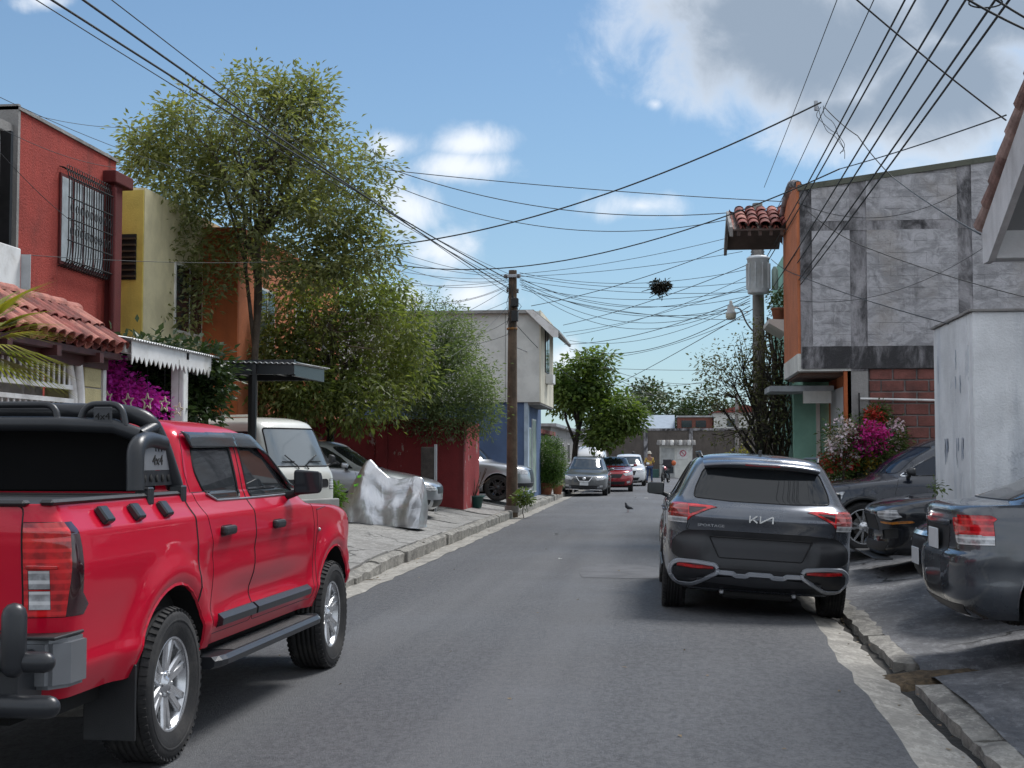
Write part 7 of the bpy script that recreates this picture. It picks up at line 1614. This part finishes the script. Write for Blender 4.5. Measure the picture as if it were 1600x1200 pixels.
q = MB(); c = P(1540, 4, 9.4); q.tube([(.11*math.cos(a), 0, .035*math.sin(a)) for a in np.linspace(0, 6.28, 20)], .006, 5); o = q.build('cable_loop', CABLE); o.location = c; tag(o, 'coiled cable loop at the top right corner', 'cable')
rn = random.Random(15)
for k in range(3):
    pts = [P(1275+rn.uniform(-3, 12), 165+rn.uniform(0, 8), 20.3)]
    for j in range(5): pts.append(P(1280+j*10+rn.uniform(-14, 14), 185+j*14+rn.uniform(-8, 8), 20.3))
    wire(fillet(pts, .2), .006, 0, 'looped slack wire hanging off the heavy cable at upper right', 'slack loops', n=1)
q = MB(); q.tube([P(1275, 160, 20.2)-Vector((0, 0, .12)), P(1275, 160, 20.2)+Vector((0, 0, .02))], .03, 8); o = q.build('cable_clamp', STEEL); tag(o, 'small clamp where the heavy cable meets the slack loops', 'clamp')
# clump caught on the wires
T = empty('hanging_clump', P(1032, 450, 32), label='dark ragged clump of plants caught on the wires above the street', cat='clump'); tips = crown_tips([pxblob(1032, 451, 32, 9, 8, 1), pxblob(1025, 446, 32, 5, 5, .4), pxblob(1040, 446, 32, 4, 5, .4)], 60, 5); leaves_at(T, tips, 14, .035, .09, leafmat('dead_clump_leaf', (.012, .012, .010), (.05, .045, .035), .1), 6, 'foliage'); q = MB(); rn = random.Random(2)
for k in range(16): q.tube([(rn.gauss(0, .03), 0, .02), (rn.gauss(0, .1), rn.gauss(0, .05), rn.gauss(0, .08)), (rn.gauss(0, .12), rn.gauss(0, .05), rn.gauss(-.05, .1))], .008, 4)
q.build('stems', BARKD, T, fix=False)
# ================================================================== REMAINING THINGS
def white_van():
    T = empty('cab_over_van', (-6.28, 21.2, .34), label='old white cab-over van under the black carport', cat='van'); T.rotation_euler = (0, 0, -math.pi/2-.45); T.scale = (.96,)*3
    WV = paint('old_white_paint', (.62, .63, .58), 0, .22, .4); L = 3.9; f0 = .95; r0 = f0-L
    lv = [(.30, .72, r0+.10, f0-.06, .2, 5, .22, 4), (.40, .79, r0+.02, f0, .2, 5, .24, 4), (.62, .805, r0, f0+.01, .2, 5, .24, 4), (.90, .805, r0, f0, .2, 5, .24, 4), (1.0, .80, r0, f0-.03, .2, 5, .24, 4), (1.08, .785, r0+.01, f0-.08, .2, 5, .24, 4), (1.4, .74, r0+.03, f0-.22, .2, 5, .24, 4), (1.70, .695, r0+.06, f0-.36, .2, 5, .24, 4), (1.80, .65, r0+.10, f0-.44, .2, 4.5, .24, 3.6), (1.86, .52, r0+.18, f0-.60, .3, 4, .3, 3.4), (1.885, .3, r0+.4, f0-.8, .3, 3, .3, 3), (1.89, .02, r0+1, f0-1.2, .2, 3, .2, 3)]
    bm = shell(lv, 2, 10, 36, 12, barrel=.01)
    for a in (f0-.62, r0+.75): arch(bm, a, .30, .34, T, liner=.2)
    fp = lambda f: f.normal.y > .2
    def grab(poly, nm, mat, s=.006, push=0., r=.05): p = round_poly(poly, r); cut(bm, 'y', p, True, fp); return pull(bm, faces_in(bm, 'y', p, fp), nm, mat, T, s, push)
    grab([(-.70, 1.09), (.70, 1.09), (.61, 1.70), (-.61, 1.70)], 'windscreen', glassmat('clear_screen', (.16, .19, .21), .05, .9), .014)
    grab([(-.55, .88), (.55, .88), (.55, .74), (-.55, .74)], 'grille', BLK)
    for s in (1, -1): grab([(s*.58, .88), (s*.74, .88), (s*.74, .72), (s*.58, .72)], 'headlamp', LCLR, .006, .003, .03)
    for s in (1, -1):
        sp = side_pred(s)
        for poly in ([(f0-1.25, 1.08), (f0-.32, 1.08), (f0-.58, 1.64), (f0-1.25, 1.64)], [(f0-2.3, 1.08), (f0-1.38, 1.08), (f0-1.38, 1.64), (f0-2.3, 1.64)]): p = round_poly(poly, .06); cut(bm, 'x', p, True, sp); pull(bm, faces_in(bm, 'x', p, sp), 'window', GLASS, T, .010, -.004)
        for ln in ([(f0-1.31, 1.75), (f0-1.31, .4)], [(f0-.24, 1.05), (f0-.26, .7)]): seam(bm, 'x', ln, sp, T, .004)
        mirror_part(T, s*.78, f0-.20, 1.12, s, BLK, .95, .13, .2, .08)
        q = MB(); q.tube([(s*.80, f0-1.2, .93), (s*.835, f0-1.17, .93), (s*.835, f0-1.05, .93), (s*.80, f0-1.02, .93)], .012, 6); q.build('door_handle', CHR, T)
    finish(bm, 'body', WV, T)
    for s in (1, -1):
        q = MB(); q.tube([(s*.12, f0-.05, 1.05), (s*.10+.05, f0-.06, 1.10), (s*.38, f0-.13, 1.27)], .010, 5); q.box(s*.18-.0, s*.46, f0-.115, f0-.095, 1.16, 1.175); q.build('wiper', BLK, T)
        q = MB(); q.tube(fillet([(s*.60, r0+.5, 1.83), (s*.62, r0+.55, 1.95), (s*.62, r0+2.2, 1.95), (s*.60, r0+2.3, 1.85)], .1), .02, 6); q.build('roof_rack', WV, T)
    q = MB(); q.box(-.78, .78, f0-.05, f0+.05, .40, .56, .02); q.build('bumper', pm('van_bumper', (.30, .30, .29), .5), T)
    put = make_wheel(.30, .18, .20, 'five', STEEL, 28)
    for s in (1, -1): put(T, s*.69, f0-.62, .30, s); put(T, s*.69, r0+.75, .30, s)
    q = MB(); q.box(-.66, .66, r0+.2, f0-.2, .28, .9); q.build('underbody', UNDER, T)
white_van()
def foil_bike():
    c = P(590, 812, 24.3); z0 = S(c.x, 24.3)
    T = empty('covered_motorbike', (c.x, 24.3, z0), -.12, 'motorbike under a crumpled silver foil cover on the left pavement', 'motorbike'); T.rotation_euler = (0, .085, -.12); T.location.z -= .02
    m, t, b = newmat('silver_foil'); p = t.pos(obj=True)
    w1 = t.noise(2.6, 3, .5, t.pos(1, 1, .6, obj=True), 1.2); w2 = t.nd('ShaderNodeTexVoronoi', feature='DISTANCE_TO_EDGE'); w2.inputs['Scale'].default_value = 3.0; t.L.new(p, w2.inputs['Vector'])
    t.put(b.inputs['Base Color'], t.mix(t.ramp(t.noise(2.5, 5, .6, p), .4, .65), (.60, .61, .63), (.48, .48, .49))); b.inputs['Metallic'].default_value = .8; t.put(b.inputs['Roughness'], t.ramp(t.noise(6, 4), .3, .7, .30, .40))
    t.put(b.inputs['Normal'], t.bump(t.M('ADD', w1, t.M('MULTIPLY', t.M('SQRT', w2.outputs['Distance']), .16)), .42, .10))
    us = np.linspace(0, 1, 60); L = 1.66
    prof = lambda u: float(np.interp(u, [0, .08, .31, .36, .46, .58, .70, .88, .96, 1], [.08, .34, 1.10, 1.15, 1.0, .86, .84, .92, .90, .74]))
    wid = lambda u: float(np.interp(u, [0, .1, .33, .6, .9, 1], [.10, .24, .36, .30, .34, .26]))
    rn = np.random.default_rng(5); q = MB(); v = []; n = 34
    tri = lambda x: 2*abs(2*(x-math.floor(x+.5)))-1
    cre = [(rn.uniform(1.0, 5.5), rn.uniform(0, 1), rn.uniform(.3, 1), rn.uniform(-.9, .9)) for _ in range(7)]
    for u in us:
        h = prof(u); w = wid(u)
        for k in range(n+1):
            a = math.pi*k/n; cs, sn = math.cos(a), math.sin(a); side = 1 if cs > 0 else -1; down = 1-sn**.9      # 0 on the ridge, 1 at the hem
            y = -w*side*(.10+.90*min(1, down*1.5)**.8)*(1 if abs(cs) > 1e-6 else 0)*(1+.12*down); z = h*(1-down)
            uu = u+(u-.42)*.35*down                                                        # folds fan out from the peak
            fold = sum(am*tri(fq*uu+ph+sk*down+(.31 if side > 0 else 0)) for fq, ph, am, sk in cre)/3.2
            amp = .06*min(1, down*1.4); swag = .03*tri(2.6*(down+1.6*(u-.62)**2))*math.sin(math.pi*min(1, down))*(1 if .40 < u < .96 else .3); sagv = .05*math.sin(math.pi*min(1, down*1.1))*abs(tri(2.2*u+.2))
            v.append((-L/2+L*u+.06*(u-.5)*down+fold*amp*.35, y-side*(fold*amp+swag), max(.02, z-sagv+fold*.02*down)))
    q.add(v, [(i*(n+1)+k, (i+1)*(n+1)+k, (i+1)*(n+1)+k+1, i*(n+1)+k+1) for i in range(len(us)-1) for k in range(n)], True)
    q.add([v[i*(n+1)+0] for i in (0,)], []); o = q.build('foil_cover', m, T, fix=False)
    e = MB(); idx = (len(us)-1)*(n+1); e.add(v[idx:idx+n+1], [tuple(range(n+1))]); e.build('cover_end', m, o, fix=False); e = MB(); e.add(v[:n+1], [tuple(range(n+1))[::-1]]); e.build('cover_end', m, o, fix=False)
    NG = pm('neon_label', (.18, .62, .04), .5)
    for i, (x, z) in enumerate(((-.36, .83), (-.40, .66))):
        k = min(range(len(v)), key=lambda j: (v[j][0]-x)**2+(v[j][2]-z)**2+(9 if v[j][1] > 0 else 0)); s = MB(); s.box(-.05, .05, -.006, .0, -.022, .022); st = s.build('warning_label', NG, o); st.location = Vector(v[k])+Vector((0, -.012, 0)); st.rotation_euler = (-.25, -.3, 0)
    put = make_wheel(.28, .10, .2, 'ten', ALLOYD, 24); 
    for x in (-.52, .52): w_ = put(T, x, 0, .28, 1); w_.rotation_euler = (0, 0, math.pi/2)
foil_bike()
def skin_obj(name, pts, edges, mat, parent, sub=2):
    """pts: (x,y,z,radius); grows a continuous surface"""
    me = bpy.data.meshes.new(name); me.from_pydata([p[:3] for p in pts], edges, []); o = link(name, me, parent); o.modifiers.new('skin', 'SKIN').use_smooth_shade = True
    for i, p in enumerate(pts): r = p[3]; me.skin_vertices[0].data[i].radius = (r if not isinstance(r, tuple) else r[0], r if not isinstance(r, tuple) else r[1])
    me.skin_vertices[0].data[0].use_root = True; me.materials.append(mat); s = o.modifiers.new('sub', 'SUBSURF'); s.levels = s.render_levels = sub
    dg = bpy.context.evaluated_depsgraph_get(); dg.update(); m2 = bpy.data.meshes.new_from_object(o.evaluated_get(dg)); o.modifiers.clear(); o.data = m2; return o
def rider():
    c = P(1015, 752, 79); T = empty('person', (c.x, 79, 0), .2, 'person in yellow shirt and blue jeans standing beside the delivery motorbike', 'person')
    SK = pm('skin', (.24, .12, .075), .6, var=.1); J = pm('denim', (.035, .06, .13), .9, var=.2, vs=8); YS = pm('yellow_shirt', (.48, .32, .07), .85, var=.15, vs=6)
    body = [(0, 0, .98, (.15, .11)), (0, .0, 1.18, (.14, .10)), (0, .02, 1.38, (.17, .11)), (0, .02, 1.50, (.07, .065)), (0, .05, 1.60, (.088, .10)), (0, .05, 1.70, (.075, .09)),
            (.20, .02, 1.40, .055), (.27, .05, 1.15, .043), (.25, .25, 1.02, .035), (.25, .36, 1.03, .030), (-.20, .02, 1.40, .055), (-.26, .02, 1.14, .043), (-.24, .12, .92, .034), (-.24, .16, .84, .030),
            (.10, 0, .90, .085), (.12, .03, .50, .060), (.13, -.02, .10, .042), (.14, .10, .04, .04), (-.10, 0, .90, .085), (-.13, .0, .50, .060), (-.16, -.06, .10, .042), (-.17, .05, .04, .04)]
    E = [(0, 1), (1, 2), (2, 3), (3, 4), (4, 5), (2, 6), (6, 7), (7, 8), (8, 9), (2, 10), (10, 11), (11, 12), (12, 13), (0, 14), (14, 15), (15, 16), (16, 17), (0, 18), (18, 19), (19, 20), (20, 21)]
    skin_obj('body', body, E, SK, T)
    g = lambda ids, k: [body[i][:3]+((tuple(r*k for r in body[i][3]) if isinstance(body[i][3], tuple) else body[i][3]*k),) for i in ids]
    skin_obj('shirt', g([0, 1, 2, 6, 7, 10, 11], 1.16), [(0, 1), (1, 2), (2, 3), (3, 4), (2, 5), (5, 6)], YS, T); skin_obj('jeans', g([0, 14, 15, 16, 18, 19, 20], 1.2), [(0, 1), (1, 2), (2, 3), (0, 4), (4, 5), (5, 6)], J, T)
    q = MB(); q.lathe([(.0, .12), (.06, .11), (.10, .06), (.115, -.01), (.16, -.03), (.16, -.04), (.10, -.035)], 16, 'z', Matrix.Translation((0, .05, 1.70))); q.build('cap', pm('pale_cap', (.45, .42, .36), .8), T)
    for s in (1, -1): q = MB(); q.box(s*.155-.05, s*.155+.05, -.08, .20, .0, .09, .03); q.build('shoe', BLK, T)
    # hands
    for x, y, z in ((.25, .40, 1.03), (-.24, .18, .80)):
        q = MB(); q.tube([(x, y-.04, z+.01), (x, y, z), (x, y+.03, z-.01)], [.026, .036, .03], 8)
        for k in range(4): q.tube([(x-.024+.016*k, y+.03, z-.01), (x-.024+.016*k, y+.07-.006*abs(k-1.5), z-.02), (x-.024+.016*k, y+.08, z-.05)], [.009, .009, .007], 6)
        q.tube([(x+.03, y, z), (x+.05, y+.03, z-.01), (x+.045, y+.055, z-.02)], [.011, .010, .008], 6); q.build('hand', SK, T)
    c = P(1040, 752, 79.5); B = empty('motorbike', (c.x, 79.5, 0), 2.9, 'delivery motorbike with dark cargo box and orange bag near the guard booth', 'motorbike')
    put = make_wheel(.30, .10, .22, 'ten', ALLOYD, 24)
    for y in (-.62, .62): put(B, 0, y, .30, 1)
    q = MB(); q.tube([(0, -.62, .30), (0, -.1, .42), (0, .30, .62), (0, .42, .95)], [.03, .05, .04, .03], 8); q.tube([(0, .62, .30), (0, .40, 1.0)], .03, 8); q.tube([(-.34, .30, 1.06), (-.12, .38, 1.04), (.12, .38, 1.04), (.34, .30, 1.06)], .015, 6); q.box(-.12, .12, -.2, .2, .26, .52, .04); q.build('frame', SATB, B)
    q = MB(); q.tube([(0, -.02, .74), (0, .08, .80), (0, .28, .82), (0, .38, .76)], [.07, .13, .12, .06], 12); q.build('tank', REDC, B); q = MB(); q.tube([(0, -.62, .80), (0, -.4, .78), (0, .0, .76)], [.08, .11, .10], 10); q.build('seat', BLK, B)
    q = MB(); q.box(-.26, .26, -.92, -.42, .86, 1.34, .04); q.build('cargo_box', pm('box_dark', (.03, .03, .035), .6), B); q = MB(); q.box(-.24, .24, -.95, -.92, .92, 1.26, .01); q.build('box_panel', pm('box_yellow', (.38, .27, .10), .7), B); q = MB(); q.lathe([(0, .16), (.10, .13), (.14, 0), (.10, -.12), (0, -.15)], 14, 'z', Matrix.Translation((-.36, -.5, 1.12))); q.build('orange_bag', pm('orange_bag', (.50, .12, .04), .7), B); q = MB(); q.lathe([(0, 0), (.07, .01), (.08, .08), (0, .1)], 12, 'y', Matrix.Translation((0, .48, .92))); q.build('headlamp', LCLR, B)
    c = P(990, 745, 84); T2 = empty('person', (c.x, 84, 0), .5, 'far person in a pale blue shirt behind the parked white cars', 'person')
    k = pm('pale_blue_shirt', (.25, .32, .50), .85); skin_obj('body', body, E, SK, T2); skin_obj('shirt', g([0, 1, 2, 6, 7, 10, 11], 1.16), [(0, 1), (1, 2), (2, 3), (3, 4), (2, 5), (5, 6)], k, T2); skin_obj('jeans', g([0, 14, 15, 16, 18, 19, 20], 1.2), [(0, 1), (1, 2), (2, 3), (0, 4), (4, 5), (5, 6)], J, T2)
    q = MB(); q.lathe([(0, .11), (.06, .10), (.10, .04), (.105, -.03), (.07, -.08)], 14, 'z', Matrix.Translation((0, .04, 1.70))); q.build('hair', pm('dark_hair', (.012, .01, .009), .6), T2)
rider()
def pigeon():
    c = P(982, 803, 38.0); z = hroad(c.x)
    T = empty('pigeon', (c.x, 38.0, z), 2.5, 'dark pigeon standing on the asphalt', 'bird'); PG = pm('pigeon_feather', (.05, .055, .065), .6, var=.3, vs=30, obj=True)
    q = MB(); q.tube([(0, -.20, .085), (0, -.13, .10), (0, -.06, .125), (0, .02, .145), (0, .08, .17), (0, .10, .21), (0, .115, .245), (0, .135, .26), (0, .155, .255)], [.012, .022, .050, .062, .052, .03, .025, .026, .008], 12); q.build('body', PG, T)
    for s in (1, -1):
        q = MB(); q.tube([(s*.045, .06, .16), (s*.055, -.02, .14), (s*.035, -.15, .105)], [.02, .026, .006], 8); q.build('wing', pm('pigeon_wing', (.10, .105, .12), .6), T); q = MB(); q.tube([(s*.022, .02, .10), (s*.022, .025, .005), (s*.022, .055, .004)], .005, 5); q.build('leg', pm('pigeon_leg', (.25, .06, .05), .6), T)
    q = MB(); q.tube([(0, .152, .256), (0, .178, .248)], [.007, .002], 6); q.build('beak', IRON, T)
pigeon()
# crumpled wrappers on the road
for i, (px, py, Y, s) in enumerate(((875, 872, 20.6, .05), (1010, 778, 50, .09), (992, 777, 50.5, .08), (870, 838, 27, .07))):
    c = P(px, py, Y); q = MB(); rn = random.Random(i); q.add([(rn.uniform(-1, 1)*s, rn.uniform(-1, 1)*s, rn.uniform(0, .4)*s) for _ in range(6)], [(0, 1, 2), (2, 3, 0), (3, 4, 5), (5, 0, 3), (1, 4, 2)]); o = q.build('paper_scrap', pm('paper_white', (.6, .6, .58), .8), fix=False); o.location = (c.x, Y, hroad(c.x)+.006)
    tag(o, ['white paper scrap in the middle of the asphalt', 'white scrap by the far parked cars, right of two', 'white scrap by the far parked cars, left of two', 'pale scrap near the left lane edge'][i], 'litter')
